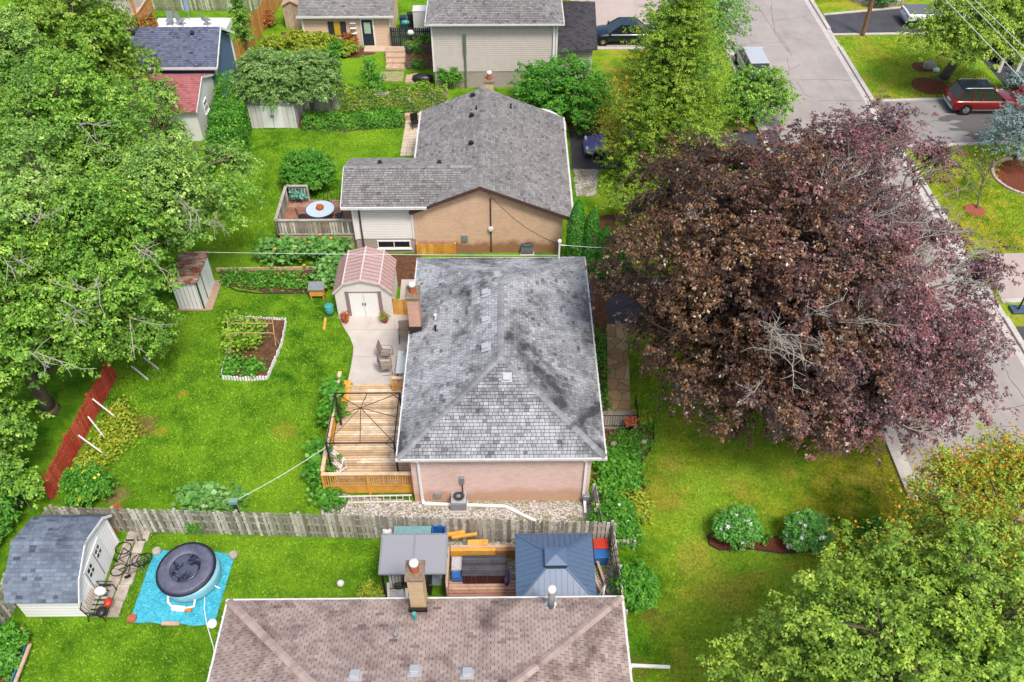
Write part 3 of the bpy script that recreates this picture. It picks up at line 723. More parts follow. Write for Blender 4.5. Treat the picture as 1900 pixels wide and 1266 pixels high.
def roof_vent(root, p, mat, n=(0, 0, 1), s=.3):
    n = Vector(n).normalized(); u = Vector((1, 0, 0)); u = (u - n * u.dot(n)).normalized(); v = n.cross(u); p = Vector(p)
    mb = MB()
    for hw, h0, h1 in ((s * .72, .012, .035), (s * .4, .03, .12), (s * .5, .12, .17)):
        lo = [p + n * h0 + u * (i * hw) + v * (j * hw) for i, j in ((-1, -1), (1, -1), (1, 1), (-1, 1))]; hi = [q + n * (h1 - h0) for q in lo]
        mb.add(lo + hi, [(0, 3, 2, 1), (4, 5, 6, 7), (0, 1, 5, 4), (1, 2, 6, 5), (2, 3, 7, 6), (3, 0, 4, 7)])
    return mb.build('roof_vent', mat, root, bevel=.01)
def window(root, c, wx, wz, axis='Y', out=-1, panes=2, fm=None, mull=True):
    "window in a wall; c is the middle on the wall face; out is the outward sign"
    fm = fm or M_white; x, y, z = c; f = MB(); d = .05
    def bb(mb, a0, a1, b0, b1, dep0, dep1):
        if axis == 'Y': mb.bx(x + a0, min(y + out * dep0, y + out * dep1), z + b0, x + a1, max(y + out * dep0, y + out * dep1), z + b1)
        else: mb.bx(min(x + out * dep0, x + out * dep1), y + a0, z + b0, max(x + out * dep0, x + out * dep1), y + a1, z + b1)
    w2, h2, t = wx / 2, wz / 2, .07
    bb(f, -w2, w2, -h2, -h2 + t, -.02, d); bb(f, -w2, w2, h2 - t, h2, -.02, d); bb(f, -w2, -w2 + t, -h2 + t, h2 - t, -.02, d); bb(f, w2 - t, w2, -h2 + t, h2 - t, -.02, d)
    for k in range(1, panes): q = -w2 + wx * k / panes; bb(f, q - .025, q + .025, -h2 + t, h2 - t, -.01, d - .01)
    if mull == 'cross': bb(f, -w2 + t, w2 - t, -.02, .02, -.01, d - .005)
    fo = f.build('window', fm, root)
    g_ = MB(); bb(g_, -w2 + t, w2 - t, -h2 + t, h2 - t, -.015, .012); g_.build('pane', M_glass, fo)
    s_ = MB(); bb(s_, -w2 - .05, w2 + .05, -h2 - .05, -h2, -.02, .1); s_.build('sill', fm, fo)
    return fo
M_capst = plain('stained_cap', hx('#93816e', .75), .9, .35, .2, 0, 9, .02)
def chimney(root, c, sx, sy, z0, z1, mat, cap_mat, pot=True, flash=True):
    x, y = c; b = MB().bx(x - sx / 2, y - sy / 2, z0, x + sx / 2, y + sy / 2, z1)
    ch = b.build('chimney', mat, root)
    MB().bx(x - sx / 2 - .07, y - sy / 2 - .07, z1, x + sx / 2 + .07, y + sy / 2 + .07, z1 + .12).build('cap', M_capst, ch, bevel=.02)
    if pot:
        MB().lathe([(.16, z1 + .11), (.14, z1 + .4)], (x, y, 0), 16).build('chimney_pot', M_terra, ch)
        MB().lathe([(.1, z1 + .39), (.1, z1 + .45), (.15, z1 + .45), (.16, z1 + .56), (.13, z1 + .62), (.02, z1 + .64)], (x, y, 0), 16).build('rain_cap', M_cream, ch, True)
    return ch
def downspout(root, pts, mat, w_=.09):
    mb = MB()
    for i in range(len(pts) - 1):
        mb.beam(pts[i], pts[i + 1], w_, w_ * .8)
    return mb.build('downspout', mat, root)

# ======================= the main house
mh = thing('brick_bungalow', 'pink brick bungalow under a large stained grey hip roof beside the cedar deck', 'house', (-.2, 27.8, 0))
WX0, WX1, WY0, WY1 = -3.88, 3.42, 21.9, 33.7
MB().bx(WX0, WY0, -.2, WX1, WY1, 3.22).build('wall', M_brickpink, mh)
R1, R2 = (-.22, 25.44, 5.1), (-.2, 30.2, 5.1)
roof = hip_roof(mh, -4.32, 3.9, 21.6, 34.05, 3.3, R1, R2, SH_MAIN, SH_CAP)
gutter(mh, -4.32, 3.9, 21.6, 34.05, 3.28, M_gutter)
downspout(mh, [(-3.6, 21.55, 3.2), (-3.55, 21.83, 2.95), (-3.55, 21.83, .22), (-3.5, 21.7, .12), (-.1, 21.55, .1), (2.1, 20.3, .06)], M_white, .11)
downspout(mh, [(3.05, 21.55, 3.2), (3.2, 21.83, 2.9), (3.2, 21.83, .5), (3.25, 21.7, .3), (3.27, 21.2, .08)], M_white, .1)
def mz(x, y):   # height of main roof
    sl_ = 1.8 / 4.1; return min(5.1, 3.3 + sl_ * (x + 4.32), 3.3 + sl_ * (3.9 - x), 3.3 + (y - 21.6) * 1.8 / 3.84)
for (u, v, zz, nn) in ((902, 540, 5.0, (-.4, 0, 1)), (902, 591, 5.0, (-.4, 0, 1)), (902, 641, 5.0, (-.4, 0, 1)), (940, 702, 4.7, (0, -.43, 1)), (922, 507, 4.9, (0, .4, 1))):
    p = P(u, v, zz); z = mz(p.x, p.y) if v != 507 else 3.3 + (34.05 - p.y) * 1.8 / 3.85
    roof_vent(mh, (p.x, p.y, z + .03), M_vent, nn, .3)
for (u, v) in ((808, 590), (808, 612)):
    p = P(u, v, 3.9); MB().lathe([(.045, -.1), (.045, .25), (.07, .25), (.07, .3)], (p.x, p.y, mz(p.x, p.y)), 10).build('vent_pipe', M_white if v == 590 else M_black, mh)
ch = chimney(mh, (-4.07, 27.75 + 1.35), .5, .75, 2.2, 5.35, M_chim, M_stone)
MB().bx(-4.35, 28.64, 3.3, -3.76, 28.72, 3.72).build('flashing', M_black, ch)
MB().tube([(-4.4, 21.85, .5), (-4.4, 21.85, .5)], .01).v
e = MB().bx(-1.93, 21.76, 1.35, -1.75, 21.9, 1.75).build('meter_box', M_greymetal, mh, bevel=.01)
MB().tube([(-1.84, 21.84, 1.35), (-1.84, 21.84, .45)], .025, 8).build('conduit', M_brownmetal, mh)
MB().bx(-3.05, 21.8, .35, -2.75, 21.9, .62).build('wall_vent', M_greymetal, mh)
mast = P(1037, 476, 3.6)
ms = MB().tube([(mast.x, 33.75, 2.2), (mast.x, 33.75, 4.5)], .045, 8).lathe([(.09, 4.5), (.1, 4.62), (.02, 4.7)], (mast.x, 33.75, 0), 10).tube([(mast.x, 33.75, 4.35), (mast.x + .28, 33.7, 4.35)], .025, 6)
ms.build('service_mast', M_white, mh)

# ======================= near house with the mauve roof
nh = thing('mauve_roof_house', 'house with mauve brown shingle hip roof, wide brick chimney and metal flue', 'house', (-2.8, 11, 0))
NX0, NX1, NY1, NY0 = -9.62, 3.92, 15.5, 5.0
hipx = (NY1 - NY0) / 2; rz = 3.3 + .43 * hipx
MB().bx(NX0 + .45, NY0 + .45, -.2, NX1 - .45, NY1 - .45, 3.22).build('wall', M_brickpink, nh)
TAB[0] = (.24, .245)
hip_roof(nh, NX0, NX1, NY0, NY1, 3.3, (NX0 + hipx, (NY0 + NY1) / 2, rz), (NX1 - hipx, (NY0 + NY1) / 2, rz), SH_NEAR, SH_CAPN, faces='FBLR', ridge_axis='X')
TAB[0] = (.16, .3)
gutter(nh, NX0, NX1, NY0, NY1, 3.28, M_gutter, .085)
nz = lambda x, y: 3.3 + .43 * min(NY1 - y, x - NX0, NX1 - x)
ch2 = chimney(nh, (-3.02, 15.28), .5, .62, .0, 5.45, M_chimy, M_stone)
MB().bx(-3.33, 14.86, 3.4, -2.71, 14.95, 3.75).build('flashing', M_black, ch2)
fl = P(1022, 1125, 3.55)
fo = MB().lathe([(.12, 0), (.12, 1.15)], (fl.x, fl.y, nz(fl.x, fl.y) - .1), 16).build('flue', M_greymetal, nh, True)
MB().lathe([(.28, 0), (.16, .06), (.13, .12)], (fl.x, fl.y, nz(fl.x, fl.y) - .06), 16, ).build('flue_collar', M_white, fo)
MB().lathe([(.14, 0), (.15, .16), (.13, .24), (.03, .28)], (fl.x, fl.y, nz(fl.x, fl.y) + 1.02), 16).build('rain_cap', M_cream, fo, True)
for u, v in ((658, 1254), (769, 1245), (867, 1250)):
    p = P(u, v, 4.4); z = nz(p.x, p.y)
    p = P(u, v, z + .1); z = nz(p.x, p.y); p = P(u, v, z + .1)
    roof_vent(nh, (p.x, p.y, z + .01), M_vent, (0, .43, 1), .3)
for u, v, hh in ((770, 1150, .35), (735, 1183, .12)):
    p = P(u, v, 3.7); z = nz(p.x, p.y); p = P(u, v, z); z = nz(p.x, p.y)
    MB().lathe([(.09, -.06), (.06, .03), (.05, hh), (.075, hh), (.075, hh + .06)], (p.x, p.y, z), 12).build('vent_pipe', M_teal if hh > .3 else M_greymetal, nh)
a = P(1172, 1235, .1); b_ = P(1243, 1238, .08)
downspout(nh, [(NX1 - .4, 12.6, 3.1), (NX1 - .38, 12.6, .15), (a.x, a.y, .1), (b_.x, b_.y, .07)], M_white, .11)

# ======================= house with gable and wing
gh = thing('gable_brick_house', 'tan brick gable house with a white sided wing behind the bungalow', 'house', (-2, 42, 0))
GS = .42; gx, gz = -1.3, 4.6; gl, gr = -5.1, 3.62; gy0, gy1 = 38.3, 48.75
zl, zr = gz - GS * (gx - gl), gz - GS * (gr - gx)
wl, wr = -4.95, 3.12
wall = MB().extr([(wl, 38.6, -.2), (wr, 38.6, -.2), (wr, 38.6, gz - GS * (wr - gx) - .12), (gx, 38.6, gz - .14), (wl, 38.6, gz - GS * (gx - wl) - .12)], (0, 9.9, 0))
wall.build('wall', M_bricktan, gh)
rf = MB(); ud = MB()
ud.slab([(gl, gy0, zl), (gx, gy0, gz), (gx, gy1, gz), (gl, gy1, zl)], .1); ud.slab([(gx, gy0, gz), (gr, gy0, zr), (gr, gy1, zr), (gx, gy1, gz)], .1)
shingles(rf, [(gl, gy1, zl), (gl, gy0, zl), (gx, gy0, gz), (gx, gy1, gz)]); shingles(rf, [(gr, gy0, zr), (gr, gy1, zr), (gx, gy1, gz), (gx, gy0, gz)])
vx = lambda z: gx - (gz - z) / GS
wy0, wyr, wy1, wze, wzr = 38.2, 40.5, 42.8, 3.45, 4.42
wx0 = -8.66
ud.slab([(wx0 + .0, wy0, wze), (vx(wze), wy0, wze), (vx(wzr), wyr, wzr), (wx0, wyr, wzr)], .1); ud.slab([(wx0, wyr, wzr), (vx(wzr), wyr, wzr), (vx(wze), wy1, wze), (wx0, wy1, wze)], .1)
shingles(rf, [(wx0, wy0, wze + .012), (vx(wze), wy0, wze + .012), (vx(wzr), wyr, wzr + .012), (wx0, wyr, wzr + .012)]); shingles(rf, [(vx(wze), wy1, wze + .012), (wx0, wy1, wze + .012), (wx0, wyr, wzr + .012), (vx(wzr), wyr, wzr + .012)])
ud.build('roof_deck', M_underlay_shade, gh); ro = rf.build('roof', SH_GABLE, gh)
cp = MB(); caps(cp, (gx, gy0, gz), (gx, gy1, gz)); caps(cp, (wx0, wyr, wzr), (vx(wzr), wyr, wzr)); cp.build('ridge_cap', SH_GABLE, ro)
fa = MB(); fa.beam((gl, gy0 - .015, zl - .1), (gx, gy0 - .015, gz - .1), .03, .16); fa.beam((gx, gy0 - .018, gz - .1), (gr, gy0 - .018, zr - .1), .03, .16); fa.build('fascia', M_brownmetal, gh)
MB().bx(wx0 - .02, wy0 - .12, wze - .13, vx(wze) - .1, wy0 - .005, wze).build('gutter', M_gutter, gh); MB().bx(gr, gy0, zr - .13, gr + .11, gy1, zr - .01).build('gutter', M_gutter, gh); MB().bx(gl - .11, wy1 + .1, zl - .13, gl, gy1, zl - .01).build('gutter', M_gutter, gh)

vh = MB().beam((wx0 - .02, wy0, wze - .08), (wx0 - .02, wyr, wzr - .08), .03, .15).beam((wx0 - .02, wyr, wzr - .08), (wx0 - .02, wy1, wze - .08), .03, .15); vh.build('fascia', M_white, gh)
WG = -8.24
MB().extr([(WG, 38.62, 1.0), (WG, 42.5, 1.0), (WG, 42.5, wze - .1), (WG, wyr, wzr - .12), (WG, 38.62, wze - .1)], (WG * -1 - 4.96, 0, 0)).build('siding', M_sidingw, gh)
MB().bx(WG + .02, 38.65, -.2, -4.97, 42.4, .995).build('foundation', M_brickbase, gh)
window(gh, (-6.15, 38.65, .6), 1.85, .55, 'Y', -1, 2)
downspout(gh, [(-7.8, 38.12, 3.35), (-7.82, 38.55, 3.1), (-7.82, 38.55, .1)], M_brownmetal, .08)
MB().bx(-8.22, 38.56, 1.0, -8.12, 38.6, 3.3).bx(-5.06, 38.56, 1.0, -4.97, 38.6, 3.3).build('corner_trim', M_white, gh)
cpx = P(909, 420, 2)
MB().tube([(-.78, 38.55, 3.7), (-.78, 38.55, .1)], .035, 8).build('conduit', M_brownmetal, gh)
MB().lathe([(.15, 0), (.15, .12), (.1, .16)], (-.78, 38.58, 1.7), 16, tilt=Matrix.Rotation(math.pi / 2, 3, 'X')).build('meter', M_offwhite, gh)
MB().bx(-3.0 + .6, 38.5, .85, -2.1 + .03, 38.6, 1.25).build('meter_box', M_greymetal, gh, bevel=.01)
c1 = P(905, 165, 4.5)
chg = chimney(gh, (c1.x + .1, 49.05), .5, .5, 0, 4.85, M_chimy, M_stone)
for u, v, zz in ((878, 180, 4.3), (876, 220, 4.2), (875, 272, 4.2)):
    p = P(u, v, zz); z = gz - GS * abs(p.x - gx); roof_vent(gh, (p.x, p.y, z + .01), M_black, (-.42, 0, 1), .22)
p = P(948, 193, 4.2); MB().lathe([(.05, -.1), (.05, .25), (.08, .3)], (p.x, p.y, gz - GS * abs(p.x - gx)), 10).build('vent_pipe', M_black, gh)
p = P(884, 208, 4.3); MB().lathe([(.05, -.1), (.05, .25)], (p.x, p.y, gz - GS * abs(p.x - gx)), 10).build('vent_pipe', M_black, gh)
for u in (705, 815):
    p = P(u, 304, 4.1); z = wzr - (p.y - wyr) * (wzr - wze) / (wy1 - wyr); roof_vent(gh, (p.x, p.y, z + .03), M_black, (0, .42, 1), .22)
# cables on the gable
ap = (-1.0, 38.5, 4.2)
ev = [Vector(ap).lerp(Vector((mast.x - .1, 33.75, 4.4)), t) - Vector((0, 0, math.sin(t * math.pi) * .45)) for t in np.linspace(0, 1, 12)]
tag(MB().tube(ev, .014, 5).build('cable', M_black, None, loc=ap), 'thin dark service cable from the tan gable peak to the white mast', 'cable')

# ======================= beige two storey house
bh = thing('beige_two_storey_house', 'tall beige sided house with hip roof and brick foundation at the top', 'house', (-.6, 61, 0))
bz = PY(808, 45, 56.7).z
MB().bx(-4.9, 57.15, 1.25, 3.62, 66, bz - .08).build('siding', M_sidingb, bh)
MB().bx(-4.86, 57.19, -.2, 3.58, 65.9, 1.245).build('foundation', M_brickbase, bh)
ex0, ex1 = PY(789, 43, 56.7).x, PY(1046, 43, 56.7).x
hip_roof(bh, ex0, ex1, 56.7, 66.4, bz, ((ex0 + ex1) / 2, 61.0, bz + 1.9), ((ex0 + ex1) / 2, 62.0, bz + 1.9), SH_GABLE, SH_GABLE)
gutter(bh, ex0, ex1, 56.7, 66.4, bz - .02, M_gutter)
downspout(bh, [(3.35, 56.7, bz - .1), (3.4, 57.08, bz - .5), (3.4, 57.08, .3)], M_white, .13)
MB().bx(-4.93, 57.1, 1.25, -4.83, 57.18, bz - .1).bx(3.55, 57.1, 1.25, 3.65, 57.18, bz - .1).build('corner_trim', M_white, bh)
px_ = P(865, 165, .2).x
MB().beam((px_, 57.06, bz - .9), (px_, 57.06, 2.6), .2, .12).tube([(px_, 57.06, 2.7), (px_, 57.06, 0)], .07, 8).build('conduit', M_steel, bh)
gA, gB, gC, gD = P(1104, 8, 3.2), P(1104, 60, 2.6), P(1036, 100, 2.4), P(1046, 8, 3.2)
rfm = MB(); q = [(3.7, gC.y, 2.5), (gB.x, gC.y + .5, 2.5), (gA.x, gA.y, 3.4), (3.7, gA.y, 3.4)]
rfm.slab(q, .1); shingles(rfm, q); rfm.build('garage_roof', SH_DARK, bh)
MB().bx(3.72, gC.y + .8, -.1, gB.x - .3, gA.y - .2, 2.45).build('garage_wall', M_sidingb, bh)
MB().bx(3.3, 61, bz + .3, 3.95, 66, bz + 1.9).build('dormer', M_sidingblue, bh)

# ======================= small peach garden house
sh = thing('peach_garden_house', 'peach sided cottage with dark door and yellow window at the top', 'house', (-11.8, 66, 0))
MB().extr([(-8.5, 63.75, -.1), (-8.5, 69.4, -.1), (-8.5, 69.4, 2.5), (-8.5, 66.6, 3.7), (-8.5, 63.75, 2.5)], (-6.5, 0, 0)).build('wall', M_sidingp, sh)
rfm = MB(); q = [(-15.3, 63.45, 2.42), (-8.2, 63.45, 2.42), (-8.2, 66.6, 3.8), (-15.3, 66.6, 3.8)]; rfm.slab(q, .1); shingles(rfm, q)
q = [(-8.2, 69.8, 2.42), (-15.3, 69.8, 2.42), (-15.3, 66.6, 3.8), (-8.2, 66.6, 3.8)]; rfm.slab(q, .1); rfm.build('roof', SH_GABLE, sh)
MB().bx(-15.35, 63.33, 2.3, -8.15, 63.44, 2.42).build('gutter', M_gutter, sh)
MB().bx(-15.08, 63.68, 0, -14.98, 63.75, 2.35).bx(-8.55, 63.68, 0, -8.46, 63.75, 2.35).build('corner_trim', M_white, sh)
p0 = PY(683, 60, 63.75)
dz = MB().bx(p0.x - .5, 63.66, .02, p0.x + .5, 63.76, 2.12).build('door_frame', M_white, sh)
dd = MB().bx(p0.x - .4, 63.62, .05, p0.x + .4, 63.665, 2.04).build('door', plain('dark_door', hx('#22303a')), sh)
MB().bx(p0.x - .24, 63.6, 1.0, p0.x + .24, 63.625, 1.85).build('door_pane', plain('pale_pane', hx('#b7cdb9', .8), .2), dd)
p1 = PY(626, 52, 63.75)
wf = MB().bx(p1.x - .22, 63.66, p1.z - .55, p1.x + .22, 63.76, p1.z + .5).build('window', plain('yellow_blind', hx('#d8b23a', .8), .5), sh)
for s_ in (-1, 1): MB().bx(p1.x + s_ * .46 - .2, 63.66, p1.z - .6, p1.x + s_ * .46 + .2, 63.745, p1.z + .5).build('shutter', M_blackwood, sh)
for k in range(3):
    MB().bx(PY(655, 45, 63.7).x - .22, 63.5, 1.0 + k * .4, PY(655, 45, 63.7).x + .22, 63.74, 1.04 + k * .4).build('shelf', M_white, sh)
p2 = P(665, 93); MB().bx(p2.x - .6, p2.y, 0, p2.x + .1, 63.6, .2).build('step', M_greymetal, sh)

# ======================= blue house
bl = thing('blue_garage', 'blue sided garage with navy shingle roof beyond the maples', 'garage', (-22, 57, 0))
MB().extr([(-19.3, 54.95, -.1), (-19.3, 59.5, -.1), (-19.3, 59.5, 2.9), (-19.3, 57.2, 4.45), (-19.3, 54.95, 2.95)], (-5.4, 0, 0)).build('wall', M_sidingblue, bl)
rfm = MB(); q = [(-25, 54.6, 2.95), (-19.05, 54.6, 2.95), (-19.05, 57.2, 4.55), (-25, 57.2, 4.55)]; rfm.slab(q, .1); shingles(rfm, q)
q = [(-19.05, 59.8, 2.95), (-25, 59.8, 2.95), (-25, 57.2, 4.55), (-19.05, 57.2, 4.55)]; rfm.slab(q, .1); shingles(rfm, q); ro = rfm.build('roof', SH_NAVY, bl)
MB().beam((-19.02, 54.55, 2.85), (-19.02, 57.2, 4.47), .04, .16).beam((-19.02, 57.2, 4.47), (-19.02, 59.85, 2.85), .04, .16).build('fascia', M_white, bl)
MB().bx(-25, 54.48, 2.83, -19.0, 54.59, 2.96).build('gutter', M_gutter, bl)
MB().bx(-19.34, 54.9, 0, -19.22, 55.02, 2.85).bx(-19.34, 59.42, 0, -19.22, 59.54, 2.85).build('corner_trim', M_white, bl)
for u in (246, 356):
    p = PY(u, 60, 56.7); roof_vent(bl, (p.x, 56.75, 4.3), M_black, (0, -.6, 1), .2)
# small blue roof at the far edge
ff = thing('far_blue_roof_house', 'house corner with slate blue roof peeking over the maple at the top', 'house', (-28.5, 68, 0))
a = P(165, 2, 3); b_ = P(208, 12, 3)
rfm = MB(); q = [(a.x - 2, 66.6, 3), (b_.x, 66.6, 3), (b_.x, 70, 4.8), (a.x - 2, 70, 4.8)]; rfm.slab(q, .12); shingles(rfm, q); rfm.build('roof', SH_NAVY, ff)
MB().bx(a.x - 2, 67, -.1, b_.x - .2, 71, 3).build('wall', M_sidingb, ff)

# ======================= white shed with red roof, seen between the maples
rs = thing('red_roof_shed', 'white walled shed with a red shingle roof and small paned window', 'shed', (-21, 47, 0))
n0, n1 = P(343, 262), P(386, 196); xs_ = -19.6; ya, yb = n0.y, n1.y; ym = (ya + yb) / 2
MB().extr([(xs_, ya, -.1), (xs_, yb, -.1), (xs_, yb, 2.3), (xs_, ym, 3.25), (xs_, ya, 2.3)], (-4, 0, 0)).build('wall', M_white, rs)
rfm = MB(); q = [(-24, ya - .25, 2.25), (xs_ + .12, ya - .25, 2.25), (xs_ + .12, ym, 3.37), (-24, ym, 3.37)]; rfm.slab(q, .08); shingles(rfm, q)
q = [(xs_ + .12, yb + .25, 2.25), (-24, yb + .25, 2.25), (-24, ym, 3.37), (xs_ + .12, ym, 3.37)]; rfm.slab(q, .08); shingles(rfm, q); rfm.build('roof', SH_RED, rs)
MB().bx(-24, yb + .26, 2.12, xs_ + .2, yb + .38, 2.27).beam((xs_ + .14, ya - .25, 2.17), (xs_ + .14, ym, 3.3), .03, .12).beam((xs_ + .14, ym, 3.3), (xs_ + .14, yb + .25, 2.17), .03, .12).build('fascia', M_white, rs)
window(rs, (xs_, ym - .3, 1.45), .75, .85, 'X', 1, 2, None, 'cross')

# ======================= sheds in the gardens
ws = thing('small_white_shed', 'small white double door metal shed under the leafy fruit trees', 'shed', (-15, 52.5, 0))
a, b_ = P(468, 238), P(552, 238)
MB().bx(a.x, a.y, -.05, b_.x, a.y + 1.9, 1.75).build('wall', M_offwhite, ws)
MB().extr([(a.x - .1, a.y - .1, 1.75), (b_.x + .1, a.y - .1, 1.75), ((a.x + b_.x) / 2, a.y - .1, 2.1)], (0, 2.1, 0)).build('roof', M_greymetal, ws)
for k in range(2):
    x0 = (a.x + b_.x) / 2 + (k - 1) * .7; d_ = MB().bx(x0 + .02, a.y - .04, .04, x0 + .68, a.y, 1.68).build('door', M_white, ws)
    MB().bx(x0 + (.6 if k == 0 else .05), a.y - .07, .8, x0 + (.65 if k == 0 else .1), a.y - .04, 1.0).build('handle', M_black, d_)
rb = MB()
for k in range(9): x = a.x + .15 + k * (b_.x - a.x - .3) / 8; rb.bx(x - .01, a.y - .012, .05, x + .01, a.y, 1.7)
rb.build('wall_rib', M_greymetal, ws)

bs = thing('barn_shed', 'cream metal barn shed with pink ribbed gambrel roof on the patio', 'shed', (-7.2, 34.6, 0))
bx0, bx1, by0, by1, ez = -8.62, -5.78, 33.45, 35.9, 1.65
bm_ = (bx0 + bx1) / 2; prof = [(bx0 - .08, ez), (bx0 + .5, ez + .62), (bm_, ez + .88), (bx1 - .5, ez + .62), (bx1 + .08, ez)]
MB().extr([(bx0, by0, 0), (bx1, by0, 0), (bx1, by0, ez)] + [(x, by0, z - .03) for x, z in prof[::-1][1:-1]] + [(bx0, by0, ez)], (0, by1 - by0, 0)).build('wall', M_cream, bs)
M_pinkmetal = plain('pink_metal', hx('#bd9f9a', .85), .5, .1, .4)
rfm = MB(); rib = MB()
for i in range(4):
    (xa, za), (xb, zb) = prof[i], prof[i + 1]; rfm.slab([(xa, by0 - .1, za), (xb, by0 - .1, zb), (xb, by1 + .1, zb), (xa, by1 + .1, za)], .03)
    n_ = Vector((-(zb - za), 0, xb - xa)).normalized() * .022
    for k in range(9):
        y = by0 + .1 + k * (by1 - by0 - .2) / 8
        rib.beam((xa + n_.x, y, za + n_.z), (xb + n_.x, y, zb + n_.z), .02, .02)
ro = rfm.build('roof', M_pinkmetal, bs); rib.build('roof_rib', plain('dark_pink_metal', hx('#a98c88', .85), .5), ro)
bt = MB()
for i, (x, z) in enumerate(prof):
    if 0 < i < 4: bt.beam((x, by0 - .12, z + .02), (x, by1 + .12, z + .02), .07, .03)
for i in range(4): bt.beam((prof[i][0], by0 - .12, prof[i][1] - .02), (prof[i + 1][0], by0 - .12, prof[i + 1][1] - .02), .04, .09)
bt.build('roof_trim', plain('dusty_trim', hx('#dccac4', .85), .5), bs)
for k in range(2):
    x0 = bm_ - .72 + k * .73; d_ = MB().bx(x0 + .01, by0 - .05, .04, x0 + .71, by0 - .005, 1.6).build('door', M_white, bs)
    MB().bx(x0 + (.63 if k == 0 else .03), by0 - .08, .8, x0 + (.68 if k == 0 else .08), by0 - .05, .95).build('handle', M_black, d_)
MB().bx(bm_ - .9, by0 - .04, .0, bm_ - .73, by0 - .004, 1.68).bx(bm_ + .75, by0 - .04, .0, bm_ + .92, by0 - .004, 1.68).bx(bm_ - .9, by0 - .045, 1.62, bm_ + .92, by0 - .003, 1.68).build('door_frame', plain('mauve_trim', hx('#9d8587', .8), .5), bs)

ru = thing('rusty_roof_shed', 'small white metal shed with a rusty corrugated roof and green corner trim', 'shed', (-16.1, 35, 0))
ux0, ux1, uy0, uy1 = -16.95, -15.66, 34.05, 36.3
MB().bx(ux0, uy0, 0, ux1, uy1, 1.8).build('wall', M_white, ru)
mr = NT('rusty_metal', .85, .2); f_ = mr.ramp(mr.noise(1.6, 6, .7, scale3=(1, 3, 1)), [(.42, 0.0), (.58, 1.0)])
mr.col(mr.mix(f_, hx('#8e4b33', .85), hx('#cfb9a4', .8)))
rfm = MB()
for k in range(14):
    y = uy0 - .15 + k * (uy1 - uy0 + .3) / 14; y2 = y + (uy1 - uy0 + .3) / 14; ym = (y + y2) / 2
    rfm.quad((ux0 - .12, y, 1.86), (ux1 + .12, y, 1.99), (ux1 + .12, ym, 2.04), (ux0 - .12, ym, 1.91)).quad((ux0 - .12, ym, 1.91), (ux1 + .12, ym, 2.04), (ux1 + .12, y2, 1.99), (ux0 - .12, y2, 1.86))
rfm.slab([(ux0 - .12, uy0 - .15, 1.85), (ux1 + .12, uy0 - .15, 1.98), (ux1 + .12, uy1 + .15, 1.98), (ux0 - .12, uy1 + .15, 1.85)], .05)
rfm.build('roof', mr.m, ru)
M_greentrim = plain('green_trim', hx('#2f5a48', .8), .5)
MB().bx(ux1 - .04, uy0 - .03, 0, ux1 + .03, uy0 + .04, 1.8).bx(ux1 + .002, uy0 + .75, 0, ux1 + .03, uy0 + .8, 1.8).bx(ux1 + .002, uy0 + 1.5, 0, ux1 + .03, uy0 + 1.55, 1.8).build('corner_trim', M_greentrim, ru)
rb = MB()
for k in range(6): x = ux0 + .12 + k * .21; rb.bx(x, uy0 - .012, .02, x + .02, uy0 - .001, 1.78)
rb.build('wall_rib', M_greymetal, ru)
for k in range(2): MB().bx(ux1 + .004, uy0 + .85 + k * .66, .05, ux1 + .04, uy0 + 1.47 + k * .66, 1.7).build('door', M_white, ru)
MB().bx(ux0 - .1, uy0 - .12, -.02, ux1 + .42, uy1, .06).build('base', plain('timber_base', hx('#b59c84', .8)), ru)

gs = thing('gambrel_shed', 'large white shed with blue grey gambrel shingle roof in the fenced corner', 'shed', (-17.2, 18.3, 0))
sx0, sx1, sy0, sy1 = -18.3, -15.82, 16.75, 20.05; sym = (sy0 + sy1) / 2 - .1
gp = [(sy0 - .28, 1.55), (sy0 + .28, 2.15), (sym, 2.72), (sy1 - .3, 2.15), (sy1 + .2, 1.6)]
MB().extr([(sx1, sy0, -.05), (sx1, sy1, -.05), (sx1, sy1, 1.7)] + [(sx1, y, z - .05) for y, z in gp[::-1][1:-1]] + [(sx1, sy0, 1.7)], (sx0 - sx1, 0, 0)).build('siding', siding_mat('shed_siding', hx('#efeeee', .92), .2, .05), gs)
rfm = MB()
for i in range(4):
    (ya, za), (yb, zb) = gp[i], gp[i + 1]
    q = [(sx0 - .12, ya, za), (sx1 + .12, ya, za), (sx1 + .12, yb, zb), (sx0 - .12, yb, zb)]; rfm.slab(q, .05); shingles(rfm, q if zb > za else [q[2], q[3], q[0], q[1]])
ro = rfm.build('roof', SH_SHED, gs); cp = MB(); caps(cp, (sx0 - .12, sym, 2.72), (sx1 + .12, sym, 2.72)); cp.build('ridge_cap', SH_SHED, ro)
tr = MB()
for i in range(4): tr.beam((sx1 + .13, gp[i][0], gp[i][1] - .05), (sx1 + .13, gp[i + 1][0], gp[i + 1][1] - .05), .03, .1)
tr.bx(sx1 - .02, sy0 - .02, 0, sx1 + .03, sy0 + .07, 1.65).bx(sx1 - .02, sy1 - .07, 0, sx1 + .03, sy1 + .02, 1.65)
tr.build('trim', M_white, gs)
M_groove = plain('grey_groove', hx('#9a9a9a', .8))
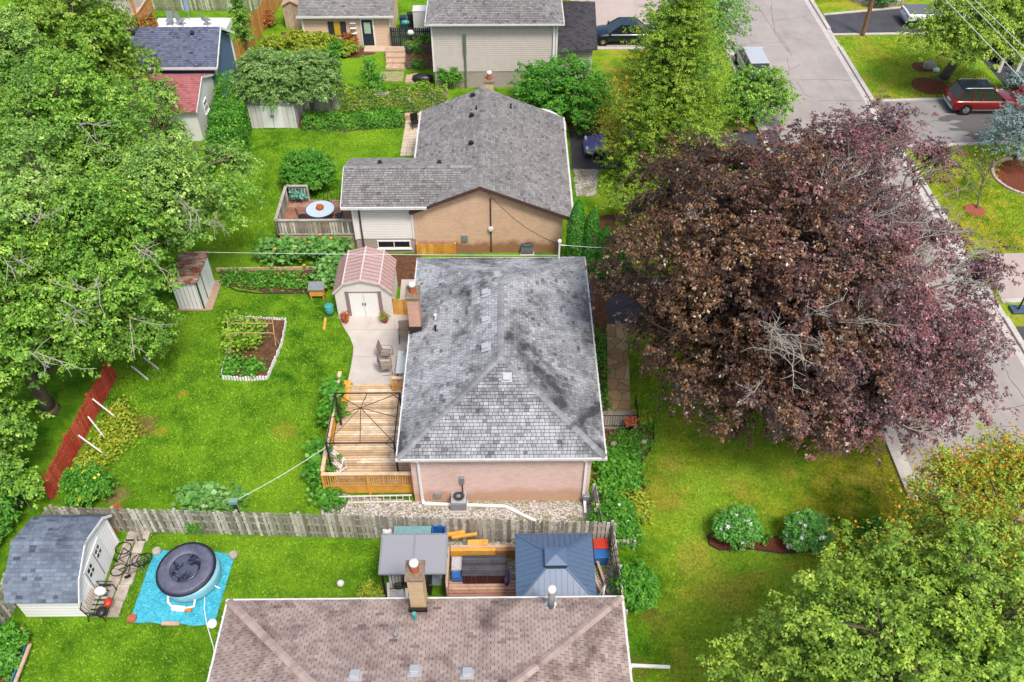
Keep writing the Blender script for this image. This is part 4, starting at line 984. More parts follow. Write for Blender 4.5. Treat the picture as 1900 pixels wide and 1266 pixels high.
for k in range(2):
    y0_ = sym - .82 + k * .83; d_ = MB().bx(sx1 + .003, y0_, .06, sx1 + .045, y0_ + .8, 1.8).build('door', M_white, gs)
    MB().bx(sx1 + .046, y0_ + .08, .25, sx1 + .052, y0_ + .14, 1.7).build('hinge_strip', M_groove, d_)
    MB().bx(sx1 + .046, y0_ + .22, 1.2, sx1 + .06, y0_ + .58, 1.62).build('pane', M_glass, d_)
    MB().bx(sx1 + .046, y0_ + .38, 1.2, sx1 + .07, y0_ + .42, 1.62).bx(sx1 + .046, y0_ + .2, 1.39, sx1 + .071, y0_ + .6, 1.43).build('glazing_bar', M_white, d_)
# ------------------------------------------------------------ fences
def fence(name, label, a, b, h, mat, board=.14, gap=.02, post_every=2.4, side=1, cat='fence', jag=.03, seed=1, alt=False, postmat=None, group=None, cap=False):
    rng = random.Random(seed); a, b = Vector((a[0], a[1], 0)), Vector((b[0], b[1], 0)); d = b - a; L = d.length; d.normalize(); n = Vector((-d.y, d.x, 0)) * side; ang = math.atan2(d.y, d.x)
    t = thing(name, label, cat, tuple((a + b) / 2), 0, group)
    bd = MB(); x = 0; k = 0
    while x < L - board * .5:
        hh = h + rng.uniform(-jag, jag); off = .045 if not alt or k % 2 == 0 else .01
        c = a + d * (x + board / 2) + n * off; bd.box((c.x, c.y, .04 + hh / 2), (board - .006, .02, hh), ang, rx=rng.uniform(-.012, .012)); x += board + gap; k += 1
    bd.build('boards', mat, t)
    for z in ((.3, h - .25) if h < 1.2 else (.3, h * .55, h - .25)):
        p, q = a + Vector((0, 0, z)), b + Vector((0, 0, z)); MB().beam(p, q, .05, .08).build('rail', postmat or mat, t)
    m = max(1, round(L / post_every))
    for i in range(m + 1):
        p = a + d * (L * i / m) - n * .035; MB().bx(p.x - .05, p.y - .05, -.05, p.x + .05, p.y + .05, h + .06).build('post', postmat or mat, t)
    return t
def XY(u, v, z=0): p = P(u, v, z); return (p.x, p.y)
Fa, Fb, Fc = XY(90, 937, 1.6), XY(440, 950, 1.6), XY(1137, 972, 1.6)
fence('wooden_fence', 'long weathered grey board fence between the lawns with peeling pickets', (Fa[0] + .1, Fa[1] - .1), (Fc[0], Fc[1] + .05), 1.6, M_greywood, .135, .028, 2.4, -1, alt=True, seed=4)
fence('wooden_fence', 'grey board fence running behind the gambrel shed', (Fa[0], Fa[1] - .2), XY(-40, 1245), 1.6, M_greywood, .135, .028, 2.4, 1, alt=True, seed=5)
fence('wooden_fence', 'grey board fence beside the blue hardtop gazebo and front lawn', (Fc[0] + .05, Fc[1] - .05), (Fc[0] + .12, 15.9), 1.6, M_greywood, .13, .012, 2.2, -1, alt=True, seed=6)
q = XY(1142, 1018); fence('fence_stub', 'very short low grey fence stub on the front lawn', (Fc[0] + .2, q[1]), (Fc[0] + .95, q[1]), .55, M_greywood, .12, .02, .7, seed=8)
fence('garden_fence', 'low grey wooden fence between the bungalow corner and planting bed', (3.62, 21.75), (3.75, Fc[1] + .15), 1.25, M_greywood, .12, .012, 1.2, seed=9)
# red fence with white props
ra, rb_ = XY(97, 930), XY(222, 700)
rft = fence('red_fence', 'leaning red painted picket fence under the maples propped with pale poles', (ra[0], ra[1] + .1), (rb_[0] - .15, rb_[1]), 1.35, M_redwood, .1, .05, 2.2, -1, seed=12, jag=.05)
pol = 0
for (u0, v0, u1, v1) in ((145, 808, 200, 848), (163, 773, 196, 815), (171, 740, 224, 782)):
    a, b = P(u0, v0, 1.1), P(u1, v1, .02); MB().beam(a, b, .06, .06).build('prop', M_offwhite, rft)
for i, (u0, v0, u1, v1, lb) in enumerate(((244, 680, 274, 704, 'pale garden pole lying on the grass near the end of the red fence'), (267, 664, 294, 685, 'short pale pole on the grass beyond the other pole'))):
    a, b = P(u0, v0, .04), P(u1, v1, .04); o = MB().beam(a, b, .07, .07).build('garden_pole', M_offwhite, None, loc=a); tag(o, lb, 'pole', 'pale poles on the grass')
# far fences
fence('orange_fence', 'tall orange stained board fence running diagonally past the blue garage', XY(441, 133), XY(527, -3), 1.9, M_newfence, .14, .01, 2.4, -1, seed=14)
fence('orange_fence', 'short brown board fence panel between the red roof shed and hedge', XY(372, 190), XY(414, 190), 1.7, wood_mat('brown_fence', hx('#7d5230', .8), hx('#96673d', .8), hx('#ab7d50', .8)), .14, .01, 2, 1, seed=15)
fence('picket_fence', 'grey picket fence along the very top edge behind the patio', XY(262, 18), XY(500, 22), 1.6, M_greywood, .13, .05, 2.4, -1, seed=16)
fence('black_fence', 'black board fence with washing beside the peach cottage', XY(728, 88), XY(800, 88), 1.5, M_blackwood, .13, .02, 1.8, -1, seed=17)
fence('wooden_fence', 'grey fence hidden by climbing vines behind the gable house lawn', XY(548, 216), XY(832, 212), 1.7, M_greywood, .14, .015, 2.4, -1, seed=18)
fence('cedar_gate', 'small honey coloured gate next to the barn shed', (bx1 + .06, by0 + .1), (WX0 - .62, by0 + .05), 1.05, M_cedar, .11, .006, .9, -1, cat='gate', seed=19, jag=0)
fence('cedar_fence', 'short honey coloured fence panel below the tan gable wall', XY(775, 473), XY(845, 473), .75, M_cedar, .12, .006, 1.9, -1, seed=20, jag=0)
p = P(822, 472); tag(MB().beam((p.x, p.y + .2, 0), (p.x, p.y + .45, 1.9), .12, .12).build('timber_post', M_cedar, None, loc=p), 'single yellowish timber leaning on the tan brick wall', 'timber')

# ------------------------------------------------------------ cedar deck of the bungalow
dk = thing('cedar_deck', 'honey coloured cedar deck with slatted railings beside the bungalow', 'deck', (-5.8, 25, 0))
DX0, DX1, DY0, DY1, DZ = -7.68, -3.9, 22.3, 28.15, .5
fb = MB(); y = DY0 + .02; rng = random.Random(2)
while y < DY1 - .1:
    xs = [DX0 + .03, DX0 + rng.choice((1.2, 1.9, 2.6)), DX1 - .02]
    for i in range(2): fb.bx(xs[i] + .004, y, DZ - .035, xs[i + 1] - .004, y + .112, DZ + rng.uniform(-.002, .002))
    y += .14
fb.build('floor_board', M_deck, dk)
MB().bx(DX0, DY0 + .02, .05, DX1, DY0 + .05, DZ - .04).build('skirt', M_cedar, dk)
MB().bx(DX0 + .1, DY1 - .05, .052, DX1, DY1 + .0, DZ - .04).bx(DX0 + .6, DY1, .052, DX1 - 1.3, DY1 + .3, .25).build('step', M_deck, dk)
MB().bx(DX0 + .12, DY0 + .1, .02, DX1 - .12, DY1 - .1, DZ - .12).build('dark_underfill', M_blackwood, dk)  # dark block added below the boards so their gaps look shaded
for y_ in (22.6, 24.5, 26.4, 27.9): MB().bx(DX0 + .1, y_ - .05, .0, DX1 - .1, y_ + .05, DZ - .05).build('joist', M_cedar, dk)
def rail(a, b, z, h=.92, slat=.1, parent=dk, mat=M_cedar, capmat=None, sw=.045):
    a, b = Vector((a[0], a[1], z)), Vector((b[0], b[1], z)); d = b - a; L = d.length; d.normalize(); ang = math.atan2(d.y, d.x)
    s = MB(); n = int(L / slat)
    for i in range(n + 1):
        c = a + d * (i * L / n); s.box((c.x, c.y, z + h / 2), (sw, .035, h - .1), ang)
    s.beam(a + Vector((0, 0, .1)), b + Vector((0, 0, .1)), .045, .09).beam(a + Vector((0, 0, h - .1)), b + Vector((0, 0, h - .1)), .045, .09)
    r = s.build('railing', mat, parent)
    MB().beam(a + Vector((0, 0, h)), b + Vector((0, 0, h)), .16, .04).build('handrail', capmat or M_deck, r)
    m = max(1, round(L / 1.85))
    for i in range(m + 1):
        c = a + d * (L * i / m); MB().bx(c.x - .05, c.y - .05, max(0, z - .5), c.x + .05, c.y + .05, z + h - .02).build('post', mat, parent)
rail((DX0, DY0), (DX1 - .05, DY0), DZ); rail((DX0, DY0 + .15), (DX0, DY1 + .0), DZ)
rail((DX1 - 1.35, DY1 - .35), (DX1 - .1, DY1 - .35), DZ, .85)
bn = MB()
for k in range(3): bn.bx(DX0 + .12 + k * .13, DY1 - 1.4, DZ + .42, DX0 + .24 + k * .13, DY1 - .1, DZ + .46)
bn.bx(DX0 + .14, DY1 - 1.35, DZ, DX0 + .2, DY1 - 1.25, DZ + .42).bx(DX0 + .14, DY1 - .25, DZ, DX0 + .2, DY1 - .15, DZ + .42); bn.build('bench', M_cedar, dk)
# metal gazebo frame
gf = thing('gazebo_frame', 'bare black metal gazebo frame standing on the cedar deck', 'gazebo frame', (-6, 24.3, DZ))
gx0, gx1, gy0_, gy1_, gzt = -7.42, -4.63, 22.98, 25.74, 2.6
for x in (gx0, gx1):
    for y in (gy0_, gy1_): MB().bx(x - .04, y - .04, DZ, x + .04, y + .04, gzt).build('post', M_black, gf)
for a, b in (((gx0, gy0_), (gx1, gy0_)), ((gx0, gy1_), (gx1, gy1_)), ((gx0, gy0_), (gx0, gy1_)), ((gx1, gy0_), (gx1, gy1_))): MB().beam((a[0], a[1], gzt), (b[0], b[1], gzt), .045).build('beam', M_black, gf)
pk = P(669, 757, 3.1)
for tx, ty in ((gx0, gy0_), (gx1, gy0_), (gx0, gy1_), (gx1, gy1_), ((gx0 + gx1) / 2, gy0_), ((gx0 + gx1) / 2, gy1_), (gx0, (gy0_ + gy1_) / 2), (gx1, (gy0_ + gy1_) / 2)):
    MB().tube([(tx, ty, gzt), (pk.x, pk.y, 3.1)], .016, 6).build('roof_rod', M_black, gf)
for x, sx_ in ((gx0, 1), (gx1, -1)):
    for y, sy_ in ((gy0_, 1), (gy1_, -1)):
        MB().tube([(x, y, gzt - .45), (x + sx_ * .4, y, gzt)], .014, 5).build('brace', M_black, gf); MB().tube([(x + sx_ * .38, y, gzt), (x, y + sy_ * .38, gzt)], .012, 5).build('brace', M_black, gf)
# lattice ladder-like crate row under the deck front
ld = thing('ladder', 'pale ladder lying on its side against the deck front', 'ladder', (-5.6, 21.75, 0))
a, b = P(625, 935), P(765, 932)
lb = MB().beam((a.x, a.y, .06), (b.x, b.y, .06), .05, .05).beam((a.x, a.y + .1, .36), (b.x, b.y + .1, .36), .05, .05); lb.build('rail', M_offwhite, ld)
rg_ = MB()
for k in range(12): x = a.x + .1 + k * (b.x - a.x - .2) / 11; rg_.beam((x, a.y, .06), (x, a.y + .1, .36), .03, .03)
rg_.build('rung', M_offwhite, ld)
# air conditioners
def air_con(label, c, s, h, mat):
    t = thing('air_conditioner', label, 'air conditioner', (c[0], c[1], 0), 0, 'air conditioner units')
    x, y = c; MB().bx(x - s / 2 - .06, y - s / 2 - .06, 0, x + s / 2 + .06, y + s / 2 + .06, .06).build('base', M_conc, t)
    MB().bx(x - s / 2, y - s / 2, .06, x + s / 2, y + s / 2, h).build('casing', mat, t, bevel=.05)
    fr = MB()
    for k in range(9): fr.bx(x - s / 2 - .008, y - s / 2 - .008, .14 + k * (h - .25) / 9, x + s / 2 + .008, y + s / 2 + .008, .165 + k * (h - .25) / 9)
    fr.build('grille', M_greymetal, t)
    MB().lathe([(s * .42, h + .004), (s * .42, h + .03), (s * .36, h + .03), (s * .36, h + .008)], (x, y, 0), 24).build('fan_ring', M_steel, t)
    MB().lathe([(s * .35, h + .009), (s * .34, h + .012)], (x, y, 0), 24).build('fan_opening', M_black, t)
    gr = MB()
    for k in range(10): a = k * math.pi / 5; gr.beam((x, y, h + .035), (x + math.cos(a) * s * .38, y + math.sin(a) * s * .38, h + .035), .008, .008)
    gr.lathe([(.09, h + .025), (.08, h + .045)], (x, y, 0), 12); gr.build('fan_guard', M_greymetal, t)
p = P(852, 942); air_con('pale grey air conditioner on the gravel by the pink brick wall', (p.x, p.y + .1), .64, .66, plain('ac_grey', hx('#b5b7ba', .8), .5))
p = P(978, 470); air_con('dark green grey air conditioner below the tan gable wall', (p.x, p.y + .15), .66, .66, plain('ac_dark', hx('#4b5b60', .8), .5))

# ------------------------------------------------------------ patio dining
M_frame = plain('bronze_metal', hx('#6c5b50', .8), .5, .1, .4)
M_sling = plain('sling_fabric', hx('#a38f7f', .8), .85)
def chair(label, loc, rz):
    t = thing('patio_chair', label, 'chair', loc, rz, 'sling chairs at the patio table')
    for s_ in (-.26, .26):
        MB().tube([(s_, .25, .02), (s_, -.25, .02), (s_, -.27, .06), (s_, -.24, .62), (s_, .2, .64), (s_, .27, .6)], .014, 6).build('arm_frame', M_frame, t, local=True)
        MB().tube([(s_ * .9, -.2, .42), (s_ * .9, .24, .4), (s_ * .9, .38, 1.02)], .014, 6).build('side_rail', M_frame, t, local=True)
    MB().slab([(-.23, -.22, .42), (.23, -.22, .42), (.23, .24, .4), (-.23, .24, .4)], .012).build('seat', M_sling, t, local=True)
    b = MB().add([(-.23, .245, .41), (.23, .245, .41), (.23, .38, 1.02), (-.23, .38, 1.02), (-.23, .26, .41), (.23, .26, .41), (.23, .395, 1.02), (-.23, .395, 1.02)],
                 [(0, 1, 2, 3), (7, 6, 5, 4), (0, 4, 5, 1), (2, 6, 7, 3), (1, 5, 6, 2), (0, 3, 7, 4)]); b.build('backrest', M_sling, t, local=True)
    return t
c1 = P(718, 690, .05); c2 = P(718, 665, .05); c3 = P(738, 636, .05)
ch0 = chair('tan sling patio chair nearer the cedar deck railing', (c1.x, c1.y, .05), math.radians(98))
ch1 = copy_tree(ch0); ch1.location = (c2.x, c2.y, .05); ch1.rotation_euler.z = math.radians(84); ch1['label'] = 'middle tan sling patio chair facing the glass table'
ch2_ = copy_tree(ch0); ch2_.location = (c3.x + .35, c3.y + .15, .05); ch2_.rotation_euler.z = math.radians(5); ch2_['label'] = 'patio chair at the far end of the glass table by the eave'
pt = P(745, 672, .75); tb = thing('patio_table', 'white rectangular glass patio table beside the bungalow wall', 'table', (pt.x + .25, pt.y, .05))
MB().bx(pt.x - .22, pt.y - .75, .74, pt.x + .75, pt.y + .75, .77).build('table_top', plain('frosted_glass', hx('#dfe6e4', .85), .15, .03, .6), tb, bevel=.02)
for x in (pt.x - .15, pt.x + .68):
    for y in (pt.y - .65, pt.y + .65): MB().tube([(x, y, .05), (x, y, .74)], .022, 8).build('leg', M_frame, tb)

# ------------------------------------------------------------ pots and planters
LM_green = leaf_mat('pot_leaves', [(0, hx('#2f6a1c', .8)), (.5, hx('#5b9a2d', .8)), (1, hx('#9cc952', .8))])
LM_redfl = leaf_mat('red_pot_flowers', [(0, hx('#7c2e1e', .8)), (.4, hx('#c2452c', .85)), (.7, hx('#e2703f', .85)), (1, hx('#6f9a35', .8))])
def pot_plant(label, c, z0, r, h, mat, leafmat, pr, ns=26, leaf=.07, hand='pot', seed=1, flare=1.25):
    t = thing('potted_plant', label, 'potted plant', (c[0], c[1], z0))
    MB().lathe([(r * .7, z0), (r, z0 + h * .9), (r * flare * .85, z0 + h * .9), (r * flare * .85, z0 + h), (r * .8, z0 + h), (r * .8, z0 + h - .04)], (c[0], c[1], 0), 18).build('pot', mat, t, True)
    C = (c[0], c[1], z0 + h + pr * .45)
    foliage('foliage', [sprays(C, (pr, pr, pr * .75), ns, 22, leaf, .1, .08, .03, (.2, 1), -.6, .2, .1, seed)], leafmat, t)
    return t
p = P(641, 597, .06); pot_plant('terracotta bowl of red flowers by the barn shed door', (p.x, p.y), .05, .2, .3, M_terra, LM_redfl, .26, seed=2)
p = P(714, 597, .06); pot_plant('terracotta bowl of yellow green foliage by the barn shed door', (p.x, p.y), .05, .2, .3, M_terra, leaf_mat('yg', [(0, hx('#5c7a24', .8)), (.7, hx('#a8b53e', .8)), (1, hx('#c26c3c', .8))]), .24, seed=3)
pot_plant('small terracotta pot plant on the glass patio table', (pt.x + .3, pt.y + .3), .77, .1, .17, M_terra, LM_green, .15, 16, .06, seed=4)
p = P(1168, 796, .1); pot_plant('dark tall planter with orange flowers on the front stoop', (p.x, p.y), .12, .2, .5, M_black, leaf_mat('orange_fl', [(0, hx('#4a8a2c', .8)), (.5, hx('#e06a34', .85)), (.8, hx('#d88aa8', .85)), (1, hx('#e98a3c', .85))]), .28, 34, .08, seed=5)
p = P(553, 362, 1.3); pot_plant('teal pot of spiky agave in the corner of the grey deck', (p.x, p.y - .1), 1.0, .2, .34, M_teal, leaf_mat('agave', [(0, hx('#3f8f84', .8)), (1, hx('#8bc7b4', .8))]), .34, 20, .22, seed=6)
# white slatted plant stand on the deck with a blue item
p = P(620, 872, DZ); ps = thing('plant_stand', 'white slatted plant stand crowded with small pots on the deck corner', 'plant stand', (p.x, p.y, DZ), math.radians(-40))
for k, z in enumerate((.3, .55, .8)):
    for j in range(3): MB().bx(-.5, -.26 + k * .22 + j * .07, z, .5, -.225 + k * .22 + j * .07, z + .02).build('shelf_slat', M_white, ps, local=True)
for x in (-.48, .48):
    for a, b in (((x, -.28, 0), (x, .3, .9)), ((x, .32, 0), (x, .3, .9)), ((x, -.28, .3), (x, .3, .3))): MB().beam(a, b, .035, .035).build('leg', M_white, ps, local=True)
mps = Matrix.Rotation(math.radians(-40), 3, 'Z')
for k, (lx, ly, lz, col, lb_) in enumerate(((-.32, .22, .82, M_blue, 'blue pot on the white plant stand'), (-.05, 0, .57, M_terra, 'orange pot in the middle of the white plant stand'), (.3, -.2, .32, M_steel, 'grey pot at the low end of the white plant stand'), (-.3, -.2, .32, M_cream, 'white pot low on the white plant stand'), (.3, .22, .82, M_black, 'black pot on the top shelf of the plant stand'))):
    q = Vector(ps.location) + mps @ Vector((lx, ly, lz)); pot_plant(lb_, (q.x, q.y), q.z, .1, .16, col, LM_green, .12, 10, .05, seed=20 + k)
# ------------------------------------------------------------ beehive like nesting box, bins, planks
p = P(590, 556); nb = thing('wooden_cabinet', 'small wooden garden cabinet with a grey lid on legs beside the barn shed', 'cabinet', (p.x, p.y, 0))
MB().bx(p.x - .38, p.y - .02, .25, p.x + .36, p.y + .42, .72).build('box', M_cedar, nb); MB().slab([(p.x - .42, p.y - .1, .74), (p.x + .4, p.y - .1, .74), (p.x + .4, p.y + .48, .84), (p.x - .42, p.y + .48, .84)], .04).build('lid', M_greymetal, nb)
for x in (p.x - .33, p.x + .31):
    for y in (p.y + .03, p.y + .37): MB().bx(x - .03, y - .03, 0, x + .03, y + .03, .25).build('leg', M_cedar, nb)
p = P(613, 583); tb_ = thing('water_butt', 'small teal barrel beside the barn shed wall', 'barrel', (p.x, p.y, 0)); MB().lathe([(.2, 0), (.25, .3), (.24, .5), (.2, .58)], (p.x, p.y, 0), 18).build('body', M_teal, tb_, True); MB().lathe([(.23, .56), (.24, .6), (.05, .64)], (p.x, p.y, 0), 18).build('lid', M_teal, tb_)
a, b = P(604, 590, .03), P(601, 612, .03); tag(MB().beam(a, b, .12, .04).build('plank', M_cedar, None, loc=a), 'loose wooden plank lying on the lawn near the teal barrel', 'plank')

# ------------------------------------------------------------ raised vegetable bed
vb = thing('vegetable_bed', 'vegetable bed on the lawn edged with white picket edging', 'garden bed', tuple(P(470, 650)))
poly = PL([(413, 704), (413, 694), (424, 655), (424, 602), (445, 592), (532, 597), (524, 640), (497, 704), (455, 707)])
MB().prism(poly, 0, .09).build('soil', M_soil, vb)
ed = MB(); rng = random.Random(5)
for i in range(len(poly)):
    a, b = Vector(poly[i]), Vector(poly[(i + 1) % len(poly)]); L = (b - a).length; n = max(1, int(L / .13)); ang = math.atan2(b.y - a.y, b.x - a.x)
    for k in range(n):
        c = a.lerp(b, (k + .5) / n); hh = rng.uniform(.2, .3); ed.box((c.x, c.y, hh / 2), (.1, .03, hh), ang, rx=rng.uniform(-.15, .15))
ed.build('picket_edging', M_white, vb)
tl = thing('trellis', 'bamboo trellis frame over the vegetable bed', 'trellis', tuple(P(475, 640)))
for a, b in (((424, 640, 1.2), (430, 667, .0)), ((505, 590, 1.3), (512, 645, 0)), ((427, 618, 1.2), (506, 618, 1.2)), ((428, 600, 1.1), (506, 600, 1.1)), ((422, 590, 1.3), (424, 640, 0)), ((450, 598, 1.2), (452, 650, 0)), ((506, 618, 1.2), (520, 642, 0)), ((424, 618, 1.2), (434, 655, 0))):
    MB().tube([P(*a), P(*b)], .022, 6).build('pole', wood_mat('bamboo', hx('#b99a66', .8), hx('#cbae7c', .8), hx('#d8c095', .8)) if 'bamboo' not in bpy.data.materials else bpy.data.materials['bamboo'], tl)
tag(MB().tube([(*XY(408, 524), .04)] + [(*XY(u, v), .05) for u, v in ((440, 541), (480, 546), (540, 545), (572, 544))], .03, 6).build('bed_edging', M_black, None, loc=P(490, 545)), 'thin black edging along the vegetable patch by the rusty shed', 'edging')
a, b = P(402, 503), P(470, 503); tag(MB().beam((a.x, a.y, .1), (P(600, 500).x, P(600, 500).y, .1), .08, .2).build('bed_timber', M_tanwood, None, loc=a), 'timber sleeper behind the vegetable patch below the hanging squash', 'timber')

# ------------------------------------------------------------ wires
def wire(label, a, b, sag=.3, r=.012, mat=M_white, cat='wire'):
    a, b = Vector(a), Vector(b); pts = [a.lerp(b, t) - Vector((0, 0, math.sin(t * math.pi) * sag)) for t in np.linspace(0, 1, 16)]
    return tag(MB().tube(pts, r, 5).build('wire', mat, None, loc=a), label, cat)
mt_ = Vector((mast.x + .28, 33.7, 4.35))
wire('thin white wire strung over the squash from the maples', P(362, 468, 3.6), Vector((mast.x, 33.75, 3.7)), .05, .009)
wire('service wire from the white mast into the copper beech', mt_, P(1330, 455, 6.5), .2, .011)
pb = P(433, 948, 0); pq = XY(433, 930, 1.8)
wire('white washing line running from the fence bird house to the cedar deck', (Fb[0] - .1, Fb[1] + .2, 2.0), P(605, 830, 2.3), .1, .01, M_white, 'line')
po = thing('line_post', 'dark post with a small grey feeder standing by the long grey fence', 'post', (Fb[0] - .1, Fb[1] + .2, 0)); MB().bx(Fb[0] - .16, Fb[1] + .14, 0, Fb[0] - .04, Fb[1] + .26, 1.95).build('post', M_blackwood, po); MB().box((Fb[0] - .1, Fb[1] + .2, 2.02), (.34, .2, .16)).build('feeder', plain('feeder_green', hx('#7fa69a', .8)), po)

# ------------------------------------------------------------ neighbour's garden: spa on a tarp
M_tarp = NT('blue_tarp', .35, .5); n_ = M_tarp.noise(5, 5, .7, dist=1.5); M_tarp.bump(n_, .12, .9); M_tarp = M_tarp.col(M_tarp.mix(M_tarp.ramp(n_, [(.3, 0.0), (.7, 1.0)]), hx('#149fbd', .9), hx('#62d4e8', .95)))
tp = PL([(287, 1022), (437, 1027), (397, 1162), (240, 1155)]); tm = MB(); N_ = 26; rr = random.Random(9); gridp = []
for i in range(N_ + 1):
    for j in range(N_ + 1):
        s_, t_ = i / N_, j / N_; a = Vector(tp[0]).lerp(Vector(tp[1]), s_); b = Vector(tp[3]).lerp(Vector(tp[2]), s_); q = a.lerp(b, t_)
        edge = .03 * math.sin(s_ * 19 + t_ * 3) * (1 if j in (0, N_) else 0)
        z = .022 + .018 * math.sin(q.x * 7 + q.y * 3) * math.sin(q.y * 6 - q.x * 2) + .012 * math.sin(q.x * 17 + math.sin(q.y * 5) * 2); gridp.append((q.x, q.y + edge, max(.006, z)))
tm.add(gridp, [(i * (N_ + 1) + j, i * (N_ + 1) + j + 1, (i + 1) * (N_ + 1) + j + 1, (i + 1) * (N_ + 1) + j) for i in range(N_) for j in range(N_)])
tag(tm.build('tarp', M_tarp, None, True, loc=P(340, 1090)), 'crinkled turquoise blue tarp spread on the lawn under the spa', 'tarp')
for u, v, lb_, m_ in ((292, 1025, 'round pinkish paver holding the tarp corner nearest the gambrel shed', M_stone), (434, 1032, 'pale paver on the far tarp corner away from the shed', M_stone), (246, 1150, 'brown brick on the near tarp corner by the pavers', M_terra), (395, 1160, 'white stone on the near tarp corner by the mauve roof', M_white)):
    p = P(u, v); o = MB().lathe([(.17, .04), (.19, .08), (.17, .15), (.05, .16)], (p.x, p.y, 0), 9).build('paver', m_, None, loc=p); tag(o, lb_, 'stone', 'weights on the tarp corners')
a, b = P(300, 1157, .07), P(333, 1158, .07); tag(MB().beam(a, b, .14, .08).build('board', M_tanwood, None, loc=a), 'short wooden board on the near edge of the blue tarp', 'board')
SPZ = .72; sc_ = P(350, 1056, SPZ)
sp = thing('inflatable_spa', 'round inflatable hot tub with a dark quilted cover on the blue tarp', 'hot tub', (sc_.x, sc_.y, 0))
M_spa = plain('spa_blue', hx('#8cc6d8', .85), .35, .06, .5)
MB().lathe([(1.0, .03), (1.1, .12), (1.14, .3), (1.12, .42), (1.13, .54), (1.06, .64), (.9, .66)], (sc_.x, sc_.y, 0), 40).build('tub_wall', M_spa, sp, True)
tilt = Matrix.Rotation(math.radians(5), 3, Vector((.6, -.8, 0)))
MB().lathe([(1.12, .62), (1.17, .68), (1.14, .75)], (sc_.x - .07, sc_.y + .06, .0), 48, tilt=tilt).build('cover_rim', plain('cover_navy', hx('#23283a', .8), .5), sp, True)
cm = NT('cover_quilt', .45, .5)
sx_n = cm.N('SeparateXYZ'); cm.L(cm.coord('Object'), sx_n.inputs[0]); ang_ = cm.math('ARCTAN2', sx_n.outputs[1], sx_n.outputs[0]); st_ = cm.math('SINE', cm.math('MULTIPLY', ang_, 60)); cm.bump(cm.math('ADD', st_, cm.math('MULTIPLY', cm.noise(8, 4), 4.0)), .008, .5)
cm.col(cm.mix(cm.noise(3, 3), hx('#34374b', .8), hx('#7a7c92', .85)))
cv = MB().lathe([(1.13, .74), (.98, .8), (.75, .84), (.62, .83), (.6, .79), (.3, .76), (.01, .755)], (sc_.x - .07, sc_.y + .06, 0), 48, tilt=tilt); cvo = cv.build('cover', cm.m, sp, True)
wm = NT('puddle_vinyl', .08, .8); wn = wm.noise(2.2, 5, .65, dist=.8); wm.col(wm.mix(wm.ramp(wn, [(.46, 0.0), (.54, 1.0)]), hx('#1a1c24', .8), hx('#565a6c', .8))); wm.bump(wn, .05)
MB().lathe([(.6, .8), (.55, .803), (.01, .802)], (sc_.x - .07, sc_.y + .06, 0), 40, tilt=tilt).build('puddle', wm.m, cvo, True)
for pts in ([(312, 1098, .35), (312, 1118, .2), (322, 1128, .12), (340, 1128, .1)], [(352, 1102, .35), (362, 1112, .25), (360, 1125, .12), (342, 1130, .1)]): MB().tube([P(*q) for q in pts], .05, 8).build('hose', M_white, sp, True)
a = P(331, 1129, .12); MB().box((a.x, a.y, .1), (.5, .2, .14), -.1).build('pump', M_white, sp, bevel=.02); MB().box((a.x + .38, a.y - .04, .09), (.25, .16, .1), -.1).build('pump_cap', plain('orange_plastic', hx('#d98a3c', .85), .5), sp, bevel=.02)
MB().tube([P(385, 1080, .4), P(408, 1092, .2)], .025, 6).build('tap', M_white, sp)
tag(MB().tube([P(380, 1100, .06), P(379, 1130, .05), P(384, 1160, .05), P(396, 1200, .04), P(398, 1216, .04)], .018, 6).build('cord', M_white, None, loc=P(385, 1160)), 'pale cord running from the spa across the grass to the mauve roof', 'cord')
# pavers, bench, bicycles
pv = MB(); rng = random.Random(3)
for i, (v, ul, ur) in enumerate(((1147, 172, 221), (1117, 184, 233), (1087, 197, 246), (1057, 210, 255), (1030, 221, 263), (1006, 231, 275))):
    p0_ = P(ul, v); p1_ = P(ur, v); w_ = (p1_.x - p0_.x) / 2; nx = .72
    for k in range(2): x = p0_.x + k * w_; pv.box((x + w_ / 2, p0_.y + .36, .02), (w_ - .06, .68, .05), rng.uniform(-.02, .02))
mp_ = NT('paver', .9, .2); mp_.col(mp_.mix(mp_.ramp(mp_.noise(1.8, 5, .7), [(.4, 0.0), (.65, 1.0)]), hx('#a8998b', .72), hx('#d2c7bb', .75)))
tag(pv.build('paving_slabs', mp_.m, None, loc=P(228, 1080)), 'path of worn square paving slabs beside the gambrel shed', 'paving')
bnc = thing('garden_bench', 'black metal garden bench with cushions against the gambrel shed', 'bench', (*XY(193, 1125), .04), math.radians(90))
for k in range(7): MB().beam((-.6 + k * .2, -.22, .44), (-.6 + k * .2, .22, .44), .05, .02).build('seat_slat', M_black, bnc, local=True)
for k in range(12): MB().beam((-.62 + k * .113, .24, .46), (-.62 + k * .113, .34, .92), .04, .02).build('back_slat', M_tanwood, bnc, local=True)
MB().tube([(-.66, .36, .94), (-.3, .37, 1.0), (.3, .37, 1.0), (.66, .36, .94)], .022, 6).build('back_rail', M_black, bnc, local=True)
for x in (-.66, .66):
    MB().tube([(x, -.3, 0), (x, -.26, .44), (x, .24, .44), (x, .36, .95)], .022, 6).build('side_frame', M_black, bnc, local=True)
    MB().tube([(x, -.32, .62), (x, -.1, .66), (x, .28, .66)], .02, 6).build('armrest', M_black, bnc, local=True); MB().tube([(x, .24, .44), (x, .36, 0)], .02, 6).build('leg', M_black, bnc, local=True)
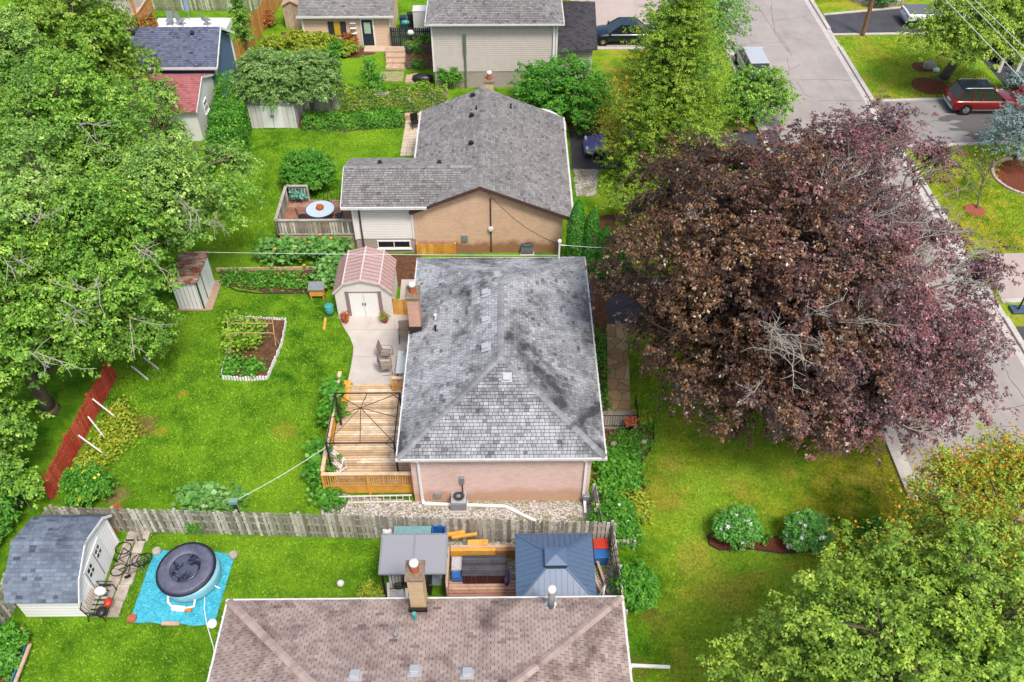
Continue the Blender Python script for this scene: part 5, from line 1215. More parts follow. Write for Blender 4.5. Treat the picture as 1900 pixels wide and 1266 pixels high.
def lump(name, label, cat, p, z, s, mat, seed=1, rz=0):
    r = random.Random(seed); mb = MB(); n = 12; pr = [(.02, 0), (.85, .05), (1, .35), (.9, .75), (.5, .97), (.03, 1)]
    mb.lathe(pr, (0, 0, 0), n); mb.v = [(x * s[0] / 2 * r.uniform(.88, 1.08), y * s[1] / 2 * r.uniform(.88, 1.08), zz * s[2]) for x, y, zz in mb.v]
    o = mb.build(name, mat, None, True, local=True); o.location = (p[0], p[1], z); o.rotation_euler.z = rz; return tag(o, label, cat)
lump('cushion', 'white cushion on the black garden bench', 'cushion', XY(188, 1100, .5), .5, (.45, .35, .28), M_white, 1)
lump('cushion', 'red cushion on the black garden bench', 'cushion', XY(202, 1120, .5), .5, (.3, .4, .2), M_red, 2)
lump('bag', 'black bag slumped at the near end of the garden bench', 'bag', XY(190, 1138, .5), .5, (.42, .45, .25), M_black, 3)
def bicycle(label, loc, rz):
    t = thing('bicycle', label, 'bicycle', loc, rz, 'bicycles lying on the paving')
    for x in (-.5, .5):
        w_ = MB().tube([(x + .3 * math.cos(a), .0, .32 + .3 * math.sin(a)) for a in np.linspace(0, 2 * math.pi, 20, endpoint=False)], .02, 6, closed=True).build('tyre', M_rubber, t, local=True)
        sp_ = MB()
        for k in range(8): a = k * math.pi / 4; sp_.tube([(x, 0, .32), (x + .29 * math.cos(a), 0, .32 + .29 * math.sin(a))], .004, 4)
        sp_.build('spokes', M_steel, w_, local=True)
    MB().tube([(-.5, 0, .32), (-.05, 0, .3), (.38, 0, .72), (-.2, 0, .76), (-.05, 0, .3)], .02, 6).tube([(-.5, 0, .32), (-.2, 0, .76), (-.22, 0, .86)], .014, 6).tube([(.5, 0, .32), (.36, 0, .86)], .018, 6).build('frame', M_black, t, local=True)
    MB().tube([(.36, -.26, .9), (.4, 0, .86), (.36, .26, .9)], .014, 6).build('handlebar', M_steel, t, local=True)
    MB().box((-.24, 0, .88), (.24, .12, .05)).build('saddle', M_rubber, t, local=True, bevel=.02)
    return t
b1 = bicycle('black bicycle lying flat on the paving slabs by the shed doors', (*XY(243, 1040), .35), .4); b1.rotation_euler = (math.radians(80), 0, .5)
b2 = copy_tree(b1); b2.location = (*XY(258, 1022), .12); b2.rotation_euler = (math.radians(82), 0, -.6); b2['label'] = 'second bicycle fallen at the far end of the slabs'
b1.location.z = .1
p = P(232, 990); tag(MB().box((p.x - .35, p.y + .35, .55), (.9, .06, 1.1), .9, rx=-.25).build('wooden_sheet', plain('rusty_orange_board', hx('#b8683a', .8), .8), None, loc=p), 'orange wooden panel leaning between the gambrel shed and fence', 'panel')
a, b = P(250, 965, 1.5), P(262, 1003, .05); tag(MB().beam(a, b, .09, .09).build('leaning_post', M_greywood, None, loc=b), 'grey post leaning from the long fence onto the paving', 'post')
p = P(632, 1083, .12); bl_ = MB().lathe([(.02, 0), (.1, .03), (.14, .1), (.15, .14), (.14, .19), (.08, .26), (.02, .28)], (p.x, p.y, 0), 14).build('ball', plain('football', hx('#e5dede', .85), .5, .3, .4, 0, 20), None, True, loc=p); tag(bl_, 'pale ball lying on the lawn between the tarp and canopy', 'ball')

# ------------------------------------------------------------ neighbour's deck corner
M_poly = NT('polycarbonate', .25, .5); M_poly.b.inputs['Alpha'].default_value = .82; M_poly = M_poly.col(hx('#a9a9ae', .8))
cn = thing('canopy', 'grey translucent patio canopy on dark posts near the mauve roof', 'canopy', (-3.5, 18, 0))
x0, x1, yf, yn = -4.74, -2.27, 18.78, 17.2
for i in range(2):
    xa, xb = x0 + i * 1.235 + .03, x0 + (i + 1) * 1.235 - .03; MB().slab([(xa, yn, 2.1), (xb, yn, 2.1), (xb, yf, 2.3), (xa, yf, 2.3)], .015).build('panel', M_poly, cn)
for a, b in (((x0, yn, 2.09), (x1, yn, 2.09)), ((x0, yf, 2.29), (x1, yf, 2.29)), ((x0, yn, 2.09), (x0, yf, 2.29)), ((x1, yn, 2.09), (x1, yf, 2.29)), (((x0 + x1) / 2, yn, 2.09), ((x0 + x1) / 2, yf, 2.29))): MB().beam(a, b, .05, .06).build('frame', M_greymetal, cn)
for x in (x0 + .1, x1 - .1):
    for y, z in ((yn + .05, 2.06), (yf - .05, 2.26)): MB().bx(x - .04, y - .04, 0, x + .04, y + .04, z).build('post', M_black, cn)
# deck boards under it
nd = thing('worn_deck', 'low worn reddish wooden deck in front of the mauve roofed house', 'deck', (-1, 16.4, 0))
fb = MB(); y = 15.0
while y < 18.0: fb.bx(-4.7 if y < 17.0 else -2.3, y, .1, 3.6 if y < 15.2 else .9, y + .112, .14 + random.uniform(-.003, .003)); y += .14
fb.build('floor_board', wood_mat('worn_pink_deck', hx('#a9765f', .8), hx('#c3927a', .8), hx('#d8b09a', .8)), nd)
for y_ in (15.3, 16.6, 17.7): MB().bx(-2.2, y_, 0, .8, y_ + .1, .098).build('joist', M_greywood, nd)
# deck storage box, blue bin
def bpx(u0, u1, vt, z1, dy, name, label, cat, mat, z0=0.0, top=None):
    a, b = P(u0, vt, z1), P(u1, vt, z1); t = thing(name, label, cat, ((a.x + b.x) / 2, a.y - dy / 2, z0))
    MB().bx(a.x, a.y - dy, z0, b.x, a.y, z1 - .04).build('body', mat, t, bevel=.015); MB().bx(a.x - .03, a.y - dy - .03, z1 - .04, b.x + .03, a.y + .02, z1).build('lid', top or mat, t, bevel=.01); return t
bpx(733, 799, 977, 1.3, .55, 'storage_box', 'pale teal lidded storage box between canopy and grey fence', 'storage box', plain('pale_teal', hx('#7ea5a6', .8), .5))
p = P(814, 969, 1.35); bb_ = thing('blue_bin', 'open blue recycling bin beside the teal storage box', 'bin', (p.x, p.y - .25, 0))
mb = MB().bx(p.x - .27, p.y - .5, .45, p.x + .27, p.y - .46, 1.1).bx(p.x - .27, p.y - .04, .45, p.x + .27, p.y, 1.1).bx(p.x - .27, p.y - .46, .45, p.x - .23, p.y - .04, 1.1).bx(p.x + .23, p.y - .46, .45, p.x + .27, p.y - .04, 1.1).bx(p.x - .23, p.y - .46, .45, p.x + .23, p.y - .04, .5)
mb.build('body', M_blue, bb_); MB().bx(p.x - .24, p.y - .47, 0, p.x + .24, p.y - .03, .449).build('stand', M_blackwood, bb_)
MB().bx(p.x - .3, p.y - .53, 1.07, p.x + .3, p.y - .5, 1.12).bx(p.x - .3, p.y, 1.07, p.x + .3, p.y + .03, 1.12).build('rim', M_blue, bb_)
p = P(722, 985, .5); tag(MB().lathe([(.2, 0), (.24, .3), (.22, .7), (.1, .75)], (p.x - .05, p.y, 0), 16).build('white_drum', M_offwhite, None, True, loc=p), 'white round drum beside the teal storage box', 'drum')
rng = random.Random(8)
for i, (u0, v0, u1, v1, w_, lb_) in enumerate(((828, 993, 862, 988, .16, 'yellow timber offcut leaning at the fence end of the stack'), (838, 998, 885, 991, .12, 'long yellow timber offcut lying by the grey fence'), (868, 1008, 905, 1007, .25, 'wide yellow board in front of the grey fence'))):
    a, b = P(u0, v0, .75), P(u1, v1, .8); tag(MB().beam(a, b, w_, .09).build('timber_offcut', M_cedar, None, loc=a), lb_, 'timber', 'yellow timber offcuts')
a, b = P(836, 1018, .75), P(958, 1018, .75); pl = thing('long_planter', 'long yellow and brown wooden rail planter beside the hardtop gazebo', 'planter', tuple((a + b) / 2))
MB().bx(a.x, a.y - .12, .2, a.x + (b.x - a.x) * .68, a.y + .12, .75).build('planter_box', M_cedar, pl); MB().bx(a.x + (b.x - a.x) * .68 + .01, a.y - .11, .2, b.x + .2, a.y + .11, .74).build('planter_box', wood_mat('mid_brown', hx('#9a6238', .8), hx('#b47a4c', .8), hx('#c08d60', .8)), pl)
MB().bx(a.x, a.y + .02, .751, b.x + .2, a.y + .14, .78).build('ledge', M_tanwood, pl)
for k in range(4): x = a.x + .05 + k * (b.x - a.x) / 3; MB().bx(x - .05, a.y - .05, 0, x + .05, a.y + .05, .4).build('leg', M_greywood, pl)
a, b = P(833, 1003, .8), P(833, 1090, .8); tag(MB().bx(a.x - .06, b.y, .0, a.x + .04, a.y - .3, .8).build('side_partition', M_tanwood, None, loc=a), 'pale wooden partition beside the grey canopy', 'partition')
p = P(900, 1082); bxb = thing('bench_box', 'dark slatted wooden storage bench on the worn deck', 'storage bench', (p.x, p.y, .14))
xa, xb, yy = P(860, 1082).x, P(940, 1082).x, p.y
MB().bx(xa, yy - .1, .14, xb, yy + .75, .72).build('chest', wood_mat('dark_red_chest', hx('#3d2424', .8), hx('#4d2e2e', .8), hx('#5c3939', .8)), bxb)
sl_ = MB()
for k in range(8): sl_.bx(xa - .03, yy - .14 + k * .115, .75, xb + .03, yy - .04 + k * .115, .78)
sl_.build('lid_slat', wood_mat('charcoal_slat', hx('#38383a', .8), hx('#4a4a4d', .8), hx('#5f5f63', .8)), bxb)
fr = MB()
for k in range(12): x = xa + .05 + k * (xb - xa - .1) / 11; fr.bx(x - .02, yy - .13, .16, x + .02, yy - .101, .7)
fr.build('front_slat', wood_mat('dark_chest_slat', hx('#4b2f2f', .8), hx('#5d3c3c', .8), hx('#6c4a48', .8)), bxb)
p = P(850, 1078); cr = thing('crate', 'blue crate of mixed bottles beside the dark storage bench', 'crate', (p.x, p.y, .14)); MB().bx(p.x - .22, p.y - .15, .14, p.x + .2, p.y + .35, .5).build('box', M_blue, cr); MB().bx(p.x - .24, p.y + .12, .5, p.x + .2, p.y + .7, .62).build('tray', plain('mixed_items', hx('#c6c0c4', .8), .6, .5, .3, 0, 30), cr)
lump('stuffed_bag', 'purple bag at the end of the dark storage bench', 'bag', XY(940, 1072, .3), .14, (.25, .7, .55), plain('purple_fabric', hx('#75629a', .8), .8), 5)
for k, u in enumerate((858, 878, 898)): a = P(u, 1033, .1); lump('garden_stone', ('pale stone nearest the canopy', 'pale middle stone behind the storage bench', 'pale stone nearest the gazebo')[k] + ' on the gravel row', 'stone', (a.x, a.y), .01, (.3, .2, .18), M_offwhite, 6 + k)
# grill under canopy
p = P(773, 1075, .9); gr_ = thing('barbecue', 'black covered barbecue half under the grey canopy', 'barbecue', (p.x, p.y, .14))
MB().bx(p.x - .45, p.y - .3, .5, p.x + .6, p.y + .3, .95).build('body', M_black, gr_, bevel=.04); MB().lathe([(.3, -.5), (.3, .5)], (p.x, p.y, .98), 16, tilt=Matrix.Rotation(math.pi / 2, 3, 'Y')).build('lid', M_black, gr_, True)
for x in (-.4, .5): MB().bx(p.x + x - .04, p.y - .25, .14, p.x + x + .04, p.y + .25, .5).build('leg', M_black, gr_)
MB().bx(p.x + .6, p.y - .28, .9, p.x + .95, p.y + .28, .94).build('side_shelf', M_steel, gr_)
# white slatted lounge chair
lc = thing('slatted_chair', 'white slatted wooden garden chair beneath the grey canopy', 'chair', (*XY(740, 1110, .2), .14), math.radians(8))
for k in range(7): MB().beam((-.3, -.45 + k * .11, .4 - k * .012), (.3, -.45 + k * .11, .4 - k * .012), .09, .02).build('seat_slat', M_offwhite, lc, local=True)
for k in range(5): MB().beam((-.24 + k * .12, .3, .36), (-.24 + k * .12, .55, 1.05), .09, .02).build('back_slat', M_offwhite, lc, local=True)
for x in (-.34, .34): MB().beam((x, -.5, .6), (x, .4, .6), .1, .025).build('armrest', M_offwhite, lc, local=True); MB().bx(x - .03, -.45, 0, x + .03, -.38, .6).build('leg', M_offwhite, lc, local=True); MB().bx(x - .03, .3, 0, x + .03, .37, .6).build('leg', M_offwhite, lc, local=True)
lump('cushion', 'dark patterned cushion on the white slatted chair', 'cushion', XY(740, 1088, .7), .58, (.42, .2, .36), plain('patterned', hx('#5b5a58', .8), .8, .7, .2, 0, 40), 4)
# hardtop gazebo
hg = thing('hardtop_gazebo', 'blue grey ribbed metal hardtop gazebo with a small raised cap', 'gazebo', (1.75, 17.3, 0))
M_slate = plain('slate_blue_metal', hx('#5d738f', .8), .42, .06, .5)
ax0, ax1, ay0, ay1, az_ = .3, 3.2, 15.85, 18.73, 2.3; acx, acy, apz = (ax0 + ax1) / 2, (ay0 + ay1) / 2, 3.05
cor = [(ax0, ay0), (ax1, ay0), (ax1, ay1), (ax0, ay1)]
rfm = MB()
for i in range(4):
    a, b = cor[i], cor[(i + 1) % 4]; rfm.slab([(a[0], a[1], az_), (b[0], b[1], az_), (acx, acy, apz)], .03)
ro = rfm.build('roof', M_slate, hg)
rb = MB()
for i in range(4):
    a, b = Vector((*cor[i], az_)), Vector((*cor[(i + 1) % 4], az_)); ap_ = Vector((acx, acy, apz)); mid = (a + b) / 2; up_ = (ap_ - mid)
    for k in range(1, 14):
        t = k / 14; e = a.lerp(b, t); f_ = 1 - abs(2 * t - 1); rb.beam(e + Vector((0, 0, .012)), e + up_ * f_ + Vector((0, 0, .012)), .022, .03)
rb.build('standing_seam', M_slate, ro)
hp = MB()
for c in cor: hp.beam((c[0], c[1], az_ + .02), (acx, acy, apz + .02), .07, .04)
hp.build('hip_cap', M_slate, ro)
cp_ = MB(); c4 = [(acx - .4, acy - .38), (acx + .4, acy - .38), (acx + .4, acy + .38), (acx - .4, acy + .38)]
MB().prism(c4, apz - .2, apz + .02).build('cupola_wall', plain('slate_dark', hx('#3c4b60', .8), .5), hg)
for i in range(4): a, b = c4[i], c4[(i + 1) % 4]; cp_.slab([(a[0] * 1.0, a[1], apz + .03), (b[0], b[1], apz + .03), (acx, acy, apz + .17)], .02)
cp_.build('cupola_roof', M_slate, hg)
for c in cor: MB().bx(c[0] + (.12 if c[0] < 1 else -.2), c[1] + (.12 if c[1] < 17 else -.2), 0, c[0] + (.2 if c[0] < 1 else -.12), c[1] + (.2 if c[1] < 17 else -.12), 2.3).build('post', M_black, hg)
fr = MB().bx(ax0 - .02, ay0 - .03, az_ - .1, ax1 + .02, ay0 - .005, az_ + .01).bx(ax0 - .02, ay1 + .005, az_ - .1, ax1 + .02, ay1 + .03, az_ + .01); fr.build('fascia', M_slate, hg)
# red and blue bins in the corner
p = P(1113, 1005, .75); t = bpx(1102, 1126, 1000, .75, .4, 'red_bin', 'red plastic bin in the corner behind the hardtop gazebo', 'bin', M_red)
t = bpx(1103, 1128, 1016, .6, .45, 'blue_tub', 'blue plastic tub in front of the red bin', 'tub', M_blue)
tag(MB().tube([P(1112, 1105, .4), P(1122, 1085, .9), P(1118, 1110, .3)], .06, 8).build('white_roll', M_white, None, True, loc=P(1115, 1100)), 'white rolled cloth propped by the fence next to the hardtop gazebo', 'roll')
for i, (u0, v0, u1, v1) in enumerate(((1100, 1060, 1118, 1108), (1108, 1040, 1128, 1100))):
    a, b = P(u0, v0, .3), P(u1, v1, .2); tag(MB().beam(a, b, .09, .05).build('fence_plank', M_tanwood, None, loc=a), ('loose plank closer to the hardtop gazebo', 'loose plank closer to the side fence')[i] + ' on the gravel', 'plank', 'loose planks by the fence')
# left bottom corner: planted box with blue edge, dark trampoline frame
a, b = P(56, 1195, .3), P(25, 1275, .3); bd_ = thing('planter_edge', 'teal blue planter edging board with a timber cap in the lawn corner', 'edging', tuple((a + b) / 2)); MB().beam(a - Vector((.15, 0, .12)), b - Vector((.15, 0, .12)), .05, .3).build('board', plain('blue_green_board', hx('#2f7f93', .8), .7), bd_); MB().beam(a, b, .12, .08).build('cap', M_tanwood, bd_)
a, b = P(40, 1165, .5), P(52, 1195, .1); tag(MB().beam(a, b, .09, .05).build('yellow_stake', M_cedar, None, loc=b), 'yellow wooden stake at the corner of the teal planter edging', 'stake')
p = P(5, 925, .8); tr = thing('trampoline', 'dark round trampoline mostly hidden under the maples', 'trampoline', (p.x - .6, p.y, 0)); MB().lathe([(1.5, .8), (1.52, .86), (1.3, .87), (1.29, .84), (.02, .82)], (p.x - .6, p.y, 0), 32).build('mat', M_rubber, tr)
for k in range(6): a = k * math.pi / 3; MB().tube([(p.x - .6 + 1.48 * math.cos(a), p.y + 1.48 * math.sin(a), 0), (p.x - .6 + 1.48 * math.cos(a), p.y + 1.48 * math.sin(a), 1.9)], .03, 6).build('pole', M_steel, tr)

# ------------------------------------------------------------ grey deck of the gable house
gd = thing('grey_deck', 'weathered grey railed deck with dark red boards beside the white wing', 'deck', (-10.5, 40.3, 0))
kx0, kx1, ky0, ky1, kz = -12.5, -8.3, 38.95, 42.2, 1.0
fb = MB(); y = ky0
while y < ky1: fb.bx(kx0, y, kz - .04, kx1, y + .13, kz); y += .14
fb.build('floor_board', M_deckdark, gd)
rail((kx0, ky0), (kx1, ky0), kz, 1.05, .15, gd, M_greywood, M_greywood, .11); rail((kx0, ky0), (kx0, ky1), kz, 1.05, .15, gd, M_greywood, M_greywood, .11); rail((kx0, ky1), (kx0 + 1.2, ky1), kz, 1.05, .15, gd, M_greywood, M_greywood, .05)
sk = MB(); x = kx0
while x < kx1 - .1: sk.bx(x, ky0 - .02, .05, x + .3, ky0 + .01, kz - .06); x += .31
sk.build('skirt', M_tanwood, gd)
MB().bx(kx0 + .1, ky0 + .1, 0, kx1 - .1, ky1 - .1, kz - .06).build('base', M_blackwood, gd)
p = P(594, 388, 1.72); rt = thing('round_table', 'round pale glass table with an orange centrepiece on the grey deck', 'table', (p.x, p.y, kz))
MB().lathe([(.78, kz + .7), (.8, kz + .72), (.78, kz + .74), (.02, kz + .745)], (p.x, p.y, 0), 32).build('table_top', plain('table_glass', hx('#c4d2dc', .85), .2, .05, .6), rt)
MB().tube([(p.x + .8 * math.cos(a), p.y + .8 * math.sin(a), kz + .72) for a in np.linspace(0, 6.283, 32, endpoint=False)], .025, 6, closed=True).build('rim', plain('rim_blue', hx('#46607a', .8), .5), rt)
for k in range(4): a = k * math.pi / 2 + .7; MB().tube([(p.x + .5 * math.cos(a), p.y + .5 * math.sin(a), kz + .7), (p.x + .6 * math.cos(a), p.y + .6 * math.sin(a), kz)], .02, 6).build('leg', M_black, rt)
lump('flower_bowl', 'orange brown flower centrepiece on the round table', 'centrepiece', (p.x, p.y), kz + .745, (.45, .45, .25), plain('rust_flowers', hx('#b4602c', .8), .9, .5, .2, 0, 30), 3)
for k, a in enumerate((math.radians(80), math.radians(195), math.radians(-10))):
    c = thing('metal_chair', ('dark metal chair behind the round deck table', 'dark metal chair on the railing side of the round deck table', 'dark metal chair on the house side of the round table')[k], 'chair', (p.x + 1.05 * math.cos(a), p.y + 1.05 * math.sin(a), kz), a - math.pi / 2, 'dark chairs around the deck table')
    MB().lathe([(.2, .42), (.22, .45), (.02, .455)], (0, 0, 0), 14).build('seat', M_black, c, local=True)
    MB().tube([(-.22, .16, .42), (-.22, .26, .85), (0, .3, .95), (.22, .26, .85), (.22, .16, .42)], .018, 6).tube([(0, .2, .44), (0, .29, .93)], .012, 6).build('backrest', M_black, c, local=True)
    for sx__, sy__ in ((-1, -1), (1, -1), (1, 1), (-1, 1)): MB().tube([(sx__ * .15, sy__ * .15, .42), (sx__ * .22, sy__ * .22, 0)], .014, 6).build('leg', M_black, c, local=True)
# tiled side patio
pv = MB(); A = XY(742, 290), XY(776, 290), XY(782, 212), XY(756, 212)
nx_, ny_ = 3, 16
for i in range(nx_):
    for j in range(ny_):
        s0, t0 = (i + .5) / nx_, (j + .5) / ny_; lo_ = Vector(A[0]).lerp(Vector(A[1]), s0); hi_ = Vector(A[3]).lerp(Vector(A[2]), s0); c = lo_.lerp(hi_, t0)
        pv.box((c.x, c.y, .015), ((A[1][0] - A[0][0]) / nx_ - .03, (A[3][1] - A[0][1]) / ny_ - .03, .05), random.uniform(-.02, .02))
tag(pv.build('paved_path', plain('cream_paver', hx('#d9c6ae', .78), .9, .2, .2, 0, 2), None, loc=(*A[0], 0)), 'strip of cream paving slabs along the gable house', 'paving')
tag(MB().bx(XY(752, 225)[0], XY(752, 225)[1], 0, XY(782, 225)[0], XY(752, 225)[1] + .3, .45).build('retaining_timber', M_tanwood, None, loc=(*XY(765, 225), 0)), 'tan timber planter wall at the end of the cream path', 'planter')
p = P(771, 238); gc = thing('garden_chair', 'dark garden chair on the cream paving by the gable house', 'chair', (p.x, p.y, .04), .3)
MB().bx(-.25, -.25, .38, .25, .25, .43).build('seat', M_black, gc, local=True); MB().bx(-.25, .22, .43, .25, .27, .95).build('backrest', M_black, gc, local=True)
for x in (-.22, .22):
    for y in (-.22, .22): MB().bx(x - .02, y - .02, 0, x + .02, y + .02, .38).build('leg', M_black, gc, local=True)
# terrace steps and beds behind
ts = thing('garden_steps', 'flight of pale timber steps beside the retaining beds at the top', 'steps', tuple(P(732, 125)))
for k, v in enumerate((130, 122, 115, 108)):
    a, b = P(716, v), P(752, v); MB().bx(a.x, a.y, 0, b.x, a.y + .8, .12 + k * .14).build('step', M_tanwood, ts)
a, b = P(716, 97), P(722, 86); tag(MB().bx(P(675, 97).x, P(675, 97).y, 0, P(758, 97).x, P(758, 86).y, .07).build('slab_path', plain('peach_slab', hx('#d6bda3', .78), .9, .15), None, loc=P(700, 92)), 'peach paving in front of the cottage door', 'paving')
for (u0, u1, v0, v1, h, lb_) in ((752, 804, 128, 112, .5, 'lower dark stone retaining wall beside the steps'), (755, 806, 105, 96, .9, 'upper stone retaining bed beside the beige house')):
    a, b, c = P(u0, v0), P(u1, v0), P(u0, v1); t = thing('retaining_bed', lb_, 'retaining wall', (a.x, a.y, 0)); MB().bx(a.x, a.y, 0, b.x, c.y, h).build('wall', brick_mat('dark_stone_wall', hx('#6b5a52', .75), hx('#86736a', .75), hx('#4c413c'), None, .3, .12) if 'dark_stone_wall' not in bpy.data.materials else bpy.data.materials['dark_stone_wall'], t); MB().bx(a.x + .1, a.y + .15, h + .001, b.x - .1, c.y - .1, h + .05).build('soil', M_soil, t)
a, b = P(703, 152), P(750, 134); tag(MB().bx(a.x, a.y, 0, b.x, b.y, .05).build('side_path', plain('mossy_slab', hx('#a9a376', .75), .9, .3), None, loc=a), 'mossy paved landing at the foot of the timber steps', 'paving')
for k in range(3): a = P(752 + k * 7, 155); tag(MB().bx(a.x, a.y, 0, a.x + .28, a.y + 1.1, .1 + k * .06).build('timber_sleeper', M_tanwood, None, loc=a), ('lowest', 'middle', 'highest')[k] + ' pale sleeper of the side flight beside the landing', 'sleeper', 'pale sleepers beside the landing')
lump('black_cover', 'black covered object on the ground below the beige house', 'cover', XY(785, 152), 0, (1.6, .9, .6), M_black, 9)
for u, v, z, m_, nm, lb_ in ((758, 82, .6, M_blue, 'blue_crate', 'bright blue box hanging low on the black fence'), (762, 22, 1.1, M_blackwood, 'wheelie_bin', 'dark wheeled bin by the far white cabinet'), (748, 28, 1.0, plain('navy_bin', hx('#27425f', .8), .5), 'wheelie_bin', 'navy wheeled bin next to the peach cottage')):
    bpx(u - 6, u + 6, v, z, .5, nm, lb_, 'bin' if 'bin' in nm else 'box', m_)
bpx(767, 795, 10, 1.9, 1.0, 'white_cabinet', 'pale grey storage cabinet at the top behind the bins', 'cabinet', M_offwhite)
lump('washing', 'white washing bundle hung on the black fence', 'washing', XY(762, 62, 1.4), 1.3, (.5, .3, .35), M_white, 11)
lump('washing', 'teal and white cloth draped on the black fence', 'washing', XY(752, 45, 1.2), 1.2, (.7, .4, .3), M_teal, 12)
ts_ = thing('wood_shed', 'narrow tan wooden shed beside the orange fence at the top', 'shed', tuple(P(548, 54)))
a, b = P(532, 54), P(563, 54); MB().extr([(a.x, a.y, 0), (b.x, a.y, 0), (b.x, a.y, 1.9), ((a.x + b.x) / 2, a.y, 2.25), (a.x, a.y, 1.9)], (0, 1.4, 0)).build('wall', M_tanwood, ts_)
fr = MB()
for k in range(8): x = a.x + (b.x - a.x) * k / 7; fr.bx(x - .015, a.y - .015, 0, x + .015, a.y - .001, 1.88)
fr.build('batten', M_greywood, ts_)
MB().slab([(a.x - .1, a.y - .15, 1.9), ((a.x + b.x) / 2, a.y - .15, 2.3), ((a.x + b.x) / 2, a.y + 1.5, 2.3), (a.x - .1, a.y + 1.5, 1.9)], .05).slab([((a.x + b.x) / 2, a.y - .15, 2.3), (b.x + .1, a.y - .15, 1.9), (b.x + .1, a.y + 1.5, 1.9), ((a.x + b.x) / 2, a.y + 1.5, 2.3)], .05).build('roof', M_tanwood, ts_)
# white spa cover deck with closed umbrella, upper left
a, b, c = P(276, 52, .8), P(415, 52, .8), P(290, 30, .8)
wd = thing('white_patio_platform', 'white raised patio platform behind the navy shingle garage', 'platform', ((a.x + b.x) / 2, a.y, 0)); MB().bx(a.x, a.y, 0, b.x, c.y + .3, .5).build('platform', M_white, wd)
for k, u in enumerate((316, 338, 385)):
    q = P(u, 44, .6); t = thing('folding_chair', ('folding chair at the platform end nearest the wooden porch', 'folding chair next to the closed umbrella', 'folding chair at the far platform end')[k], 'chair', (q.x, q.y, .5), k * 1.3, 'chairs on the white platform')
    MB().bx(-.25, -.25, .38, .25, .25, .42).build('seat', M_greymetal, t, local=True); MB().beam((0, .25, .42), (0, .4, .95), .5, .03, up=(0, 1, 0)).build('backrest', M_greymetal, t, local=True)
    for x in (-.22, .22): MB().tube([(x, -.25, 0), (x, .25, .42)], .015, 5).build('leg', M_black, t, local=True); MB().tube([(x, .25, 0), (x, -.25, .4)], .015, 5).build('leg', M_black, t, local=True)
u0 = P(352, 38, .5); um = thing('closed_umbrella', 'folded blue grey patio umbrella on a tall pole behind the navy roof', 'umbrella', (u0.x, u0.y, .5)); MB().tube([(u0.x, u0.y, .5), (u0.x, u0.y, 3.3)], .03, 8).build('pole', M_steel, um); MB().lathe([(.05, 1.2), (.2, 1.35), (.16, 2.2), (.1, 3.0), (.02, 3.35)], (u0.x, u0.y, 0), 10).build('canopy', plain('umbrella_blue', hx('#8ea3bd', .8), .8), um)
# orange wood porch upper left
wp = thing('wood_porch', 'orange timber porch with railings at the top beyond the maple', 'porch', tuple(P(235, 45)))
a, b = P(215, 38, .8), P(258, 50, .8); MB().bx(a.x, b.y, .6, b.x, b.y + 3.5, .8).build('floor', M_tanwood, wp)
for x in (a.x, b.x): 
    for y in (b.y + .05, b.y + 3.4): MB().bx(x - .08, y - .08, 0, x + .08, y + .08, 2.9).build('post', M_newfence, wp)
rail((a.x, b.y), (b.x, b.y), .8, .95, .14, wp, M_newfence, M_tanwood); rail((b.x, b.y), (b.x, b.y + 3.4), .8, .95, .14, wp, M_newfence, M_tanwood)
# white canopy behind gable house and small pieces
p0_, p1_ = P(955, 180, 2.4), P(1040, 215, 2.2); ct = thing('white_carport', 'white arched carport canopy showing behind the gable house roof', 'carport', (2.6, 51, 0))
mb = MB(); xs_c = np.linspace(.3, 3.9, 9); pr = [(x, 1.5 + .95 * math.sin(math.pi * (x - .3) / 3.6) ** .7) for x in xs_c]
for i in range(8): (xa, za), (xb, zb) = pr[i], pr[i + 1]; mb.slab([(xa, 48.95, za), (xb, 48.95, zb), (xb, 50.0, zb), (xa, 50.0, za)], .03)
mb.build('canopy', M_white, ct)
for x in (.35, 3.85):
    for y in (49.0, 49.9): MB().tube([(x, y, 0), (x, y, 1.5)], .03, 6).build('pole', M_steel, ct)
# front stoop with railing
sa, sb = XY(1128, 797), XY(1182, 797); st = thing('front_stoop', 'small stone front stoop with black iron railings', 'stoop', ((sa[0] + sb[0]) / 2, sa[1], 0))
MB().bx(WX1, sa[1], 0, sb[0], sa[1] + 1.0, .12).build('landing', M_stone, st)
for a, b in (((WX1 + .1, sa[1] + .03), (sb[0] - .02, sa[1] + .03)), ((sb[0] - .02, sa[1] + .05), (sb[0] - .0, sa[1] + 1.3))):
    rm = MB(); A_, B_ = Vector((*a, .12)), Vector((*b, .12)); n = int((B_ - A_).length / .11)
    for k in range(n + 1): q = A_.lerp(B_, k / n); rm.tube([q, q + Vector((0, 0, .8))], .01, 5)
    rm.beam(A_ + Vector((0, 0, .8)), B_ + Vector((0, 0, .8)), .03, .02).beam(A_ + Vector((0, 0, .1)), B_ + Vector((0, 0, .1)), .02, .02); rm.build('railing', M_black, st)
for u, v, s_, lb_ in ((1138, 828, .34, 'pinkish boulder in the front planting bed near the eave'), (1194, 823, .28, 'small pale boulder by the curved bed edging')):
    lump('boulder', lb_, 'rock', XY(u, v), 0, (s_, s_ * .8, s_ * .8), M_stone, int(u))
tag(MB().tube([(*XY(u, v), .05) for u, v in ((1185, 768), (1200, 772), (1212, 790), (1213, 812), (1205, 838), (1190, 856), (1178, 866))], .03, 6).build('bed_edging', M_black, None, loc=P(1205, 810)), 'curved black lawn edging around the front planting bed', 'edging')
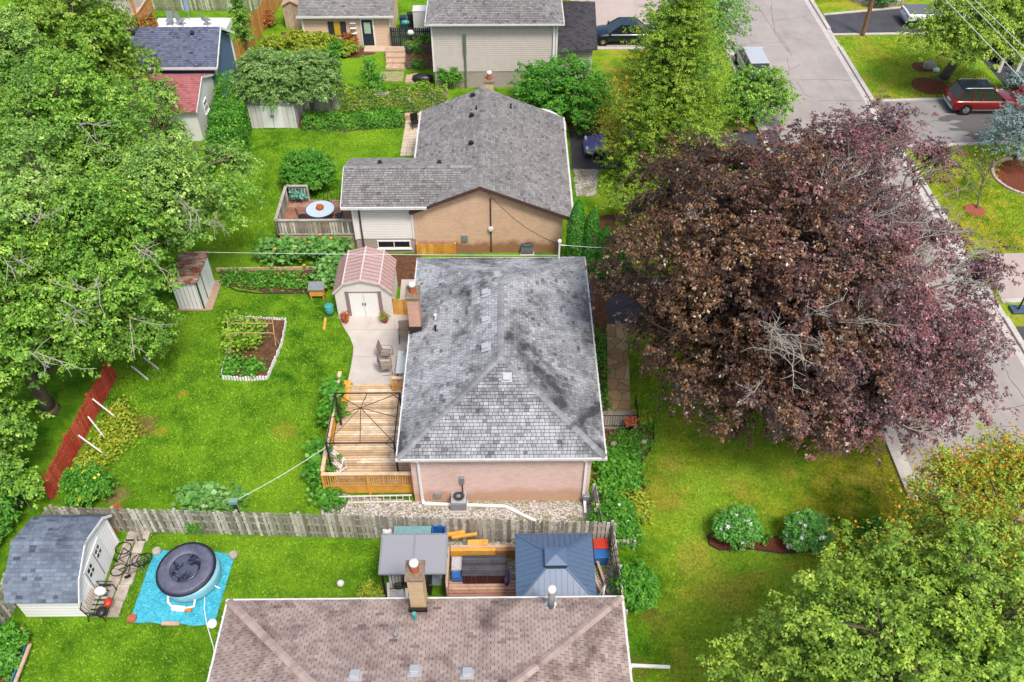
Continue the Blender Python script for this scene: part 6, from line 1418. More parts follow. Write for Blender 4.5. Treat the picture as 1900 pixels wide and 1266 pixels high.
hr = thing('hose_reel', 'grey hose reel box behind the bungalow corner with a green pole', 'hose reel', (*XY(1087, 935), 0)); q = XY(1087, 938); MB().bx(q[0] - .14, q[1], .1, q[0] + .14, q[1] + .3, .6).build('box', M_greymetal, hr, bevel=.03); MB().tube([(q[0] + .1, q[1] + .3, 0), (q[0] + .12, q[1] + .35, 1.3)], .02, 6).build('pole', M_greentrim, hr)

# ------------------------------------------------------------ front yard island
isl = PL([(1312, 996), (1325, 990), (1365, 1003), (1420, 996), (1460, 998), (1508, 1008), (1510, 1024), (1450, 1028), (1395, 1020), (1335, 1022), (1316, 1012)])
o = MB().prism(isl, 0, .06).build('mulch_bed', M_mulch); o['kind'] = 'structure'
tag(MB().tube([(x, y, .05) for x, y in isl], .03, 6, closed=True).build('bed_edging', M_black, None, loc=P(1410, 1010)), 'black edging ring around the mulch island on the front lawn', 'edging')
# realtor sign
q = P(1518, 690); rs_ = thing('yard_sign', 'small blue and white sign on the lawn under the copper beech', 'sign', (q.x, q.y, 0))
MB().bx(q.x - .28, q.y - .01, .35, q.x + .28, q.y + .01, .9).build('panel', M_blue, rs_, bevel=.004); MB().bx(q.x - .24, q.y - .014, .38, q.x + .24, q.y - .0105, .6).build('lower_band', M_white, rs_)
for x in (-.2, .2): MB().tube([(q.x + x, q.y, 0), (q.x + x, q.y, .36)], .01, 5).build('stake', M_steel, rs_)
# ------------------------------------------------------------ street side things
p = P(1600, 66); up = thing('utility_pole', 'brown wooden utility pole beside the dark driveway', 'utility pole', (p.x, p.y, 0)); MB().tube([(p.x, p.y, -.1), (p.x, p.y, 9.5)], .17, 12, .12).build('pole', wood_mat('pole_wood', hx('#7c5a41', .8), hx('#8f6a4d', .8), hx('#9f7c5e', .8)), up)
MB().beam((p.x - 1.1, p.y, 9.0), (p.x + 1.1, p.y, 9.0), .1, .12).build('crossarm', M_greywood, up)
for i, (u0, v0, u1, v1, lb_) in enumerate(((1750, -5, 1905, 157, 'power line closest to the maroon car'), (1788, -5, 1905, 115, 'middle power line crossing the street tree'), (1803, -5, 1905, 92, 'power line nearest the upper corner'))):
    a, b = P(u0, v0, 8), P(u1, v1, 8); d = (b - a); wire(lb_, a - d * 1.2, b + d * .6, .0, .022, M_offwhite, 'power line')
for i, (u0, v0, u1, v1) in enumerate(((1852, 134, 1868, 100), (1883, 140, 1897, 116))):
    q = P(u0, v0); t = thing('white_post', ('white post nearer the street under the tree', 'white post closest to the picture edge')[i], 'post', (q.x, q.y, 0)); MB().bx(q.x - .11, q.y - .11, 0, q.x + .11, q.y + .11, 1.3).build('post', M_offwhite, t); MB().bx(q.x - .15, q.y - .15, 1.3, q.x + .15, q.y + .15, 1.38).build('cap', M_white, t)
for u, v, s_, lb_, m_ in ((1723, 128, 1.0, 'grey boulder beside the street tree trunk', M_stone), (1736, 133, .5, 'small pale stone beside the grey boulder', M_white)):
    lump('boulder', lb_, 'rock', XY(u, v), -.02, (s_, s_ * .7, s_ * .6), m_, int(v))
for cx_, cy_, r_, n_ in ((1725, 160, 1.3, 'x'), (1885, 330, 2.0, 'y'), (1808, 390, .62, 'z'), (1712, 125, .8, 'w')):
    q = P(cx_ if n_ != 'y' else 1908, cy_); o = MB().lathe([(r_, -.01), (r_ * .9, .05), (.02, .07)], (q.x, q.y, 0), 22).build('mulch_ring' if n_ != 'y' else 'mulch_bed', M_mulch if n_ != 'z' else plain('red_mulch', hx('#a25a4a', .8), .95, .3, .1, 0, 14), None); o['kind'] = 'structure'
q = P(1908, 330); kb = MB()
for k in range(30): a = k * math.tau / 30; kb.box((q.x + 2.08 * math.cos(a), q.y + 2.08 * math.sin(a), .05), (.16, .4, .14), a)
tag(kb.build('stone_edging', plain('pink_edge_stone', hx('#cbb0ab', .8), .9, .2), None, loc=q), 'ring of pale pink edging stones around the red mulch bed', 'edging')
q = P(1630, 2); kb = MB()
for k in range(16): a = math.pi + k * math.pi / 15; kb.box((q.x + 2.6 * math.cos(a), q.y + 1.2 + 2.2 * math.sin(a), .15), (.2, .5, .3), a)
tag(kb.build('stone_edging', M_stone, None, loc=q), 'low curved stone block wall at the very top by the street', 'edging')
q = P(1887, 578); bh_ = thing('basketball_stand', 'portable basketball stand with a grey blue base at the kerb', 'basketball stand', (q.x, q.y, 0)); MB().bx(q.x - .35, q.y - .25, 0, q.x + .5, q.y + .35, .16).build('base', plain('base_blue', hx('#4c5d78', .8), .5), bh_, bevel=.04); MB().tube([(q.x, q.y, .1), (q.x + .1, q.y + .1, 3.0)], .05, 8).build('pole', M_black, bh_)
MB().beam((q.x + .1, q.y - .35, 3.2), (q.x + .1, q.y + .85, 3.2), .05, .8).build('backboard', M_greymetal, bh_); MB().tube([(q.x - .35 + .22 * math.cos(a), q.y + .25 + .22 * math.sin(a), 3.0) for a in np.linspace(0, 6.283, 16, endpoint=False)], .012, 5, closed=True).build('hoop', M_red, bh_)
q = P(1330, 60)

# ------------------------------------------------------------ cars
def carpaint(name, c, metal=.2):
    m = bpy.data.materials.new(name); m.use_nodes = True; b = m.node_tree.nodes['Principled BSDF']; b.inputs['Base Color'].default_value = c; b.inputs['Metallic'].default_value = metal
    b.inputs['Roughness'].default_value = .3; b.inputs['Coat Weight'].default_value = .6; b.inputs['Coat Roughness'].default_value = .08; return m
M_lampr = plain('tail_lamp', hx('#b01c1c', .9), .2); M_lampw = plain('head_lamp', hx('#dfe6ea', .9), .15); M_chrome = plain('chrome', hx('#c9cdd1', .9), .15, .04, .5, .9)
def car(name, label, loc, rz, paint, L=4.7, Wd=1.88, Ht=1.7, kind='suv', rails=False, lower=None):
    "length along +X, front at +X"
    t = thing(name, label, 'car' if kind != 'pickup' else 'pickup truck', loc, rz); h = L / 2; bz = .26
    if kind == 'pickup': st_ = [(-h, .6, 1.05), (-h + .08, .5, 1.1), (-h + 1.7, .5, 1.1), (-.5, .5, 1.1), (h - 1.7, .5, 1.12), (h - 1.0, .5, 1.08), (h - .25, .5, .98), (h, .55, .75)]
    else: st_ = [(-h, .42, .85), (-h + .1, bz, 1.0), (-h + .6, bz, 1.02), (-.3, bz, 1.0), (h - 1.55, bz, 1.0), (h - .9, bz, .95), (h - .25, bz, .82), (h, .38, .62)]
    if kind == 'sedan': st_ = [(x, z0, z1 * .9) for x, z0, z1 in st_]
    # body: rounded sections
    mb = MB(); rings = []
    for i, (x, z0, z1) in enumerate(st_):
        taper = .86 if i in (0, len(st_) - 1) else (.96 if i in (1, len(st_) - 2) else 1.0); w2 = Wd / 2 * taper
        sec = [(-w2 * .88, z0), (-w2, z0 + .12), (-w2 * 1.0, (z0 + z1) / 2), (-w2 * .97, z1 - .1), (-w2 * .86, z1), (0, z1 + .03), (w2 * .86, z1), (w2 * .97, z1 - .1), (w2, (z0 + z1) / 2), (w2, z0 + .12), (w2 * .88, z0)]
        rings.append([(x, y, z) for y, z in sec])
    n = len(rings[0]); b = 0
    for r in rings: mb.v += r
    for i in range(len(rings) - 1):
        for k in range(n): k2 = (k + 1) % n; mb.f.append((i * n + k, i * n + k2, (i + 1) * n + k2, (i + 1) * n + k))
    mb.f.append(tuple(range(n))); mb.f.append(tuple((len(rings) - 1) * n + k for k in reversed(range(n))))
    bo = mb.build('body', paint, t, True, local=True, bevel=.02)
    # glasshouse
    zb = (.99 if kind != 'sedan' else .9) if kind != 'pickup' else 1.1; zr = Ht
    if kind == 'suv': pr = [(-h + .12, zb), (-h + .45, zr - .06), (h - 2.35, zr), (h - 1.35, zb)]
    elif kind == 'van': pr = [(-h + .1, zb), (-h + .25, zr - .05), (h - 1.5, zr), (h - .7, zb)]
    elif kind == 'sedan': pr = [(-h + .7, zb), (-h + 1.35, zr - .03), (h - 2.2, zr), (h - 1.3, zb)]
    else: pr = [(-.45, zb), (-.35, zr - .04), (h - 2.3, zr), (h - 1.55, zb)]
    def lay(px, z): f_ = (z - zb) / (zr - zb); return Wd / 2 * (.9 - .16 * f_)
    gl_ = MB(); v = []
    for s_ in (-1, 1):
        for x, z in pr: v.append((x, s_ * lay(x, z), z))
    gl_.add(v, [(0, 1, 2, 3), (7, 6, 5, 4), (0, 4, 5, 1), (2, 6, 7, 3), (1, 5, 6, 2)]); gl_.build('windows', M_glass, t, local=True)
    (ax, az1), (bx_, bz1), (cx, cz1), (dx, dz1) = pr; yw = lay(bx_, bz1)
    MB().bx(bx_ - .05, -yw - .01, zr - .05, cx + .05, yw + .01, zr + .03).build('roof', paint, t, local=True, bevel=.025)
    for s_ in (-1, 1):
        MB().beam((ax, s_ * (lay(ax, zb) + .005), zb), (bx_, s_ * (yw + .005), bz1), .08, .06).build('pillar', paint, t, local=True); MB().beam((dx, s_ * (lay(dx, zb) + .005), zb), (cx, s_ * (yw + .005), cz1), .06, .06).build('pillar', paint, t, local=True)
        for f_ in ((.36, .68) if kind in ('suv', 'van') else (.5,)): x = bx_ + (cx - bx_) * f_; MB().beam((x - .02, s_ * (lay(x, zb) + .005), zb), (x, s_ * (yw + .005), zr - .02), .07, .05).build('pillar', paint, t, local=True)
    wr_ = .36 if kind in ('suv', 'pickup') else .32
    for x in (-h + .92, h - .9):
        for s_ in (-1, 1):
            y = s_ * (Wd / 2 - .1); R_ = Matrix.Rotation(math.pi / 2, 3, 'X')
            w_ = MB().lathe([(wr_ * .75, -.12), (wr_, -.1), (wr_, .1), (wr_ * .75, .12)], (x, y, wr_), 24, tilt=R_).build('wheel', M_rubber, t, local=True)
            rm = MB().lathe([(wr_ * .62, 0), (wr_ * .6, .01)], (x, y + s_ * .115, wr_), 20, tilt=R_)
            for k in range(6): a = k * math.pi / 3; rm.beam((x, y + s_ * .14, wr_), (x + wr_ * .6 * math.cos(a), y + s_ * .135, wr_ + wr_ * .6 * math.sin(a)), .06, .03, up=(0, 1, 0))
            rm.build('rim', M_chrome, w_, local=True)
            MB().lathe([(wr_ + .07, -.02), (wr_ + .07, .02)], (x, s_ * (Wd / 2 - .005), wr_), 24, tilt=R_).build('wheel_arch', M_rubber, t, local=True)
    for s_ in (-1, 1):
        MB().bx(h - .2, s_ * Wd * .34 - .16, .6, h - .04, s_ * Wd * .34 + .16, .76).build('headlight', M_lampw, t, local=True, bevel=.02)
        MB().bx(-h - .01, s_ * Wd * .38 - .13, .78, -h + .2, s_ * Wd * .38 + .13, 1.0 if kind != 'sedan' else .86).build('tail_light', M_lampr, t, local=True, bevel=.02)
        MB().box((dx - .12, s_ * (Wd / 2 + .08), zb + .08), (.12, .2, .14)).build('mirror', paint, t, local=True, bevel=.02)
        MB().bx(-h + 1.35, s_ * Wd / 2 - .012, .32, h - 1.35, s_ * Wd / 2 + .012, .4).build('sill', lower or M_rubber, t, local=True)
        if rails: MB().tube([(bx_ + .05, s_ * (yw - .08), zr + .03), (bx_ + .15, s_ * (yw - .08), zr + .09), (cx - .15, s_ * (yw - .08), zr + .09), (cx - .02, s_ * (yw - .08), zr + .03)], .018, 6).build('roof_rail', M_chrome, t, local=True)
    MB().bx(-h - .06, -Wd * .42, .36, -h + .1, Wd * .42, .56).build('rear_bumper', lower or paint, t, local=True, bevel=.03); MB().bx(h - .1, -Wd * .4, .3, h + .05, Wd * .4, .5).build('front_bumper', lower or paint, t, local=True, bevel=.03)
    MB().bx(-h - .03, -.26, .66 if kind != 'pickup' else .72, -h + .02, .26, .78 if kind != 'pickup' else .84).build('number_plate', M_white, t, local=True)
    if kind == 'pickup':
        MB().bx(-h + .12, -Wd / 2 + .14, 1.135, -.55, Wd / 2 - .14, 1.15).build('bed_cover', plain('bed_cover', hx('#6b6f78', .8), .6), t, local=True); 
    return t
p = P(1826, 214); car('maroon_car', 'maroon sport utility car with silver roof rails parked on the grey driveway', (p.x + .1, p.y + .95, .02), math.radians(0), carpaint('maroon_paint', hx('#8a1620', .7)), 4.8, 1.92, 1.72, 'suv', True, M_chrome)
MB_roof = [o for o in COL.objects if o.name.startswith('roof') and o.parent and o.parent.name == 'maroon_car'][0]; MB_roof.data.materials[0] = carpaint('black_roof', hx('#1c2433', .8))
p = P(1715, 54); car('pickup_truck', 'white pickup truck parked on the dark driveway under the tree', (p.x + 1.4, p.y + 1.0, .02), 0, carpaint('white_paint_car', hx('#eceef0', .85), 0), 5.8, 2.0, 1.9, 'pickup', False, M_chrome)
p = P(1150, 86); car('dark_blue_car', 'dark navy car parked in front of the beige house garage', (p.x + .2, p.y + .95, .02), math.pi, carpaint('navy_paint', hx('#15202f', .9)), 4.8, 1.88, 1.5, 'sedan')
p = P(1394, 146); car('silver_van', 'silver grey hatchback parked on the street by the kerb', (p.x + .15, p.y + 1.2, .02), math.radians(92), carpaint('silver_paint', hx('#c9cdd3', .88), .2), 4.1, 1.75, 1.5, 'van')
p = P(1103, 300); car('purple_car', 'lilac blue car half hidden by the golden tree on the black driveway', (p.x + 1.6, p.y + 1.0, .02), math.pi, carpaint('lilac_paint', hx('#7a74b8', .85), .2), 4.4, 1.8, 1.45, 'sedan')
p = P(1862, 110); car('dark_car', 'dark car parked in deep shade under the street tree', (p.x + .4, p.y + 1.0, .02), math.radians(75), carpaint('black_paint', hx('#1f2530', .9)), 4.5, 1.85, 1.55, 'suv')
# ------------------------------------------------------------ trees and plants
L_maple = leaf_mat('maple_leaves', [(0, hx('#266318', .65)), (.38, hx('#47901e', .72)), (.72, hx('#84bf30', .82)), (1, hx('#cbe070', .92))], trans=.14)
L_maple2 = leaf_mat('maple_leaves_light', [(0, hx('#3c7526', .7)), (.4, hx('#579826', .74)), (.75, hx('#95c440', .84)), (1, hx('#dcec9c', .95))], trans=.14)
L_beech = leaf_mat('copper_leaves', [(0, hx('#1c1215', .65)), (.32, hx('#3d1e26', .8)), (.52, hx('#673238', .88)), (.7, hx('#824047', .9)), (.84, hx('#9e4a52', .9)), (.92, hx('#ae8886', .92)), (1, hx('#d8cccf', .95))], rough=.33, trans=.08)  # palest stops paint waxy leaf glints into the colour
def bronze():
    t = L_beech.node_tree; bs = t.nodes['Principled BSDF']; old = bs.inputs['Base Color'].links[0].from_socket
    at_ = t.nodes.new('ShaderNodeAttribute'); at_.attribute_name = 'v'; rp = t.nodes.new('ShaderNodeValToRGB'); e = rp.color_ramp.elements
    st_ = [(0, hx('#1b1a16', .7)), (.35, hx('#463627', .8)), (.6, hx('#6b4a36', .82)), (.8, hx('#8c6844', .86)), (.93, hx('#b59c78', .9)), (1, hx('#e6dccb', 1))]  # pale end stops again painted as leaf glints
    while len(e) < len(st_): e.new(.5)
    for i, (q, c_) in enumerate(st_): e[i].position = q; e[i].color = c_
    t.links.new(at_.outputs['Fac'], rp.inputs[0]); g_ = t.nodes.new('ShaderNodeNewGeometry'); n_ = t.nodes.new('ShaderNodeTexNoise'); n_.inputs['Scale'].default_value = .55; n_.inputs['Detail'].default_value = 4
    t.links.new(g_.outputs['Position'], n_.inputs['Vector']); sx = t.nodes.new('ShaderNodeSeparateXYZ'); t.links.new(g_.outputs['Position'], sx.inputs[0])
    m1 = t.nodes.new('ShaderNodeMath'); m1.operation = 'MULTIPLY_ADD'; t.links.new(sx.outputs[0], m1.inputs[0]); m1.inputs[1].default_value = -.035; m1.inputs[2].default_value = .49
    m2 = t.nodes.new('ShaderNodeMath'); m2.operation = 'ADD'; t.links.new(m1.outputs[0], m2.inputs[0]); t.links.new(n_.outputs[0], m2.inputs[1])
    r2 = t.nodes.new('ShaderNodeValToRGB'); r2.color_ramp.elements[0].position = .4; r2.color_ramp.elements[1].position = .68; t.links.new(m2.outputs[0], r2.inputs[0])
    mx = t.nodes.new('ShaderNodeMix'); mx.data_type = 'RGBA'; t.links.new(r2.outputs[0], mx.inputs[0]); t.links.new(old, mx.inputs[6]); t.links.new(rp.outputs[0], mx.inputs[7]); t.links.new(mx.outputs[2], bs.inputs['Base Color'])
bronze()
L_gold = leaf_mat('golden_leaves', [(0, hx('#37801e', .8)), (.45, hx('#68a72c', .84)), (.8, hx('#a2c63c', .9)), (1, hx('#e6d64c', .9))], trans=.25)
L_bluegreen = leaf_mat('fresh_leaves', [(0, hx('#347f2a', .75)), (.5, hx('#6cab3e', .82)), (1, hx('#b2d276', .88))], trans=.3)
L_bush = leaf_mat('bush_leaves', [(0, hx('#2c7418', .75)), (.5, hx('#4fa024', .8)), (1, hx('#93cf4e', .85))], trans=.3)
L_dark = leaf_mat('dark_leaves', [(0, hx('#34571c', .75)), (.5, hx('#679a38', .85)), (1, hx('#bcd68c', .9))], trans=.2)
L_locust = leaf_mat('street_tree_leaves', [(0, hx('#3a6e1c', .75)), (.45, hx('#75a82c', .84)), (.8, hx('#b2cf42', .92)), (1, hx('#dce672', .95))], trans=.25)
L_orange = leaf_mat('orange_tip_leaves', [(0, hx('#86ac30', .85)), (.45, hx('#bcc23c', .92)), (.75, hx('#e2b63e', .95)), (1, hx('#ee9c3c', .95))], trans=.25)
L_cedar = leaf_mat('cedar_leaves', [(0, hx('#1f6a1a', .8)), (.6, hx('#3d9426', .85)), (1, hx('#74b83e', .9))], trans=.1)
L_spruce = leaf_mat('blue_spruce_needles', [(0, hx('#4d6f6a', .75)), (.6, hx('#88a8a4', .8)), (1, hx('#c3d6d2', .85))], trans=.1)
L_yellow = leaf_mat('yellow_green_leaves', [(0, hx('#6f9426', .8)), (.6, hx('#a9bf34', .82)), (1, hx('#dcd94c', .85))], trans=.3)
L_squash = leaf_mat('squash_leaves', [(0, hx('#3d8226', .78)), (.6, hx('#69ac40', .8)), (1, hx('#b5d98c', .85))], trans=.25)
L_rust = leaf_mat('rust_leaves', [(0, hx('#77702c', .8)), (.5, hx('#b07034', .82)), (1, hx('#d08a4a', .85))], trans=.25)
M_whitefl = plain('white_petals', hx('#f5eef2', .95), .6, .04)
M_yelfl = plain('yellow_petals', hx('#e8e04a', .9), .6, .1)
M_orfl = plain('orange_petals', hx('#e9a23a', .9), .6, .1)
def tree(name, label, cat, base, ht, C, rad, ns, per, leaf, mat, seed=1, L=.9, W=.55, T=.12, droop=.35, lump=.12, trunk=.25, group=None, extra=(), zmin=-.45, inner=True, limbs=26, flat=.5, tips=None, bark=None, wid=.6, lobes=0):
    t = thing(name, label, cat, (base[0], base[1], 0), 0, group)
    if lobes:
        r = np.random.default_rng(seed + 3); gi = np.arange(lobes) + .5; ph = np.arccos(1 - 2 * gi / lobes * .86); th = np.pi * (1 + 5 ** .5) * gi + r.uniform(0, 6)
        ld = np.stack([np.cos(th) * np.sin(ph), np.sin(th) * np.sin(ph), np.cos(ph)], 1) + r.normal(size=(lobes, 3)) * .1; Ls = []
        for q in range(lobes):
            lr = [rad[0] * .4 * r.uniform(.8, 1.2), rad[1] * .4 * r.uniform(.8, 1.2), rad[2] * .33 * r.uniform(.8, 1.2)]
            Ls.append(sprays(np.array(C) + ld[q] * np.array(rad) * .7 * r.uniform(.92, 1.08), lr, max(6, int(ns / lobes)), per, leaf, L * .75, W, T, (.72, 1.0), -.35, droop, .12, seed + 30 + q, flat, r.uniform(-.08, .08)))
        pr = [tuple(np.concatenate([x[i] for x in Ls]) for i in range(6))]
    else: pr = [sprays(C, rad, ns, per, leaf, L, W, T, (.78, 1.0), zmin, droop, lump, seed, flat)]
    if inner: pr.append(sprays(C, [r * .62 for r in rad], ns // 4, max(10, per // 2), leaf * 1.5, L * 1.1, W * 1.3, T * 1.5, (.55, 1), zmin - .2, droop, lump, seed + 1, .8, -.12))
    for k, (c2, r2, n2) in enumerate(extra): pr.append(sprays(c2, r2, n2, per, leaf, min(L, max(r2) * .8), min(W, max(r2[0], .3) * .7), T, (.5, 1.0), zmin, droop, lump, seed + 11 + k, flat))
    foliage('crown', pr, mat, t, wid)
    cs = pr[0][5]; ca_ = np.concatenate([pr[0][5]] + [x[5] for x in pr[2 if inner else 1:]]); r = np.random.default_rng(seed); pick = cs[r.choice(len(cs), min(limbs, len(cs)), replace=False)]
    for k, (c2, r2, n2) in enumerate(extra): pick = np.concatenate([pick, pr[2 + k if inner else 1 + k][5][:max(3, n2 // 14)]])
    trunk_and_limbs(t, (base[0], base[1], 0), (C[0], C[1], C[2] + rad[2] * .4), trunk, [tuple(p) for p in pick], bark or M_bark, seed)
    if tips:
        m2, k2 = tips; sel = [i for i in range(len(ca_)) if k2(ca_[i])]
        if sel:
            sub = ca_[sel]; r = np.random.default_rng(seed + 77); d = unit(sub - np.array(C)); n, p_ = len(sub), max(12, per // 2 + 8)
            pos = (sub + d * .22)[:, None] + r.normal(size=(n, p_, 3)) * np.array([.42, .42, .16]) * L; nv = d[:, None] + r.normal(size=(n, p_, 3)) * .5; dv = d[:, None] + r.normal(size=(n, p_, 3)) * .6
            foliage('leaf_tips', [(pos.reshape(-1, 3), nv.reshape(-1, 3), dv.reshape(-1, 3), leaf * r.uniform(.9, 1.5, n * p_), r.random(n * p_), sub)], m2, t, wid)['kind'] = 'stuff'
    return t
def at(u, v, z): p = P(u, v, z); return (p.x, p.y, z)
# --- copper beech
cb = at(1420, 508, 7.6); BC = np.array(cb)
bt_ = tree('copper_beech', 'huge copper beech with purple bronze leaves and pale bare twigs in front of the bungalow', 'tree', (cb[0] + 1.6, cb[1] + .3), 14, cb, (5.7, 6.2, 5.6), 980, 153, .12, L_beech, 21, .95, .5, .13, .42, .28, .5, zmin=-.8, limbs=50, flat=.6,
     lobes=30, extra=((at(1545, 300, 8.5), (2.6, 2.2, 2.0), 130), (at(1640, 250, 7.5), (1.7, 1.5, 1.4), 60), (at(1560, 480, 8.4), (2.6, 2.2, 2.6), 170), (at(1600, 640, 7), (2.8, 2.4, 2.4), 190), (at(1700, 620, 6), (2.4, 2.2, 2.2), 130), (at(1640, 745, 4.6), (2.2, 1.5, 1.5), 100), (at(1530, 740, 5), (2.4, 1.6, 1.8), 110),
            (at(1745, 700, 5), (1.9, 2.0, 1.6), 90), (at(1790, 600, 5.2), (1.3, 1.6, 1.2), 36), (at(1820, 500, 5.2), (1.1, 1.5, 1.1), 34), (at(1735, 290, 6), (1.1, .9, .9), 26), (at(1670, 400, 7.5), (1.5, 1.0, 1.0), 30), (at(1735, 440, 6.5), (1.3, 1.0, 1.0), 24), (at(1620, 350, 8.8), (1.0, .9, .8), 22), (at(1255, 620, 5.4), (1.6, 2.0, 1.6), 70), (at(1290, 350, 7.6), (2.2, 2.2, 1.9), 100), (at(1400, 720, 4.8), (2.6, 1.6, 1.6), 100)))
tw = MB(); rng = random.Random(31)
for (u, v, z, dx, dy, n, L_, r_) in ((1455, 590, 10.2, .0, -.9, 4, 1.9, .05), (1480, 600, 10.3, .9, -.5, 3, 1.8, .05), (1440, 610, 10, -.5, -.5, 3, 1.5, .04), (1540, 320, 10.6, .6, .1, 3, 1.8, .05), (1620, 310, 9.6, .8, .1, 3, 1.7, .05), (1690, 340, 8.4, .8, .0, 3, 1.5, .045), (1580, 400, 11, 1, -.1, 4, 2.6, .05),
                                   (1680, 420, 9.5, 1, .1, 4, 2.4, .05), (1740, 410, 7, .8, .0, 3, 1.4, .04), (1640, 480, 10.4, 1, -.2, 3, 2.4, .045), (1740, 500, 7.8, 1, -.2, 4, 2.2, .045), (1560, 560, 10.4, .7, -.6, 3, 1.6, .04), (1690, 760, 6.6, .5, -.7, 3, 1.5, .04), (1500, 350, 12.2, .5, .3, 3, 2.0, .04), (1330, 420, 12, -.6, .5, 2, 1.6, .035), (1400, 700, 8.5, -.3, -.8, 2, 1.4, .035)):
    o = P(u, v, z)
    for k in range(max(1, n - 1)): twig_fan(tw, o + Vector((rng.uniform(-.4, .4), rng.uniform(-.4, .4), rng.uniform(-.8, -.2))), Vector((dx + rng.gauss(0, .4), dy + rng.gauss(0, .4), .35 + rng.gauss(0, .2))), L_ * rng.uniform(.5, .85), r_ * .6, 2, rng)
tw.build('bare_twigs', M_twig, bt_)
# --- the maples along the back fence
grp = 'green maples along the back fence'
def mp(label, u, v, z, rx, ry, rz_, ns, seed, mat=L_maple, extra=(), base=None, nm='maple_tree', leaf=.135, per=117, droop=.45):
    c = at(u, v, z); b = base or (c[0], c[1])
    return tree(nm, label, 'tree', b, 12, c, (rx, ry, rz_), ns, per, leaf, mat, seed, 1.05, .42, .12, droop, .3, .35, grp, extra, zmin=-.6, limbs=36, flat=.6, lobes=int(10 + rx * 2.2))
mp('tall maple whose low branches hang over the rusty roofed shed', 172, 465, 6.5, 3.0, 3.4, 3.6, 400, 41, L_maple, ((at(262, 590, 4), (1.1, 1.2, 1.0), 36), (at(425, 375, 4.5), (1.1, 1.2, 1.0), 36), (at(335, 412, 4.5), (1.2, 1.0, 1.0), 36), (at(140, 560, 6), (2.0, 1.8, 1.8), 70)), base=XY(190, 525))
mp('broad pale green maple leaning toward the long hedge', 300, 365, 6.4, 2.5, 2.3, 2.5, 270, 43, L_maple2, base=XY(250, 440), extra=((at(430, 300, 4.6), (1.2, .9, .9), 34), (at(240, 320, 6.5), (2, 1.8, 1.8), 70), (at(312, 250, 3.6), (.9, .7, .9), 40), (at(292, 180, 4.2), (1.0, .9, .9), 40)))
mp('maple standing behind the leaning red fence', -5, 585, 6, 3.1, 3.2, 3.6, 400, 45, L_maple, ((at(290, 625, 2.6), (.8, .5, .4), 16), (at(210, 622, 3.6), (1.0, .8, .8), 24), (at(130, 640, 4.5), (1.1, 1.1, 1.1), 36)))
mp('big maple at the picture edge with dark hollows', 40, 420, 7.2, 4.0, 3.8, 4.2, 430, 47, L_maple2)
mp('maple reaching over the red shed roof', 120, 250, 7.0, 3.9, 3.7, 3.8, 420, 49, L_maple, ((at(262, 215, 5), (1.5, 1.3, 1.3), 50), (at(215, 280, 6), (1.8, 1.6, 1.6), 60)))
mp('bright chestnut like tree at the top beside the navy garage', 125, 85, 7.0, 3.7, 3.6, 3.4, 380, 51, leaf_mat('chestnut_leaves', [(0, hx('#3b7a1a', .75)), (.5, hx('#6fa628', .8)), (1, hx('#c0d25a', .85))], trans=.25), ((at(225, 120, 5.5), (1.5, 1.4, 1.3), 50), (at(150, 20, 6), (2.2, 1.8, 1.8), 70)), leaf=.2, per=72, droop=.55)
mp('leafy tree low beside the red fence and the corner fence', -45, 800, 3.2, 1.7, 2.1, 2.0, 220, 53, L_maple, ((at(30, 900, 1.4), (.8, .6, .8), 22),))
mp('tree at the upper edge nearest the picture corner', 0, 130, 7.5, 3.6, 3.4, 3.6, 300, 55, L_maple2)
for k_, (u, v, z) in enumerate(((385, 405, 5.2), (330, 360, 7.5), (240, 455, 8.0), (180, 520, 7.6), (110, 560, 8), (60, 400, 9.5), (20, 470, 9), (240, 590, 5.2), (150, 230, 9.2), (70, 640, 7.6))):
    par = [o for o in COL.objects if o.name.startswith('maple_tree') and o.type == 'EMPTY']; o = P(u, v, z); par = min(par, key=lambda q: (Vector(q.location) - o).length)
    tw = MB(); rg2 = random.Random(200 + k_)
    for j in range(2): twig_fan(tw, o + Vector((rg2.uniform(-.3, .3), rg2.uniform(-.3, .3), -.1)), Vector((.8 + rg2.gauss(0, .4), rg2.gauss(-.4, .4), .05)), 1.6, .028, 1, rg2)
    tw.build('bare_twigs', M_twig, par)
# --- trees to the right of the gable house
b_ = XY(1222, 338)
tree('golden_larch', 'tall layered yellow green conifer with golden branch tips beside the gable house drive', 'tree', b_, 13, (b_[0], b_[1], 5.6), (1.7, 1.6, 5.2), 150, 90, .12, L_gold, 61, 1.15, .34, .05, -.02, .2, .24, zmin=-.9, limbs=30, flat=.3, wid=.4,
     tips=(L_orange, lambda p, b_=b_: p[0] < b_[0] - 2.3 and p[2] > 3.0), extra=tuple(((b_[0] + .25 * math.sin(k * 2.1), b_[1] + .2 * math.cos(k * 1.7), z), (r_, r_ * .92, .42), int(50 * r_)) for k, (z, r_) in enumerate(((1.2, 3.0), (2.3, 3.5), (3.4, 3.5), (4.5, 3.35), (5.6, 3.15), (6.7, 2.9), (7.8, 2.6), (8.9, 2.2), (10, 1.75), (11.1, 1.25), (12.2, .7)))) + ((at(1165, 372, 1.6), (1.3, .9, 1.3), 60),))
c = at(1285, 62, 5.2)
tree('dawn_redwood', 'tall fresh green conifer crossing the top edge above the dark car', 'tree', (c[0], c[1]), 12, c, (2.5, 2.3, 4.6), 430, 90, .12, L_bluegreen, 63, .8, .4, .1, .3, .3, .25, limbs=40, zmin=-.8, extra=((at(1330, 5, 5), (2.0, 1.6, 1.6), 70), (at(1310, 90, 2.2), (1.2, 1.0, 1.1), 34)))
c = at(1405, 178, 1.9)
